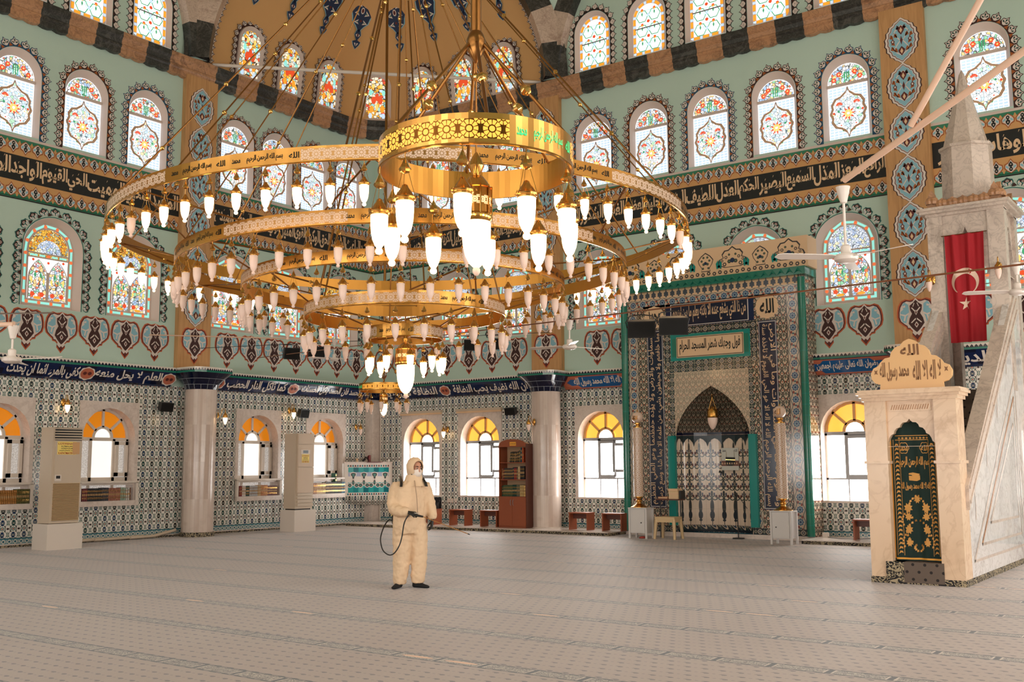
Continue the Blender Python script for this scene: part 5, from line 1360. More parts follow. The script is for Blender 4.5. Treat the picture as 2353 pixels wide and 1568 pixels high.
# front portal
mb = MB(); f = FP(YF)
for a, b in ((XA, XA+.30), (XB-.30, XB)):
    mb.box(a, b, YF, YF+.42, .08, 2.55, marb_warm)
    mb.box(a-.025, b+.025, YF-.025, YF+.445, 1.66, 1.70, marb_warm)
op = scallop((XA+XB)/2-.02, .335, 1.9, 1.92, 2.29)
mb.holed([(XA+.28,1.90),(XB-.28,1.90),(XB-.28,2.56),(XA+.28,2.56)], [[(u, max(v, 1.905)) for u, v in op]], FP(YF+.05), 0, marb_warm)
mb.strip([FP(YF+.05)(u, v, 0) for u, v in op], [FP(YF+.22)(u, v, 0) for u, v in op], marb_warm)
mb.poly([FP(YF+.22)(u, v, 0) for u, v in ((XA+.28,2.29),(XB-.28,2.29),(XB-.28,2.56),(XA+.28,2.56))], marb_warm)
mb.box(XA+.34, XB-.34, YF+.035, YF+.06, 2.40, 2.51, marb_tan if False else marb_warm)
for i in range(16): 
    u = XA+.38+(XB-XA-.76)*i/15; mb.tube([(u-.012,YF+.033,2.42),(u+.012,YF+.033,2.49)], .006, marb_tan, 4)
for k, (e_, z0, z1) in enumerate(((.03,2.55,2.60),(.06,2.60,2.64),(.09,2.64,2.68),(.07,2.68,2.71))): mb.box(XA-e_, XB+e_, YF-e_, YF+.42+e_, z0, z1, marb_warm)
pb(mb, 'portal')
# crest plaque with lettering
h = [(.02,2.70),(.38,2.70),(.44,2.72),(.43,2.80),(.50,2.82),(.55,2.88),(.56,2.96),(.52,3.04),(.45,3.07),(.42,3.12),(.35,3.18),(.28,3.19),(.26,3.26),(.20,3.33),(.13,3.35),(.08,3.41),(.0,3.44)]
uc = (XA+XB)/2+.0; pts = [(uc+x, y) for x, y in h]+[(uc-x, y) for x, y in reversed(h[1:-1])]+[(uc-.02, 2.70)]
mb = MB(); mb.extrude(pts, FP(YF+.25), 0, .07, mat('honey_stone', (228,180,120), .3), back=True)
gl = mat('bronze_lettering', (120,76,34), .4, .2); f = FP(YF+.25-.0735)
put_text(mb, 'الله', f, uc-.13, uc+.13, 3.20, 3.36, 0, gl, .03); put_text(mb, 'محمد رسول الله', f, uc-.43, uc-.02, 2.84, 3.12, 0, gl, .03); put_text(mb, 'لا اله الا الله', f, uc+.03, uc+.42, 2.84, 3.12, 0, gl, .03)
for s in (-1, 1): mb.poly([f(uc+s*.485+p, 2.98+q, 0) for p, q in [(.035*math.cos(t)*(1 if i % 2 else .4), .05*math.sin(t)*(1 if i % 2 else .4)) for i, t in enumerate([2*PI*i/8 for i in range(8)])]], gl)
pb(mb, 'crest')
# steps
mb = MB(); n = 11
for i in range(n):
    y0 = -7.45+i*.36; z = .30+i*.262
    mb.box(XA+.12, XB-.12, y0, y0+.40, max(z-.30, .0), z, staircarpet); mb.box(XA+.125, XA+.36, y0-.004, y0+.30, z-.262, z+.004, bordercarpet)
mb.box(XA+.12, XB-.12, -3.55, -2.4, 2.85, 2.95, staircarpet)
pb(mb, 'step')
mb = MB(); mb.box(XA+.22, XB-.27, YF-.02, YF+.45, .02, .30, staircarpet); mb.box(XA+.21, XA+.45, YF-.03, YF+.45, 0, .30, bordercarpet); pb(mb, 'bottom_step')
# side walls and sloping rails
for s, xo in ((0, XA), (1, XB)):
    mb = MB(); x0, x1 = (xo, xo+.10) if s == 0 else (xo-.10, xo)
    prof = [(-7.43,.08),(-2.40,.08),(-2.40,4.6),(-3.35,4.6),(-7.43,1.25)]
    mb.extrude(prof, (lambda u, v, w: (x0+(x1-x0)*w, u, v)), 0, 1, marb_side, back=True)
    xs = x1+.004 if s else x0-.004
    def line(a, b, t, d_=.02, m_=None):
        a, b = Vector((xs, *a)), Vector((xs, *b)); dv = (b-a).normalized(); nv = Vector((0, -dv.z, dv.y))*t
        mb.poly([a-nv, b-nv, b+nv, a+nv], m_ or marb_grey)
    for k, (ya, yb, z0, zt) in enumerate(((-7.28,-3.55,.30,3.12),(-6.75,-3.72,.50,2.78),(-6.1,-3.90,.78,2.32))):
        line((ya, z0), (yb, zt), .028, m_=marb_tan if k % 2 else brassd if False else marb_grey); line((yb, z0), (yb, zt), .02); line((ya, z0), (yb, z0), .02)
    for i in range(4):
        y = -7.05+i*.95; z = 1.72-.60+i*.76
        A_ = [(y+.03*math.sin(t*3.2), z-.26+.52*t) for t in [q/8 for q in range(9)]]
        for p, q in zip(A_, A_[1:]): line(p, q, .022)
    pb(mb, 'side_wall')
    mb = MB(); xr0, xr1 = (xo-.05, xo+.17) if s == 0 else (xo-.17, xo+.05)
    rail = [(-7.60,1.02),(-7.60,1.36),(-3.25,4.62),(-2.95,4.62),(-2.95,4.36),(-3.2,4.20)]
    mb.extrude(rail, (lambda u, v, w: (xr0+(xr1-xr0)*w, u, v)), 0, 1, marb_grey, back=True)
    for dz in (.06, .26):
        mb.extrude([(u, v) for u, v in ((-7.58,1.05+dz),(-3.2,4.24+dz),(-3.2,4.28+dz),(-7.58,1.09+dz))], (lambda u, v, w: (xr0-.02+(xr1-xr0+.04)*w, u, v)), 0, 1, marb_grey, back=True)
    pb(mb, 'handrail')
# canopy
ky0, ky1 = -3.60, -2.45; kc = ((XA+XB)/2-.02, (ky0+ky1)/2)
mb = MB()
for x0, x1 in ((XA-.02, XA+.24), (XB-.26, XB+.02)):
    for y0, y1 in ((ky0, ky0+.24), (ky1-.24, ky1)): mb.box(x0, x1, y0, y1, 2.9 if y0 < -3 else .08, 6.12, marb_grey)
pb(mb, 'post')
mb = MB()
op = scallop((XA+XB)/2-.01, .375, 5.0, 5.06, 5.86)
def kp(fr, c, hw_):
    o = scallop(c, hw_*.80, 4.98, 5.0, 5.86)
    mb.holed([(c-hw_,4.96),(c+hw_,4.96),(c+hw_,6.14),(c-hw_,6.14)], [[(u, max(v, 4.965)) for u, v in o]], fr, 0, marb_grey)
    o2 = [(c+(u-c)*1.12, v+.05) for u, v in o]; mb.strip([fr(u, v, .02) for u, v in o], [fr(u, v, .02) for u, v in o2], marb_grey)
    mb.strip([fr(u, v, .02) for u, v in o], [fr(u, v, -.08) for u, v in o], marb_grey)
kp(FP(ky0+.04), (XA+XB)/2-.01, .40); kp(lambda u, v, w: (XB-.04+w, u, v), (ky0+ky1)/2, .36); kp(lambda u, v, w: (XA+.02-w, u, v), (ky0+ky1)/2, .36); kp(lambda u, v, w: (u, ky1-.04+w, v), (XA+XB)/2-.01, .40)
for e_, z0, z1 in ((.02,6.10,6.15),(.10,6.15,6.20),(.14,6.20,6.25)): mb.box(XA-.02-e_, XB+e_, ky0-e_, ky1+e_, z0, z1, marb_grey)
pb(mb, 'canopy')
mb = MB()
for fr, u0, u1 in ((FP(ky0+.02), XA+.0, XB-.02), (lambda u, v, w: (XB-.04+w, u, v), ky0, ky1)):
    n = 7
    for i in range(n):
        a = u0+(u1-u0)*i/n; d = (u1-u0)/n; up = .16 if 0 < i < n-1 else .30
        mb.extrude([(a,6.25),(a+d,6.25),(a+d*.98,6.25+up*.5),(a+d*.8,6.25+up*.9),(a+d*.5,6.25+up*1.15),(a+d*.2,6.25+up*.9),(a+d*.02,6.25+up*.5)], fr, -.05, .03, marb_tan, back=True)
        for q in (.3, .7): mb.lathe(fr(a+d*q, 6.25+up*.45, .02), [(.07,-.05),(.085,.0),(.06,.06),(.001,.09)], marb_tan, 8)
pb(mb, 'carved_crest')
mb = MB(); mb.lathe((kc[0], kc[1], 0), [(.46,6.25),(.44,7.40),(.48,7.40),(.48,7.45),(.40,7.46),(.14,8.45),(.05,8.85),(.001,8.95)], marb_grey, 8, a0=PI/8, a1=2*PI+PI/8); pb(mb, 'spire', 10)
mb = MB(); mb.box(XA-.01, XB+.01, YF-.01, -2.38, 0, .085, bordercarpet); pb(mb, 'carpet_edging')
# curtain
mb = MB(); cy = YF+.16; gm = mat('dark_green_velvet', (10,40,34), .8); ge = mat('gold_embroidery', (196,140,64), .45, .3); gb = mat('gold_trim', (214,150,50), .45, .3)
U0, U1 = XA+.29, XB-.29
def cw(u, v, w): 
    t = (u-U0)/(U1-U0); return (u, cy-.02*math.sin(t*9)-.012*math.sin(t*21+v)-.05*max(0,.6-v)-w, v)
mb.grid([[cw(U0+(U1-U0)*i/24, .31+(2.32-.31)*j/20, 0) for j in range(21)] for i in range(25)], gm)
cu = (U0+U1)/2
def cr(u0, u1, v0, v1, m, k=1):
    n = max(1, int((u1-u0)/.03)); nv = max(1, int((v1-v0)/.15))
    mb.grid([[cw(u0+(u1-u0)*i/n, v0+(v1-v0)*j/nv, .004*k) for j in range(nv+1)] for i in range(n+1)], m)
for a, b in ((U0+.005, U0+.025), (U1-.025, U1-.005), ): cr(a, b, .34, 2.05, gb)
for a in (U0+.06, U1-.13): 
    for i in range(26):
        v = .42+.06*i; mb.poly([cw(a+.035+p, v+q, .006) for p, q in ((-.03,-.02),(.0,.0),(.03,-.01),(.02,.02),(-.01,.025))], ge)
    cr(a-.012, a-.006, .38, 2.0, ge); cr(a+.076, a+.082, .38, 2.0, ge)
cr(U0+.08, U1-.14, 1.99, 2.0, ge); cr(U0+.08, U1-.14, 2.05, 2.06, ge); cr(U0+.03, U1-.03, .325, .35, gb)
for i in range(9): mb.poly([cw(U0+.14+.047*i+p, 2.02+q, .006) for p, q in ((-.02,0),(0,.015),(.02,0),(0,-.015))], ge)
for s in (-1, 1):
    P_ = [(.065*math.cos(t)*(1+.08*math.cos(6*t)), .08*math.sin(t)*(1+.08*math.cos(6*t))) for t in [2*PI*i/30 for i in range(30)]]
    mb.strip([cw(cu+s*.14+p, 1.88+q, .007) for p, q in P_], [cw(cu+s*.14+p*.9, 1.88+q*.9, .007) for p, q in P_], ge, close=True)
put_text(mb, 'الله', cw, cu+.09, cu+.19, 1.84, 1.92, .008, ge, .02); put_text(mb, 'محمد', cw, cu-.19, cu-.09, 1.84, 1.92, .008, ge, .02)
put_text(mb, 'بسم الله الرحمن الرحيم', cw, cu-.21, cu+.20, 1.58, 1.76, .008, ge, .03); put_text(mb, 'لا اله الا الله محمد رسول الله', cw, cu-.20, cu+.22, 1.28, 1.40, .008, ge, .03)
mb.poly([cw(cu-.02+p, 1.48+q, .008) for p, q in ((-.07,-.055),(.03,-.065),(.08,-.045),(.08,.035),(-.02,.055),(-.07,.045))], ge); mb.poly([cw(cu-.02+p, 1.50+q, .010) for p, q in ((-.07,-.01),(.03,-.018),(.08,.0),(.08,.012),(.03,-.004),(-.07,.004))], gm)
for v, r_ in ((1.16,.05),(1.04,.06),(.92,.05),(.74,.055),(.56,.05)):
    for s in ((0,) if v > 1.1 else (-1, 1)):
        mb.poly([cw(cu+s*.12+r_*math.cos(t)*(1 if i % 2 else .62), v+r_*math.sin(t)*(1 if i % 2 else .62)*1.25, .008) for i, t in enumerate([2*PI*i/16 for i in range(16)])], ge)
for s in (-1, 1):
    for (a, b, c_, d_) in ((.02,1.20,.10,1.06),(.14,1.02,.03,.86),(.03,.86,.14,.74),(.15,.70,.04,.52),(.04,.52,.02,.44),(.17,.95,.19,.80),(.17,.66,.19,.50)):
        for k in range(5):
            t = k/4; u = a+(c_-a)*t+.025*math.sin(t*PI); v = b+(d_-b)*t
            mb.poly([cw(cu+s*u+p, v+q, .009) for p, q in ((-.014,-.012),(.014,-.006),(.01,.022),(-.012,.016))], ge)
tag(mb.build('curtain', smooth=60), 'dark green velvet curtain with gold embroidery hanging in the pulpit doorway', 'curtain')
# flag
mb = MB(); red = mat('red_flag_cloth', (170,18,32), .75); fcream = mat('flag_white_cloth', (236,206,184), .75)
fx0, fx1, fz0, fz1 = 17.46, 18.12, 3.78, 5.72
def fw_(u, v, w):
    t = (u-fx0)/(fx1-fx0); return (u-(.05*(1-(v-fz0)/(fz1-fz0)) if t > .5 else -.02*(1-(v-fz0)/(fz1-fz0))), ky0-.03-.022*math.sin(t*17+v*.7)-.012*math.sin(t*31+1)-w, v)
mb.grid([[fw_(fx0+(fx1-fx0)*i/40, fz0+(fz1-fz0)*j/24, 0) for j in range(25)] for i in range(41)], red)
c0 = (17.775, 4.86); Ro, Ri = .245, .195
outer = [(c0[0]+Ro*math.cos(t), c0[1]+Ro*math.sin(t)) for t in [R(-50+280*i/30) for i in range(31)]]
inner = [(c0[0]+Ri*math.cos(t), c0[1]-.055+Ri*math.sin(t)) for t in [R(-42+264*i/30) for i in range(31)]]
mb.strip([fw_(u, v, .007) for u, v in outer], [fw_(u, v, .007) for u, v in inner], fcream)
st_ = [(17.765+(.125 if i % 2 == 0 else .05)*math.sin(2*PI*i/10), 4.46+(.125 if i % 2 == 0 else .05)*math.cos(2*PI*i/10)) for i in range(10)]
for i in range(10): mb.poly([fw_(17.765, 4.46, .009), fw_(*st_[i], .009), fw_(*st_[(i+1) % 10], .009)], fcream)
mb.tube([(fx0-.05, ky0-.03, fz1), (fx1+.05, ky0-.03, fz1)], .008, brassd, 6)
tag(mb.build('flag', smooth=60), 'red flag with white crescent and star hanging under the pulpit canopy', 'flag')
# ------------------------------------------------------------------ fittings and furniture
def sconce(loc, n, label, on, both=False):
    """n: outward horizontal direction"""
    n = Vector((*n, 0)).normalized(); ang = math.atan2(n.y, n.x); e = empty('wall_lamp', loc, ang, label=label, cat='wall lamp')
    mb = MB(); M = Matrix.Rotation(PI/2, 4, 'Y'); mb.lathe((0,0,0), [(.055,0),(.05,.012),(.02,.03),(.001,.035)], brass, 14, M=Matrix.Scale(1.7, 4, (0,0,1)) @ M); mb.build('backplate', e, smooth=40)
    mb = MB(); mb.tube([(.02,0,-.02),(.06,0,-.03),(.09,0,.04),(.10,0,.12),(.13,0,.165),(.17,0,.15),(.185,0,.09),(.185,0,.05)], .008, brass, 7); mb.build('arm', e, smooth=60)
    mb = MB(); mb.lathe((.185,0,0), [(.006,.07),(.02,.06),(.03,.03),(.05,.01),(.056,-.01),(.058,-.05),(.064,-.055),(.06,-.066)], brass, 14); mb.build('cap', e, smooth=40)
    mb = MB(); mb.lathe((.185,0,0), [(.052,-.06),(.055,-.09),(.05,-.14),(.032,-.20),(.012,-.235),(.001,-.24)], glass_on if on else glass_off, 14); mb.build('glass_shade', e, smooth=60)
    return e
sconce((.02,-10.05,3.15), (1,0), 'lit brass wall lamp above the tall louvred air conditioner', True)
sconce((.70,-6.32,2.98), (.7,.75), 'lit brass wall lamp on the left round column', True)
sconce((.02,-3.36,3.24), (1,0), 'lit brass wall lamp beside a small loudspeaker, above the plain air conditioner', True)
sconce((.02,-.74,2.85), (1,0), 'unlit brass wall lamp above the turquoise corner pulpit', False)
sconce((2.95,-.02,2.72), (0,-1), 'lit brass wall lamp between the two windows behind the person', True)
sconce((6.52,-.83,2.80), (-.25,-1), 'brass wall lamp on the round column beside the bookcase', False)
sconce((17.22,-3.62,4.95), (-.1,-1), 'brass wall lamp left of the red flag on the pulpit canopy', False)
sconce((18.33,-3.62,5.05), (.1,-1), 'brass wall lamp right of the red flag on the pulpit canopy', False)
def speaker(loc, rz, label, w=.32, h=.20, d=.18, tilt=0, name='loudspeaker', bracket=None):
    e = empty(name, loc, rz, label=label, cat='loudspeaker')
    M = Matrix.Rotation(tilt, 4, 'X'); mb = MB()
    k = [(-w/2,-h/2),(w/2,-h/2),(w/2*.98,h/2),(-w/2*.98,h/2)]
    fr = lambda u, v, q: M @ Vector((u*(1-.25*q), d*(q-.5), v*(1-.1*q)))
    mb.extrude(k, fr, 0, 1, blackpl, back=True); mb.build('cabinet', e, smooth=0)
    mb = MB(); mb.poly([fr(u*.92, v*.88, -.012) for u, v in k], mat('speaker_grille', (30,29,27), .7)); mb.extrude([(u*.92, v*.88) for u, v in k], fr, 0, -.012, MATS['speaker_grille']); mb.build('grille', e, smooth=0)
    mb = MB()
    if bracket == 'wall': mb.box(-.03, .03, d*.4, d*.5+.07, -.03, .03, darkgrey)
    else:
        for s in (-1, 1): mb.tube([M @ Vector((s*w*.5, .02, 0)), M @ Vector((s*(w*.5+.02), .03, h*.35)), Vector((s*w*.4, .02, h*.5+.06)), Vector((0, .02, h*.5+.08))], .009, darkgrey, 6)
    mb.build('bracket', e)
    return e
speaker((.20,-7.50,3.16), PI/2, 'black loudspeaker on the tiled wall left of the round column', .36, .22, .18, R(14), bracket='wall')
speaker((.20,-3.02,3.17), PI/2, 'black loudspeaker on the left wall beside a lit brass wall lamp', .32, .24, .18, R(14), bracket='wall')
speaker((5.34,-.20,3.16), 0, 'black loudspeaker on the mihrab wall above the bookcase', .34, .20, .18, R(14), bracket='wall')
def line_z(a, b, t): return Vector(a).lerp(Vector(b), t)
def cable(a, b, label, sag=.06, m=None, r=.008):
    a, b = Vector(a), Vector(b); mb = MB(); mb.tube([a.lerp(b, t)-Vector((0,0,sag*4*t*(1-t))) for t in [i/30 for i in range(31)]], r, m or darkgrey, 6)
    return tag(mb.build('cable', smooth=60), label, 'cable')
CA, CB = Vector((.16,-6.72,4.66)), Vector((6.60,-.16,5.22))
cable(CA, CB, 'thin dark cable with four loudspeakers strung across the corner in front of the medallions', 0)
KA, KB = Vector((.02,-4.48,4.62)), Vector((23.98,-13.46,3.37))
cable(KA, KB, 'long cable strung across the hall past the mihrab and the pulpit flag', 0, mat('lamplit_cable', (150,96,66), .4, .3), .011)  # orange light of the chandelier is put into this cable's colour
lab = ['first loudspeaker from the left hanging on the corner cable','second loudspeaker from the left hanging on the corner cable','third loudspeaker from the left on the corner cable, half hidden by chandelier lamps','rightmost loudspeaker on the corner cable, half hidden by chandelier lamps']
for (t, w_), l in zip(((.262,.42),(.333,.42),(.765,.36),(.845,.34)), lab):
    p = CA.lerp(CB, t); speaker((p.x, p.y, p.z-.24), R(42)+(.5 if t < .3 else .1), l, w_, .30, .24, R(-8) if False else R(10))
for px_t, l in ((.615, 'left of the two black loudspeakers hanging in front of the mihrab'), (.641, 'right of the two black loudspeakers hanging in front of the mihrab')):
    p = KA.lerp(KB, px_t); speaker((p.x, p.y, p.z-.25), R(30), l, .40, .24, .22, R(18))
# ceiling fans
def fan(hub, top, label, phase, tube=True, r=.68, m=None):
    e = empty('ceiling_fan', hub, 0, label=label, cat='ceiling fan'); L_ = top-hub[2]; m = m or fanw
    mb = MB(); mb.lathe((0,0,0), [(.001,-.055),(.07,-.05),(.105,-.03),(.115,.0),(.10,.02),(.05,.028),(.045,.04),(.045,.10),(.03,.115),(.012,.12)], m, 24); mb.build('motor', e, smooth=30)
    mb = MB(); mb.tube([(0,0,.11),(0,0,L_-.06)], .013, m, 8); mb.build('rod', e, smooth=60)
    mb = MB(); mb.lathe((0,0,L_), [(.012,-.16),(.030,-.15),(.052,-.06),(.066,0),(.001,.002)], m, 18); mb.build('canopy', e, smooth=40)
    for k in range(3):
        t = phase+2*PI*k/3; c_, s_ = math.cos(t), math.sin(t); U = Vector((c_, s_, 0)); V = Vector((-s_, c_, .22)).normalized(); mb = MB()
        fr = lambda u, v, w: U*u+V*v+Vector((0,0,-.005+w))
        mb.extrude([(.09,-.025),(.16,-.05),(.60,-.065),(r-.05,-.06),(r,-.02),(r-.01,.04),(r-.06,.062),(.16,.055),(.09,.025)], fr, 0, .006, m, back=True); mb.build('blade', e, smooth=20)
    return e
fan((18.80,-13.42,3.57), 4.24, 'white ceiling fan hanging from the cream steel tube in front of the mihrab wall', R(222))
p = KA.lerp(KB, .548); fan((p.x, p.y, p.z-.42), p.z-.01, 'white ceiling fan on the long cable left of the mihrab', R(190))
p = KA.lerp(KB, .812); fan((19.38,-8.3,3.88), 4.25, 'white ceiling fan at the right edge beside the red flag', R(205))
fan((10.09,-16.65,2.93), 3.32, 'white ceiling fan at the left edge below a cream tube', R(20))
fan((13.2,-18.72,2.93), 3.5, 'dark-bladed ceiling fan cut off by the left edge of the photo', R(33), m=mat('brown_fan_blade', (104,80,66), .5), r=.74)
fan((3.73,-5.29,4.28), 4.75, 'distant white ceiling fan behind the lowest chandelier lamps', R(10))
def tube_thing(pts, r, label, m=pinksteel):
    mb = MB(); mb.tube(pts, r, m, 12); return tag(mb.build('steel_tube', smooth=60), label, 'tube')
tube_thing([(18.83,-13.47,4.29),(20.539,-14.337,4.83),(23.98,-16.05,5.85)], .030, 'cream steel tube slanting up to the right, holding the fan before the mihrab wall')
tube_thing([(19.56,-13.90,4.55),(20.281,-14.355,5.36),(23.9,-16.6,9.3)], .028, 'cream steel brace rising steeply from the fan tube')
tube_thing([(10.139,-16.671,3.33),(8.5,-17.4,3.36),(.02,-21.3,3.5)], .030, 'cream steel tube at the left edge holding a white ceiling fan')
tube_thing([(13.2,-18.72,3.48),(.02,-24.8,3.8)], .02, 'thin tube carrying the dark-bladed fan, outside the photo')
tube_thing([(19.38,-8.3,4.24),(23.98,-8.6,4.4)], .02, 'thin tube carrying the fan at the right edge')
tube_thing([(3.73,-5.29,4.74),(.02,-7.9,4.9)], .015, 'thin tube carrying the distant fan near the corner')

# air conditioners on plinths
def sign(mb, fr, u0, u1, v0, v1, w):
    mb.poly([fr(u, v, w) for u, v in ((u0,v0),(u1,v0),(u1,v1),(u0,v1))], mat('yellow_notice', (250,222,120), .6))
    rows = [('LÜTFEN!!!!!', .92, 1), ('KLİMALARI', .60, 0), ('GÖREVLİLER', .62, 0), ('HARİCİNDE AÇIP', .80, 0), ('KAPATMAYINIZ', .88, 1)]
    v = v1-.02; hs = (v1-v0-.03)/5.6
    for t_, wd, big in rows:
        hgt = hs*(1.05 if big else .72); um = (u0+u1)/2; uw = (u1-u0)*wd/2
        put_text(mb, t_, fr, um-uw, um+uw, v-hgt, v, w+.001, mat('red_print', (170,40,30), .6) if big else blackp, .02, False); v -= hgt+hs*.35
def aircon(xf_, y0, y1, dep, hp, ht, label, plabel, kind):
    yc = (y0+y1)/2
    mb = MB(); mb.box(xf_-dep, xf_, y0, y1, 0, hp, offwhite); pl = mb.build('plinth', smooth=0); tag(pl, plabel, 'plinth')
    e = empty('air_conditioner', (xf_-dep/2, yc, hp), label=label, cat='air conditioner'); k = Matrix.Translation((-(xf_-dep/2), -yc, -hp))
    a0, a1 = y0+.07, y1-.07; x1 = xf_-.04; x0 = xf_-dep+.04; P_ = lambda mb, n: (lambda o: setattr(o, 'matrix_parent_inverse', k) or o)(mb.build(n, smooth=15)) 
    def part(mb, n, sm=15): o = mb.build(n, e, smooth=sm); o.matrix_parent_inverse = k; return o
    fr = lambda u, v, w: (x1+w, u, v); z = lambda t: hp+(ht-hp)*t
    if kind == 0:
        mb = MB(); mb.box(x0, x1-.03, a0, a1, hp+.01, ht, beige); part(mb, 'body')
        mb = MB(); mb.extrude([(a0+.05,z(.42)),(a1-.01,z(.42)),(a1-.01,z(.86)),(a0+.05,z(.86))], fr, -.03, .0, beige); part(mb, 'front_panel')
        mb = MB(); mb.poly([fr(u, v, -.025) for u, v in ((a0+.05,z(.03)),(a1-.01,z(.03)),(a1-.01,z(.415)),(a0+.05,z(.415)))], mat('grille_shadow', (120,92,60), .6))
        for i in range(26):
            v = z(.035+.375*i/25); mb.extrude([(a0+.05,v),(a1-.01,v),(a1-.01,v+.014),(a0+.05,v+.014)], fr, -.03, .0, mat('tan_grille', (214,180,132), .45))
        part(mb, 'intake_grille', 0)
        mb = MB(); mb.poly([fr(u, v, -.02) for u, v in ((a0+.04,z(.865)),(a1,z(.865)),(a1,z(.995)),(a0+.04,z(.995)))], blackpl)
        for i in range(5):
            v = z(.87+.125*i/4.6); mb.extrude([(a0+.04,v),(a1,v),(a1,v+.028),(a0+.04,v+.022)], fr, -.03, .035-.004*i, beige)
        part(mb, 'louvre', 0)
        mb = MB(); sign(mb, fr, a0+.09, a0+.52, z(.715), z(.85), .002); part(mb, 'notice', 0)
        mb = MB(); mb.box(x1, x1+.004, a1-.22, a1-.06, z(.72), z(.845), mat('tan_card', (214,166,116), .6)); part(mb, 'card', 0)
        mb = MB(); mb.extrude([(a0+.06,z(.44)),(a0+.20,z(.44)),(a0+.20,z(.505)),(a0+.06,z(.505))], fr, 0, .012, offwhite); mb.poly([fr(u, v, .013) for u, v in ((a0+.085,z(.465)),(a0+.175,z(.465)),(a0+.175,z(.495)),(a0+.085,z(.495)))], darkgrey); part(mb, 'display')
    else:
        gl_ = mat('glossy_cream_panel', (226,206,186), .08, coat=.6)
        mb = MB(); mb.box(x0, x1-.03, a0, a1, hp+.03, ht, beige); mb.box(x0+.04, x1-.06, a0+.03, a1-.03, hp, hp+.04, darkgrey); part(mb, 'body')
        for n_, t0, t1, m_ in (('top_panel',.86,.995,gl_),('upper_panel',.56,.855,gl_),('lower_panel',.22,.555,gl_)):
            mb = MB(); mb.extrude([(a0+.06,z(t0)),(a1-.005,z(t0)),(a1-.005,z(t1)),(a0+.06,z(t1))], fr, -.03, .01, m_); part(mb, n_)
        mb = MB()
        for i in range(4):
            v = z(.05+.045*i); mb.extrude([(a0+.06,v),(a1-.005,v),(a1-.005,v+.06),(a0+.06,v+.06)], fr, -.03, .006, beige)
        part(mb, 'intake_grille')
        mb = MB(); sign(mb, fr, (a0+a1)/2-.13, (a0+a1)/2+.13, z(.615), z(.725), .013); part(mb, 'notice', 0)
        mb = MB(); mb.extrude([((a0+a1)/2-.16,z(.73)),((a0+a1)/2+.16,z(.73)),((a0+a1)/2+.16,z(.785)),((a0+a1)/2-.16,z(.785))], fr, .01, .014, offwhite); mb.poly([fr(u, v, .016) for u, v in (((a0+a1)/2-.09,z(.74)),((a0+a1)/2+.09,z(.74)),((a0+a1)/2+.09,z(.778)),((a0+a1)/2-.09,z(.778)))], mat('display_grey', (150,160,170), .2)); part(mb, 'display')
    return e
aircon(1.50, -11.14, -10.35, .56, .53, 2.53, 'beige louvred floor-standing air conditioner with a yellow notice, left of the column', 'white plinth under the beige louvred air conditioner', 0)
aircon(1.30, -4.26, -3.51, .55, .56, 2.56, 'glossy cream floor-standing air conditioner between two windows on the left wall', 'white plinth under the glossy cream air conditioner', 1)
for i, (y0, y1) in enumerate(((-10.3,-9.0),(-9.2,-7.9),(-8.3,-7.0))):
    mb = MB(); mb.tube([(.10+.03*i, y0, .05),(.14, (y0+y1)/2, .055),(.08, y1, .06 if i < 2 else .16)], .038, beige, 10)
    tag(mb.build('conduit_pipe', smooth=60), ['cream pipe along the left wall beside the white plinth','middle cream pipe along the foot of the left wall','cream pipe bending up beside the left column'][i], 'pipe')
# benches
def bench(x, y, label, w=.52, z0=.085):
    e = empty('bench', (x, y, z0), label=label, cat='bench')
    mb = MB(); mb.box(-w/2-.02, w/2+.02, -.18, .18, .40, .43, wood); mb.build('top', e, smooth=0)
    for s in (-1, 1): mb = MB(); mb.box(s*w/2-.015, s*w/2+.015, -.165, .165, 0, .40, wood); mb.build('side_panel', e, smooth=0)
    mb = MB(); mb.box(-w/2, w/2, .0, .02, .27, .40, wood2); mb.build('rail', e, smooth=0)
    return e
for x, l in ((2.98,'low red-brown bench carrying the dark bag, partly behind the person'),(4.06,'low red-brown bench under the window, between the bag and the bookcase'),(5.12,'low red-brown bench half hidden by the left side of the bookcase'),(7.92,'low red-brown bench beside the right round column'),(8.88,'low red-brown bench beside the white cabinet left of the mihrab'),(15.0,'low wooden bench half hidden by the marble pulpit portal')): bench(x, -.80, l)
# bookcase
bx, by = 5.97, -.86
bc = empty('bookcase', (bx, by, .085), label='tall red-brown bookcase with arched top beside the round column', cat='bookcase')
W_, D_, H_ = .86, .36, 2.20
mb = MB()
for s in (-1, 1): mb.box(s*W_/2-.012, s*W_/2+.012, -D_/2, D_/2, 0, H_-.04, wood if s < 0 else wood2)
mb.box(-W_/2, W_/2, D_/2-.01, D_/2, 0, H_-.05, mat('bookcase_back', (196,160,124), .6)); mb.box(-W_/2, W_/2, -D_/2+.02, D_/2, H_-.06, H_-.04, wood); mb.box(-W_/2, W_/2, -D_/2+.02, D_/2, 0, .06, wood)
mb.build('carcass', bc, smooth=0)
for z in (.80, 1.24, 1.68): mb = MB(); mb.box(-W_/2+.012, W_/2-.012, -D_/2+.01, D_/2-.01, z-.02, z, wood); mb.build('shelf', bc, smooth=0)
mb = MB(); mb.extrude([(-W_/2,H_-.12),(W_/2,H_-.12),(W_/2,H_-.02)]+[(W_/2*math.cos(t)*.9, H_-.02+.10*math.sin(t)) for t in [PI*i/10 for i in range(11)]]+[(-W_/2,H_-.02)], lambda u, v, w: (u, -D_/2-w, v), -.02, .012, wood); mb.build('arched_top', bc, smooth=0)
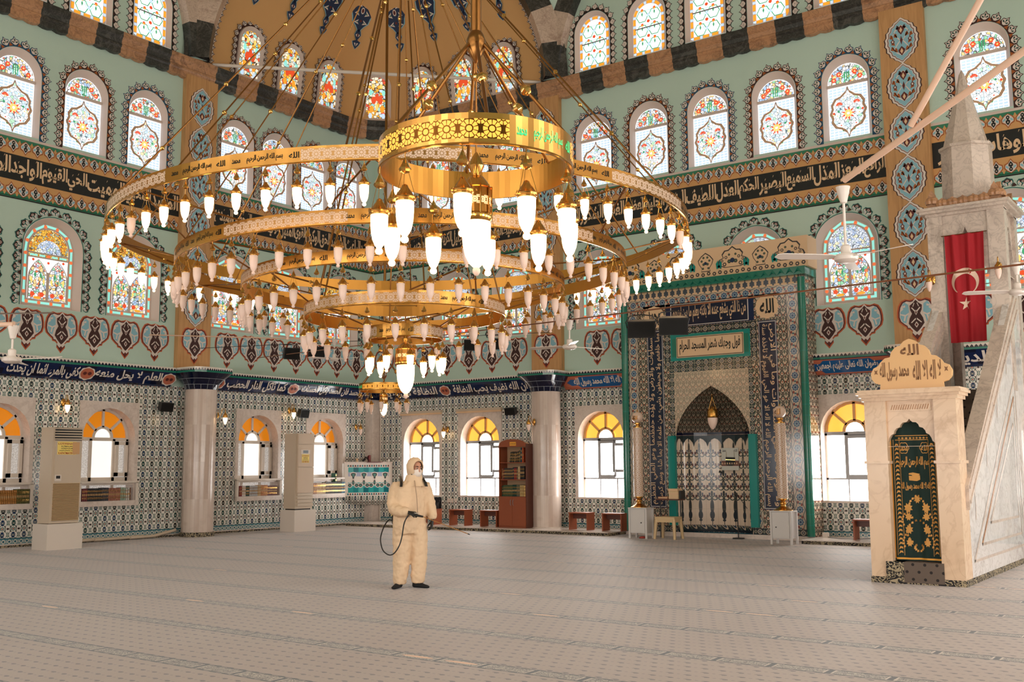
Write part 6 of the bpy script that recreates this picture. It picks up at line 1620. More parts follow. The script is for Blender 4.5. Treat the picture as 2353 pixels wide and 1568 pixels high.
mb = MB(); mb.box(-.07, .13, -D_/2-.02, -D_/2-.012, H_-.09, H_+.01, mat('orange_label', (240,170,60), .5)); put_text(mb, 'KÜTÜPHANE', lambda u, v, w: (u, -D_/2-.0205-w, v), -.055, .115, H_-.055, H_-.025, 0, maroonp, .02, False); mb.build('name_plate', bc, smooth=0)
for s in (-1, 1):
    mb = MB(); a, b = (-W_/2+.005, -.003) if s < 0 else (.003, W_/2-.005); mb.box(a, b, -D_/2-.016, -D_/2, .05, .785, wood); d = mb.build('door', bc, smooth=0)
    mb = MB(); mb.tube([(s*.04,-D_/2-.016,.57),(s*.04-.006,-D_/2-.04,.60),(s*.04-.006,-D_/2-.04,.69),(s*.04,-D_/2-.016,.72)], .006, greyalu, 6); mb.build('handle', d)
# books
BK = {}
def book(name_key, loc, rz, t, h, d, rgb, label, group, tilt=0, bands=True):
    key = (round(t,3), round(h,3), rgb)
    if key not in BK:
        m = mat('book_%d_%d_%d' % rgb, rgb, .45); mb = MB()
        mb.box(-t/2, -t/2+.004, -d, 0, 0, h, m); mb.box(t/2-.004, t/2, -d, 0, 0, h, m); mb.box(-t/2, t/2, -d, -d+.004, 0, h, m); mb.box(-t/2+.004, t/2-.004, -d+.004, -.006, .006, h-.008, cream)
        if bands:
            for z in (.18, .26, .72, .80): mb.box(-t/2+.003, t/2-.003, -d-.0012, -d, h*z, h*z+.008, gold)
            mb.box(-t/2+.006, t/2-.006, -d-.0012, -d, h*.42, h*.58, mat('book_title_panel', (190,150,100), .5))
        BK[key] = mb.build('book', smooth=0); o = BK[key]
    else: o = BK[key].copy(); COL.objects.link(o)
    o.location = loc; o.rotation_euler = (0, tilt, rz) if abs(rz) < .1 else (tilt, 0, rz); tag(o, label, 'book', group); return o
rb = random.Random(3)
def shelf_row(u0, u1, z, side, depth_pos, items, where, group):
    """items: list of (count, thickness, height, rgb, words)"""
    tot = sum(n*t for n, t, *_ in items); k = (u1-u0)/tot; u = u0
    for n, t, h, rgb, words in items:
        for i in range(n):
            uc = u+t*k/2; hh = h if n > 3 else h*rb.uniform(.96, 1.02)
            loc = (depth_pos, uc, z) if side == 'L' else (uc, depth_pos, z)
            book(None, loc, PI/2 if side == 'L' else 0, t*k*.94, hh, .17, rgb, '%s standing on %s' % (words, where), group); u += t*k
# window shelves: books stand with spines towards the room (+x)
shelf_row(-12.1, -10.78, .925, 'L', -.06, [(26,.045,.29,(178,120,58),'honey brown banded book'),(8,.04,.31,(96,92,44),'olive brown book')], 'the sill shelf of the leftmost visible window', 'books in the leftmost visible window')
shelf_row(-9.55, -8.30, .925, 'L', -.06, [(3,.05,.29,(110,40,44),'dark red book'),(9,.045,.29,(34,34,36),'black and white spined book'),(4,.045,.30,(60,58,66),'grey black book'),(8,.042,.29,(172,110,88),'brown red spined book'),(3,.05,.30,(150,170,150),'pale green spined book'),(2,.06,.29,(196,190,182),'wide pale grey book'),(1,.03,.30,(110,62,40),'thin brown book')], 'the sill shelf right of the louvred air conditioner', 'books in the window left of the column')
shelf_row(-5.10, -3.82, .925, 'L', -.06, [(2,.05,.26,(140,40,44),'crimson book'),(3,.045,.27,(228,214,204),'white spined book'),(1,.13,.27,(40,60,50),'thick dark green book'),(6,.05,.27,(190,190,192),'pale grey spined book'),(3,.04,.28,(212,176,130),'cream banded book'),(5,.05,.28,(196,128,76),'tan orange book'),(8,.045,.26,(104,40,34),'dark maroon book')], 'the sill shelf right of the round column', 'books in the window right of the column')
shelf_row(-2.60, -1.25, .925, 'L', -.06, [(4,.05,.29,(190,140,110),'rosy tan book'),(6,.05,.30,(214,180,140),'cream tan book'),(6,.05,.32,(60,50,44),'dark brown book with pale bands'),(5,.05,.32,(50,54,50),'dark grey green book'),(2,.06,.32,(40,100,130),'blue spined book')], 'the sill shelf beside the corner pulpit', 'books in the window beside the corner pulpit')
book(None, (-.06,-1.62,1.24), PI/2, .05, .26, .17, (30,90,70), 'green book lying flat on top of the row beside the corner pulpit', None)
o = bpy.data.objects['book'] if 'book' in bpy.data.objects else None
def case_row(z, items, where, group):
    u = bx-W_/2+.03
    for n, t, h, rgb, words, tilt in items:
        for i in range(n):
            book(None, (u+t/2+(h*math.sin(abs(tilt)) if False else 0), by+.10, z+.087), 0, t*.94, h, .20, rgb, '%s on %s' % (words, where), group, tilt); u += t
case_row(1.68, [(0,.05,.3,(0,0,0),'',0)], '', '')
u = bx-.16
for t, h, rgb, words, tilt in ((.035,.30,(70,74,60),'olive grey book leaning right',.16),(.035,.31,(56,54,48),'black brown book leaning right',.16),(.03,.29,(90,84,60),'olive book leaning right',.15),(.035,.30,(48,44,40),'near black book leaning right',.15),(.03,.28,(150,120,84),'tan book leaning right',.12),(.035,.29,(60,60,52),'grey green book leaning right',.10),(.035,.31,(80,62,46),'brown book leaning slightly',.06),(.035,.32,(44,44,42),'dark charcoal book leaning slightly',.05),(.04,.34,(96,92,70),'grey olive upright book',0),(.045,.42,(50,72,84),'tall blue grey book',0),(.05,.42,(200,84,44),'tall orange red book',0)):
    book(None, (u+t/2, by+.10, 1.68+.087), 0, t*.92, h*.9, .20, rgb, words+' on the top bookcase shelf', None, tilt); u += t+.006
case_row(1.24, [(1,.04,.28,(150,110,80),'tan book',0),(1,.04,.28,(120,40,44),'red book',0),(6,.045,.29,(64,58,56),'charcoal book with white bands',0),(1,.04,.31,(40,54,70),'blue grey book',0),(2,.045,.29,(150,48,50),'crimson book',0),(1,.04,.29,(110,96,84),'grey brown book',0),(2,.035,.33,(214,190,150),'cream book',0),(4,.035,.34,(44,42,44),'tall black book',0)], 'the middle bookcase shelf', 'books on the middle bookcase shelf')
case_row(.80, [(1,.045,.27,(40,80,60),'green book',0),(7,.042,.29,(70,92,64),'olive green book with gold bands',0),(3,.045,.30,(24,70,62),'dark teal book',0),(3,.035,.30,(110,110,90),'grey green book',0),(3,.04,.29,(210,180,120),'cream yellow book',0),(1,.06,.28,(230,190,120),'pale yellow file with turquoise labels',0)], 'the lowest open bookcase shelf', 'books on the lowest open bookcase shelf')
mb = MB(); mb.box(bx+.10, bx+.34, by-.10, by+.1, H_+.05, H_+.08, cream); tag(mb.build('folder', smooth=0), 'pale folder lying on top of the bookcase', 'folder')
# white cabinets with pierced columns
def cabinet(x, y, knob, label):
    e = empty('cabinet', (x, y, 0), label=label, cat='cabinet'); w, d, h = .43, .36, .70
    mb = MB(); mb.box(-w/2+.02, w/2-.02, -d/2+.02, d/2-.01, .12, h-.02, cabw); mb.build('body', e, smooth=0)
    mb = MB(); mb.box(-w/2-.02, w/2+.02, -d/2-.02, d/2, h-.022, h, cabw); mb.build('top', e, smooth=0)
    for sx in (-1, 1):
        for sy in (-1, 1): mb = MB(); mb.box(sx*w/2-.022, sx*w/2+.022, sy*(d/2-.02)-.02, sy*(d/2-.02)+.02, 0, h-.022, cabw); mb.build('leg', e, smooth=0)
    mb = MB(); mb.box(-w/2+.03, w/2-.03, -d/2-.004, -d/2+.02, .135, h-.03, cabw); dr = mb.build('door', e, smooth=0)
    mb = MB(); mb.lathe((knob*.10, -d/2-.004, .34), [(.001,.0)], blackpl, 4) if False else mb.tube([(knob*.10,-d/2,.36),(knob*.10,-d/2-.022,.36)], .013, blackpl, 10); mb.build('knob', dr)
    return e
cabinet(10.06, -1.62, 1, 'white cabinet left of the mihrab under a pierced brass column'); cabinet(13.52, -1.72, -1, 'white cabinet right of the mihrab under a pierced brass column')
m, nt, b = newmat('pierced_white_gold_column', .2)
nd = nt.nodes.new('ShaderNodeUVMap'); sp = nt.nodes.new('ShaderNodeSeparateXYZ'); nt.links.new(nd.outputs[0], sp.inputs[0])
uu, vv = E(nt, sp.outputs[0]), E(nt, sp.outputs[1]); q_ = (vv/.07).floor()*.5
aa = ((uu/.075+q_.fract()).fract()-.5).abs(); bb_ = ((vv/.07).fract()-.5).abs()
ln = ((aa*aa+bb_*bb_).sqrt()-.40).abs().lt(.075).mx((aa*aa+bb_*bb_).sqrt().lt(.12))
setc(nt, b, mixc(nt, ln, (238,222,206), (170,112,62))); piercedm = m
def candle(x, y, label, word):
    e = empty('pierced_column', (x, y, .70), label=label, cat='ornamental column')
    mb = MB(); mb.lathe((0,0,0), [(.20,0),(.20,.012),(.16,.03),(.12,.05),(.06,.09),(.05,.12),(.075,.14),(.075,.16),(.05,.18),(.06,.21),(.10,.235),(.10,.25)], brass, 24); mb.build('foot', e, smooth=35)
    mb = MB(); n = 24; r = .112
    mb.grid([[(r*math.cos(2*PI*i/n), r*math.sin(2*PI*i/n), z) for z in (.25, 1.84)] for i in range(n+1)], piercedm, uv=lambda i, j: (r*2*PI*i/n, .25+1.59*j)); mb.lathe((0,0,0), [(r,1.84),(.05,1.845),(.001,1.845)], cream, n); mb.build('shaft', e, smooth=60)
    mb = MB(); mb.lathe((0,0,0), [(.10,1.84),(.10,1.86),(.05,1.87),(.045,1.90),(.07,1.92),(.07,1.95),(.04,1.96)], brass, 20); mb.build('collar', e, smooth=35)
    mb = MB(); mb.lathe((0,0,2.08), [(.001,-.135)]+[(.135*math.cos(t), .135*math.sin(t)) for t in [R(-80+16*i) for i in range(11)]]+[(.001,.135)], mat('crystal_ball', (236,206,186), .15, spec=.8), 20)
    put_text(mb, word, lambda u, v, w: (.142*math.sin(u/.14), -.142*math.cos(u/.14), 2.08+v), -.07, .07, -.06, .07, 0, brassd, .03)
    mb.lathe((0,0,2.21), [(.02,0),(.012,.03),(.001,.06)], brass, 10); mb.build('globe', e, smooth=50)
candle(10.0, -1.60, 'pierced cream and gold column with globe on the cabinet left of the mihrab', 'محمد'); candle(13.50, -1.68, 'pierced cream and gold column with globe on the cabinet right of the mihrab', 'الله')
# stool, reading stand
e = empty('stool', (10.72,-1.55,0), label='cream plastic stool standing before the mihrab, right of the white cabinet', cat='stool')
mb = MB(); mb.box(-.25,.25,-.19,.19,.45,.50,ivory); mb.box(-.24,.24,-.185,.185,.38,.455,ivory); mb.build('seat', e, smooth=0)
for sx in (-1,1):
    for sy in (-1,1): mb = MB(); mb.tube([(sx*.22,sy*.16,.44),(sx*.255,sy*.20,0)], [.042,.032], ivory, 6); mb.build('leg', e, smooth=0)
e = empty('reading_stand', (10.55,-1.10,0), label='small dark reading stand with a shelf of books left of the niche', cat='stand')
mb = MB(); mb.box(-.30,.30,-.17,.17,.86,.89,wood2); mb.build('shelf', e, smooth=0)
for sx in (-1,1): mb = MB(); mb.tube([(sx*.26,.0,0.0),(sx*.26,.0,.87)], .014, darkgrey, 8); mb.build('post', e)
for i, (x, z, t, rgb, l) in enumerate(((10.42,.89,.05,(176,110,70),'thin brown book lying on the reading stand'),(10.70,.89,.07,(236,206,160),'cream book at the bottom of the reading stand pile'),(10.70,.962,.09,(240,214,170),'thick cream book in the middle of the reading stand pile'),(10.69,1.054,.07,(226,190,140),'tan book on top of the reading stand pile'),(10.82,.97,.0,(0,0,0),''))):
    if not l: continue
    mb = MB(); mb.box(x-.12, x+.12, -1.23, -1.0, z+.001, z+t, mat('stand_book_%d' % i, rgb, .5)); mb.box(x-.115, x+.122, -1.232, -1.005, z+.012, z+t-.012, cream); tag(mb.build('book', smooth=0), l, 'book')
mb = MB(); mb.box(10.83, 10.845+.03, -1.20, -.98, .891, 1.08, darkgrey); tag(mb.build('book', smooth=0), 'dark grey book standing at the right end of the reading stand', 'book')
mb = MB(); mb.lathe((10.12,-1.68,0), [(.07,0),(.085,.01),(.07,.035),(.03,.05),(.001,.052)], mat('red_slipper', (190,80,70), .6), 12); tag(mb.build('cushion', smooth=50), 'small reddish pad lying under the left white cabinet', 'pad')
# microphone
e = empty('microphone_stand', (12.05,-.72,.0), label='black boom microphone stand in front of the prayer niche', cat='microphone stand')
mb = MB(); mb.lathe((0,0,0), [(.001,.03),(.13,.025),(.14,.0)], blackpl, 18); mb.build('base', e, smooth=30)
mb = MB(); mb.tube([(0,0,.02),(-.02,0,1.0)], .013, blackpl, 8); mb.build('pole', e)
mb = MB(); mb.tube([(.24,-.02,.68),(-.34,0,1.46)], .008, blackpl, 8); mb.lathe((-.02,0,.98), [(.02,-.05),(.03,0),(.02,.05)], blackpl, 10); mb.build('boom', e)
mb = MB(); mb.tube([(-.33,0,1.45),(-.36,0,1.49),(-.42,0,1.515)], [.012,.018,.03], blackpl, 10); mb.build('microphone', e)
# poster in the niche
mb = MB(); PX = lambda u, v, w: (11.66+u*.93, -.17-w+u*.12, 1.80+v)
mb.extrude([(-.22,-.26),(.22,-.26),(.22,.26),(-.22,.26)], PX, 0, .006, mat('poster_paper', (206,206,196), .5), back=True)
mb.poly([PX(u, v, .008) for u, v in ((-.22,-.16),(.22,-.16),(.22,-.04),(-.22,-.04))], mat('poster_crowd', (120,76,64), .6)); mb.poly([PX(u, v, .010) for u, v in ((-.11,-.14),(.03,-.16),(.13,-.13),(.13,.04),(-.11,.05))], blackp)
for u in (-.09, .11): mb.poly([PX(u+p, q, .009) for p, q in ((-.012,-.02),(.012,-.02),(.008,.16),(0,.19),(-.008,.16))], mat('poster_minaret', (170,160,140), .6))
put_text(mb, 'الله', PX, .10, .19, .17, .23, .010, darkgrey, .02); put_text(mb, 'محمد', PX, -.19, -.10, .17, .23, .010, darkgrey, .02); mb.poly([PX(u, v, .012) for u, v in ((-.11,-.02),(.13,-.03),(.13,-.015),(-.11,-.005))], gold)
for i in range(7): mb.poly([PX(-.19+.06*i+p, -.10+q, .012) for p, q in ((-.02,-.02),(.02,-.02),(0,.03))], cream)
tag(mb.build('poster', smooth=0), 'small poster of a black cube shrine fixed in the prayer niche', 'poster')
# hanging lamp in the niche
e = empty('hanging_lamp', (11.36,-.42,2.6), label='brass and frosted glass lamp hanging inside the niche arch', cat='hanging lamp')
mb = MB()
for k in range(3): t = 2*PI*k/3; mb.tube([(0,0,.66),(.10*math.cos(t),.10*math.sin(t),.36)], .006, brass, 5)
mb.tube([(0,0,.9),(0,0,.66)], .008, brass, 6); mb.lathe((0,0,.68), [(.005,.03),(.03,0),(.005,-.03)], gold, 8); mb.build('chain', e)
mb = MB(); mb.lathe((0,0,0), [(.03,.44),(.08,.40),(.105,.36),(.125,.33),(.125,.20),(.135,.19),(.12,.17)], brass, 20); mb.build('cap', e, smooth=35)
mb = MB(); mb.lathe((0,0,0), [(.115,.18),(.118,.12),(.10,.03),(.06,-.06),(.02,-.10),(.001,-.105)], glass_off, 18); mb.build('glass_shade', e, smooth=60)
# prayer rug in the niche
mb = MB(); mb.extrude([(10.75,-.55),(12.25,-.55),(12.15,-.22),(11.4,-.12),(10.85,-.22)], lambda u, v, w: (u, v, w), .086 if False else .004, .02, mat('red_rug', (120,52,48), .9)); tag(mb.build('rug', smooth=0), 'dark red rug on the floor of the prayer niche', 'rug')
# turquoise corner pulpit
e = empty('corner_pulpit', (.45,-.55,0), label='turquoise and white tiled balcony pulpit built into the room corner', cat='pulpit'); ki = Matrix.Translation((-.45,.55,0))
A_, B_ = Vector((.10,-1.26,0)), Vector((.84,-.10,0)); U = (B_-A_).normalized(); N = Vector((U.y,-U.x,0)); Lp = (B_-A_).length
fr = lambda u, v, w: A_+U*u+N*w+Vector((0,0,v))
def kp_(mb, n, sm=15): o = mb.build(n, e, smooth=sm); o.matrix_parent_inverse = ki; return o
mb = MB(); mb.poly([fr(0,.83,0),fr(Lp,.83,0),fr(Lp,1.78,0),fr(0,1.78,0)], whitetile)
mb.poly([(.03,-1.30,.83),fr(0,.83,0),fr(0,1.78,0),(.03,-1.30,1.78)], whitetile); mb.poly([fr(Lp,.83,0),(.84,-.03,.83),(.84,-.03,1.78),fr(Lp,1.78,0)], whitetile); mb.poly([fr(0,.83,0),fr(Lp,.83,0),(.03,-.03,.83)], whitetile)
k = LAY
teals = [mat('turq_tile_%d' % i, c_, .12) for i, c_ in enumerate(((24,134,140),(40,160,160),(18,112,122),(80,176,176)))]
for i in range(8):
    u0, u1 = .10+(Lp-.16)*i/8, .10+(Lp-.16)*(i+1)/8
    for v0, v1 in ((1.52,1.66),(.93,1.08)): mb.poly([fr(u,v,k) for u, v in ((u0,v0),(u1,v0),(u1,v1),(u0,v1))], teals[(i*3+int(v0*10)) % 4])
mb.poly([fr(u,v,k) for u, v in ((.10,1.40),(Lp-.06,1.40),(Lp-.06,1.52),(.10,1.52))], mat('lilac_tile', (170,176,200), .15)); mb.poly([fr(u,v,k) for u, v in ((.10,1.08),(Lp-.06,1.08),(Lp-.06,1.22),(.10,1.22))], teals[3])
for i in range(4):
    uc = .25+(Lp-.36)*i/3.2
    for m_, s_, ly in ((whitetile,1.0,2),(MATS['crest_dark_line'],.72,3),(mat('sage_tile',(90,140,130),.15),.42,4)):
        mb.poly([fr(uc+p*s_, 1.44+q*s_, k*ly) for p, q in mirror([(0,.09),(.10,.06),(.09,-.03),(.05,-.05),(.03,-.14),(0,-.16)])], m_)
        for s in (-1,1): mb.poly([fr(uc+s*(.10+p*s_), 1.14+q*s_, k*ly) for p, q in circ(0,0,.075,8)], m_)
        mb.poly([fr(uc+p*s_, 1.22+q*s_, k*ly) for p, q in circ(0,0,.05,8,.10)], m_)
for v in (1.68, .86):
    for i in range(18):
        u = .10+(Lp-.18)*i/17; mb.poly([fr(u+p, v+q, k*2) for p, q in ((-.022,0),(.022,0),(.022,.03),(0,.06),(-.022,.03))], maroonp if i % 2 else teals[2])
kp_(mb, 'tiled_front', 0)
mb = MB(); mb.extrude([(-.03,1.78),(Lp+.05,1.78),(Lp+.05,1.82),(-.03,1.82)], fr, -.08, .03, marb); mb.poly([fr(-.03,1.815,.03),fr(Lp+.05,1.815,.03),(.88,-.03,1.815),(.03,-.03,1.815),(.03,-1.34,1.815)], marb); kp_(mb, 'ledge', 0)
mb = MB(); rows = []
for z, s_ in ((.83,1.0),(.72,.93),(.60,.72),(.54,.45),(.52,.10)): rows.append([Vector((.02,-.02,z))+(Vector((p[0],p[1],0))-Vector((.02,-.02,0)))*s_ for p in [(.03,-1.28),fr(0,0,0),fr(Lp*.25,0,.03),fr(Lp*.5,0,.045),fr(Lp*.75,0,.03),fr(Lp,0,0),(.82,-.03)]])
mb.grid([[Vector((p.x,p.y,rows[i][0].z)) for p in rows[i]] for i in range(5)], tilewall); kp_(mb, 'bowl', 40)
e = empty('chair', (.52,-.72,1.82), R(-55), label='dark red plastic chair back showing above the corner pulpit', cat='chair')
mb = MB(); mb.grid([[(-.21+.42*i/10+(.03 if j > 3 else 0)*(i/10-.5), .03*math.cos((i/10-.5)*2.4), .0+.20*j/5-.03*((i/10-.5)*2)**2*(j/5)) for j in range(6)] for i in range(11)], mat('dark_red_plastic', (110,30,34), .35))
mb.grid([[(-.21+.42*i/10, .03*math.cos((i/10-.5)*2.4)+.03, .0+.20*j/5-.03*((i/10-.5)*2)**2*(j/5)) for j in range(6)] for i in range(11)], MATS['dark_red_plastic'])
for i in range(3): mb.box(-.17,.17,-.012,.0,.05+.045*i,.07+.045*i,MATS['dark_red_plastic'])
mb.build('backrest', e)
mb = MB(); mb.box(-.2,.2,-.02,.4,-.02,.0,MATS['dark_red_plastic']); mb.build('seat', e)
for loc, r_, h_, m_, l in (((.32,-.98,1.82),.035,.10,cream,'small cream cup on the left end of the corner pulpit ledge'),((.86,-.22,1.82),.03,.07,whitetile,'small white cup on the right end of the corner pulpit ledge')):
    mb = MB(); mb.lathe(loc, [(.001,.0),(r_*.8,.0),(r_,h_),(r_*.9,h_),(r_*.7,.01)], m_, 12); tag(mb.build('cup'), l, 'cup')
mb = MB(); mb.tube([(.50,-.95,1.84),(.55,-.90,1.90),(.53,-.86,1.96),(.58,-.84,1.93),(.64,-.82,1.86)], [.03,.035,.02,.03,.02], blackpl, 8); tag(mb.build('microphone'), 'black goose-neck microphone lying on the corner pulpit ledge', 'microphone')
# dark bag on the bench, sockets, adaptor
mb = MB(); mb.grid([[(2.86+.44*i/10+.03*math.sin(j), -.80-.12*math.sin(PI*i/10)-.05*math.sin(j*.9), .515+.31*j/8-(.05*((i-4)/5)**2 if j > 6 else 0)+.0*i) for j in range(9)] for i in range(11)], mat('charcoal_cloth', (44,42,44), .8)); mb.grid([[(2.86+.44*i/10, -.70, .515+.31*j/8) for j in (0,8)] for i in range(11)], MATS['charcoal_cloth'])
tag(mb.build('bag', smooth=60), 'dark charcoal bag resting on the bench beside the person', 'bag')
for i, (x, l) in enumerate(((2.98,'left white wall socket below the window pier'),(3.10,'middle white wall socket below the window pier'),(3.24,'right white wall socket below the window pier'))):
    mb = MB(); mb.box(x-.045, x+.045, -.012, .0, .66, .77, whitep); mb.box(x-.025, x+.025, -.016, -.012, .69, .74, offwhite); tag(mb.build('wall_socket', smooth=0), l, 'socket')
mb = MB(); mb.box(13.92, 14.04, -.55, -.45, .085, .19, offwhite); tag(mb.build('power_adaptor', smooth=0), 'white power box on the ledge right of the mihrab', 'power box')
mb = MB(); mb.tube([(14.0,-.5,.10),(14.2,-.7,.095),(14.4,-.9,.10),(14.7,-.8,.095),(14.95,-.5,.095),(15.2,-.3,.1)], .006, blackpl, 6); tag(mb.build('extension_cable', smooth=60), 'thin black cable lying on the ledge right of the mihrab', 'cord')
# ------------------------------------------------------------------ the person in a protective suit
PR = (12.18, -12.0, 0.0)
person = empty('person', PR, YAW, label='person in hooded cream protective coverall, white face mask and black gloves, holding a spray lance', cat='person')
suit = mat('cream_coverall', (228,196,160), .7); skin = mat('skin', (196,140,112), .55); maskm = mat('white_face_mask', (236,222,210), .7); glove = mat('black_glove', (22,24,24), .45); sock = mat('black_sock', (20,20,22), .85)
def P(cx, cy, Y=0.0): return Vector(((cx-392)/761, Y, (1439-cy)/761))
def loft(mb, secs, m, n=16, cap=True):
    """secs: (centre, axis-u, axis-v) rings"""
    k = len(mb.v)
    rows = [[c+u*math.cos(2*PI*i/n)+v*math.sin(2*PI*i/n) for i in range(n)] for c, u, v in secs]
    mb.grid(rows, m, close_v=True)
    if cap: mb.face([k+i for i in range(n)][::-1], m); e = k+(len(secs)-1)*n; mb.face([e+i for i in range(n)], m)
def limb(mb, pts, rad, m, n=12, flat=1.0):
    P_ = [Vector(p) for p in pts]; secs = []
    for i, p in enumerate(P_):
        d = (P_[min(i+1, len(P_)-1)]-P_[max(i-1, 0)]).normalized(); s = Vector((0,1,0)) if abs(d.y) < .8 else Vector((1,0,0))
        a = d.cross(s).normalized(); b = a.cross(d); secs.append((p, a*rad[i], b*rad[i]*flat))
    loft(mb, secs, m, n)
def fuse(mb, name, parent, voxel, m, smooth=6, disp=None):
    """melt overlapping closed shells into one continuous skin"""
    o = mb.build(name, smooth=0)
    r = o.modifiers.new('melt', 'REMESH'); r.mode = 'VOXEL'; r.voxel_size = voxel; r.use_smooth_shade = True
    s = o.modifiers.new('soften', 'SMOOTH'); s.factor = .5; s.iterations = smooth
    if disp:
        t = bpy.data.textures.new(name+'_folds', 'CLOUDS'); t.noise_scale = disp[0]; t.noise_depth = 2
        d = o.modifiers.new('folds', 'DISPLACE'); d.texture = t; d.strength = disp[1]; d.mid_level = .5; d.texture_coords = 'LOCAL'
    dg = bpy.context.evaluated_depsgraph_get(); me = bpy.data.meshes.new_from_object(o.evaluated_get(dg))
    o.modifiers.clear(); o.data = me; me.name = name
    me.materials.clear(); me.materials.append(m)
    me.polygons.foreach_set('use_smooth', [True]*len(me.polygons)); me.polygons.foreach_set('material_index', [0]*len(me.polygons))
    o.parent = parent; return o
X_, Y_, Z_ = Vector((1,0,0)), Vector((0,1,0)), Vector((0,0,1))
fa = R(30); FW = Vector((math.sin(fa), -math.cos(fa), 0)); SD = Vector((math.cos(fa), math.sin(fa), 0))   # facing and own-left... image right
mb = MB()
loft(mb, [(Vector((cx, cy, z)), SD*rx, FW*ry) for z, cx, cy, rx, ry in ((.74,-.025,0,.215,.15),(.86,-.025,0,.235,.17),(1.0,-.022,0,.238,.175),(1.12,-.02,-.01,.235,.17),(1.26,-.02,0,.240,.165),(1.36,-.015,0,.222,.145),(1.42,.0,0,.170,.12),(1.47,.02,.0,.105,.10),(1.52,.03,0,.09,.09))], suit, 24)
limb(mb, [Vector((-.11,0,.86)), Vector((-.118,0,.66)), Vector((-.125,-.01,.46)), Vector((-.138,-.01,.28)), Vector((-.15,-.01,.13)), Vector((-.152,-.01,.055))], [.150,.142,.125,.112,.098,.082], suit, 16)
limb(mb, [Vector((.085,.02,.86)), Vector((.105,.02,.66)), Vector((.112,.02,.46)), Vector((.105,.02,.28)), Vector((.092,.02,.13)), Vector((.09,.02,.065))], [.132,.120,.110,.108,.100,.082], suit, 16)
# arms: image-left arm bent forward to the lance, image-right arm hanging
limb(mb, [Vector((-.10,.02,1.37)), P(240,395,.0), P(212,480,-.02), P(208,565,-.08), P(222,612,-.13), P(290,640,-.22), P(352,645,-.27), P(388,648,-.29)], [.09,.098,.096,.09,.088,.078,.068,.056], suit, 14)
limb(mb, [Vector((.12,.05,1.38)), P(525,390,.08), P(556,470,.10), P(578,560,.09), P(598,640,.05), P(612,705,.02), P(614,730,.015)], [.09,.092,.084,.078,.072,.066,.054], suit, 14)
cov = fuse(mb, 'coverall', person, .0125, suit, 4, (.055, .030))
# hem and cuff elastics are drawn in by the taper; zip
mb = MB(); zp = [P(430,322,-.112), P(440,380,-.150), P(452,450,-.178), P(462,530,-.190), P(466,600,-.190), P(468,660,-.185)]; mb.tube([p+FW*.006 for p in zp], .006, mat('zip_shadow', (170,140,112), .6), 6); mb.build('zip', person)
# hood: shell open towards the face
hc = Vector((.045,.0,1.655)); hf = Vector((math.sin(R(38)), -math.cos(R(38)), -.10)).normalized(); hs = Vector((0,0,1)).cross(hf).normalized(); hu = hf.cross(hs)
mb = MB(); rows = []
for i in range(15):
    t = R(44+ (176-44)*i/14); row = []
    for k in range(36):
        a = 2*PI*k/36; d = hf*math.cos(t)+(hs*math.cos(a)+hu*math.sin(a))*math.sin(t)
        r = Vector((.118, .130, .138)); q = Vector((d.dot(hs)*r.x, d.dot(hf)*r.y, d.dot(hu)*r.z))
        wr = 1+.022*math.sin(9*a+i*.7)*(1 if i > 1 else .4)
        p = hc+(hs*q.x+hf*q.y+hu*q.z)*wr
        if q.z < -.05: p += Vector((-.012,.02,-.06))*min(1, (-.05-q.z)*11)*(1+.3*math.sin(5*a))   # drapes to the shoulders
        row.append(p)
    rows.append(row)
rim = [[p+hf*.004*s for p in rows[0]] for s in (1,)]
mb.grid([[hc+(p-hc)*.90+hf*.0 for p in rows[0]]]+rows, suit, close_v=True)
# cape of the hood running into the collar
lo = [Vector((.02+.20*math.cos(2*PI*k/36), .0+.14*math.sin(2*PI*k/36), 1.39)) for k in range(36)]; up = [Vector((.035+.108*math.cos(2*PI*k/36), .005+.105*math.sin(2*PI*k/36), 1.545)) for k in range(36)]; mid = [Vector((.03+.135*math.cos(2*PI*k/36), .005+.115*math.sin(2*PI*k/36), 1.46)) for k in range(36)]
keep = [k for k in range(37)]
mb.grid([lo, mid, up], suit, close_v=True)
hood = mb.build('hood', person, smooth=70)
# head and neck, one skin
mb = MB(); hd = Vector((.052,-.010,1.630))
loft(mb, [(hd+hu*z+hf*fy, hs*rx, hf*ry) for z, rx, ry, fy in ((-.20,.058,.06,-.03),(-.14,.058,.062,-.025),(-.105,.050,.075,.0),(-.08,.062,.088,.004),(-.04,.070,.094,.004),(.0,.074,.096,.002),(.04,.076,.098,.0),(.08,.066,.085,-.005),(.105,.045,.060,-.008),(.118,.015,.02,-.01))], skin, 20)
limb(mb, [hd+hf*.088+hu*.020, hd+hf*.106-hu*.012, hd+hf*.108-hu*.030, hd+hf*.090-hu*.040], [.010,.014,.017,.012], skin, 8)
for s in (-1, 1):
    limb(mb, [hd+hf*.086+hs*s*.012+hu*.030, hd+hf*.090+hs*s*.032+hu*.034, hd+hf*.074+hs*s*.056+hu*.026], [.008,.011,.008], skin, 8)
    limb(mb, [hd+hs*s*.074+hu*.03, hd+hs*s*.086+hu*.005, hd+hs*s*.076-hu*.03], [.008,.014,.008], skin, 8)
body = fuse(mb, 'body', person, .006, skin, 3)
mb = MB()
for s in (-1, 1):
    c = hd+hf*.0915+hs*s*.032+hu*.012
    mb.poly([c+hs*(.017*math.cos(t))+hu*(.0075*math.sin(t))+hf*(.003-.006*abs(math.cos(t))) for t in [2*PI*i/12 for i in range(12)]], mat('eye_white', (225,215,205), .3))
    mb.poly([c+hf*.005+hs*(.008*math.cos(t))+hu*(.0078*math.sin(t)) for t in [2*PI*i/10 for i in range(10)]], mat('dark_iris', (40,26,20), .2))
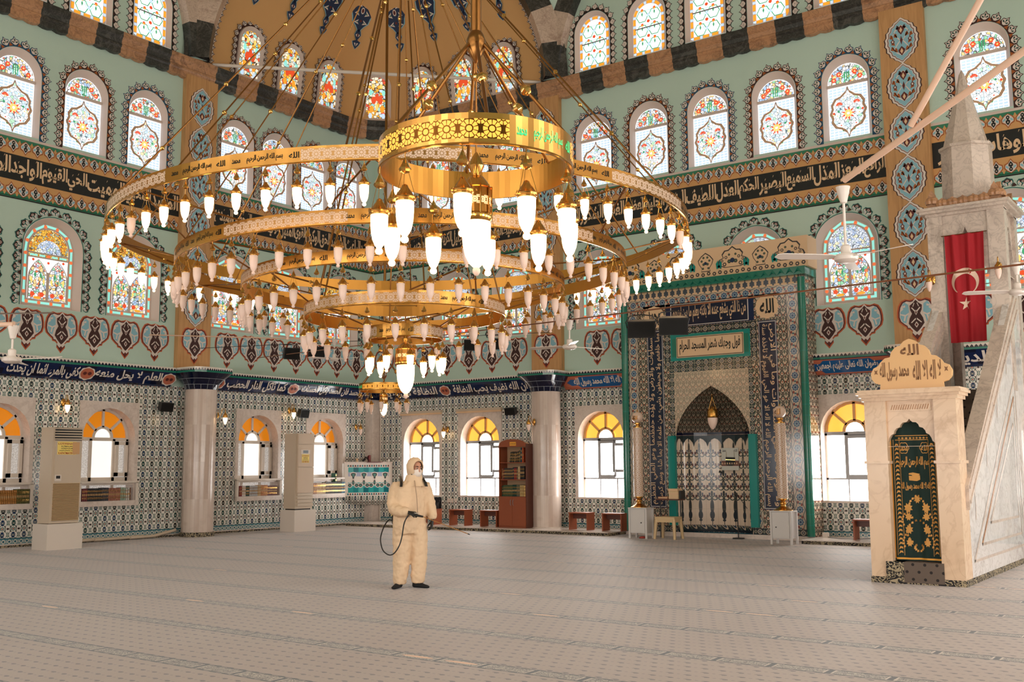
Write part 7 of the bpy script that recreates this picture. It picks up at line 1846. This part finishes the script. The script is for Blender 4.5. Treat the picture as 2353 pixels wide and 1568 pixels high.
mb.build('eye', person)
mb = MB()
for s in (-1, 1): mb.tube([hd+hf*.098+hs*s*.013+hu*.034, hd+hf*.100+hs*s*.032+hu*.041, hd+hf*.084+hs*s*.054+hu*.036], [.005,.006,.003], mat('dark_hair', (34,24,20), .7), 6)
mb.build('eyebrow', person)
# mask
mb = MB(); rows = []
for i in range(9):
    v = -.010-.088*i/8; row = []
    for k in range(15):
        a = R(-78+156*k/14); bul = .016*math.cos(a)**2*math.sin(PI*(i+.6)/9.2); rr_x = .080-(.012 if i > 6 else 0)
        row.append(hd+hu*(v+(.012*math.cos(a)**6 if i == 0 else 0)-.003*math.sin(i*2.4))+hs*(rr_x*math.sin(a))+hf*((.102+bul)*math.cos(a)+.002))
    rows.append(row)
mb.grid(rows, maskm); mb.build('face_mask', person, smooth=60)
mb = MB()
mb.tube([hd+hf*.012-hs*.078-hu*.02, hd+hf*.03-hs*.07-hu*.07, hd+hf*.05-hs*.045-hu*.115, hd+hf*.075-hu*.135, hd+hf*.05+hs*.045-hu*.11, hd+hf*.02+hs*.075-hu*.05], [.012,.014,.015,.014,.012,.01], blackpl, 8); mb.build('chin_strap', person, smooth=60)
# hands in gloves
def hand(name, wrist, d, pn, curl, thumb_side, spread=1.0):
    """d: direction of the fingers, pn: palm normal (where the fingers close)"""
    d = d.normalized(); pn = (pn-d*pn.dot(d)).normalized(); s = d.cross(pn).normalized(); mb = MB()
    loft(mb, [(wrist+d*t, s*a, pn*b) for t, a, b in ((-.05,.034,.028),(0,.030,.022),(.03,.038,.020),(.065,.043,.018),(.090,.041,.015))], glove, 14)
    for i, ln in enumerate((.068,.078,.074,.058)):
        o = s*(.030-.0205*i)*spread; p = wrist+d*.082+o; pts = [p]; dirc = d.copy(); a = 0
        for j in range(3):
            a += curl*(.7, 1.0, .8)[j]; dd = d*math.cos(a)+pn*math.sin(a); p = p+dd*ln*(.45,.32,.25)[j]; pts.append(p)
        limb(mb, pts, [.0105,.0100,.0092,.0075], glove, 8)
    b = wrist+d*.022+s*.034*thumb_side
    limb(mb, [b, b+d*.028+s*.022*thumb_side+pn*.012, b+d*.052+s*.024*thumb_side+pn*.030, b+d*.068+s*.016*thumb_side+pn*.042], [.015,.0125,.011,.008], glove, 8)
    return fuse(mb, name, person, .0042, glove, 2)
wl = P(392,648,-.295); hand('glove', wl, Vector((1,-.10,-.12)), Vector((.0,.25,-1)), .95, -1)
wr_ = P(612,738,.012); hand('glove', wr_, Vector((-.10,-.08,-1)), Vector((-.9,-.35,0)), .42, 1)
# feet in dark socks
def foot(c, d, l=.25):
    d = Vector(d).normalized(); s = Vector((-d.y, d.x, 0)); mb = MB()
    loft(mb, [(c+d*t+Z_*z, s*a, Z_*b) for t, z, a, b in ((-.07,.042,.020,.030),(-.05,.045,.034,.042),(.0,.046,.040,.044),(.06,.038,.043,.037),(.11,.028,.048,.027),(.155,.022,.042,.021),(.18,.018,.022,.014))], sock, 14)
    limb(mb, [c+Z_*.03, c+Z_*.14], [.042,.05], sock, 12)
    fuse(mb, 'sock', person, .006, sock, 2)
foot(Vector((-.165,-.01,0)), (-.35,-1,0)); foot(Vector((.085,.02,0)), (1,-.42,0))
# backpack sprayer
spr = empty('backpack_sprayer', PR, YAW, label='yellow backpack sprayer with black hose and brass lance carried by the person', cat='sprayer')
yel = mat('yellow_plastic', (232,196,84), .35)
BKD = -FW; tc = Vector((-.15,.22,0))
mb = MB(); prof = [(.60,.0),(.80,.06),(.95,.16),(1.0,.4),(1.0,.6),(.95,.84),(.80,.95),(.5,1.0)]
loft(mb, [(tc+Z_*(.96+.46*t), SD*(.165*k), BKD*(.115*k)) for k, t in ((.80,0),(.97,.04),(1,.2),(1,.7),(.94,.86),(.74,.97),(.5,1.0))], yel, 20); mb.lathe(tc+Z_*1.40, [(.07,0),(.075,.03),(.06,.05),(.001,.052)], blackpl, 16); mb.build('tank', spr, smooth=45)
mb = MB(); loft(mb, [(tc+Z_*z, SD*a, BKD*b) for z, a, b in ((.85,.13,.10),(.87,.15,.11),(.95,.155,.115),(.975,.14,.10))], blackpl, 20); mb.build('base', spr, smooth=40)
mb = MB(); mb.tube([tc-SD*.15-BKD*.02+Z_*.96, tc-SD*.16+Z_*1.0-BKD*.07, tc-SD*.155+Z_*1.12-BKD*.08], .018, blackpl, 8); mb.build('pump_lever', spr)
for nm_, pts in (('strap', [P(258,278,.10), P(270,290,.03), P(283,320,-.05), P(291,360,-.115), P(290,392,-.145)]), ('strap', [P(478,286,.10), P(494,292,.06), P(516,312,.0), P(538,350,-.045), P(552,392,-.06)])):
    mb = MB(); w_ = .018; pts = [p+Vector((0,-.012,.008)) for p in pts]
    mb.grid([[p+SD*w_+FW*.004 for p in pts], [p+SD*w_+FW*.016 for p in pts], [p-SD*w_+FW*.016 for p in pts], [p-SD*w_+FW*.004 for p in pts]], blackpl, close_u=True); mb.build(nm_, spr, smooth=30)
hp_ = [tc-SD*.13+BKD*.0+Z_*.90, P(140,742,.16), P(100,800,.08), P(75,900,-.03), P(85,975,-.12), P(120,1045,-.20), P(185,1081,-.26), P(240,1060,-.28), P(290,985,-.29), P(318,890,-.29), P(335,780,-.30), P(358,715,-.31), P(388,676,-.315)]
def spline(p, n=6):
    out = []
    for i in range(len(p)-1):
        a, b, c, d = p[max(i-1,0)], p[i], p[i+1], p[min(i+2,len(p)-1)]
        for k in range(n):
            t = k/n; out.append(.5*((2*b)+(c-a)*t+(2*a-5*b+4*c-d)*t*t+(3*b-a-3*c+d)*t*t*t))
    return out+[p[-1]]
mb = MB(); mb.tube(spline(hp_), .0085, blackpl, 8); mb.build('hose', spr, smooth=70)
h0, h1, h2 = P(388,660,-.312), P(540,690,-.36), P(1005,858,-.52)
mb = MB(); mb.tube([h0, h0.lerp(h1,.35), h0.lerp(h1,.7), h1], [.013,.017,.016,.012], blackpl, 10); mb.tube([h0.lerp(h1,.3)+Z_*.02, h0.lerp(h1,.75)+Z_*.034], .006, mat('pale_trigger', (210,196,180), .4), 6); mb.build('handle', spr)
mb = MB(); mb.tube([h1, h2], .0055, mat('brass_lance', (206,150,92), .3, .9), 8); mb.build('lance', spr)
mb = MB(); mb.tube([h2, h2+(h2-h1).normalized()*.03], [.008,.006], blackpl, 8); mb.build('nozzle', spr)
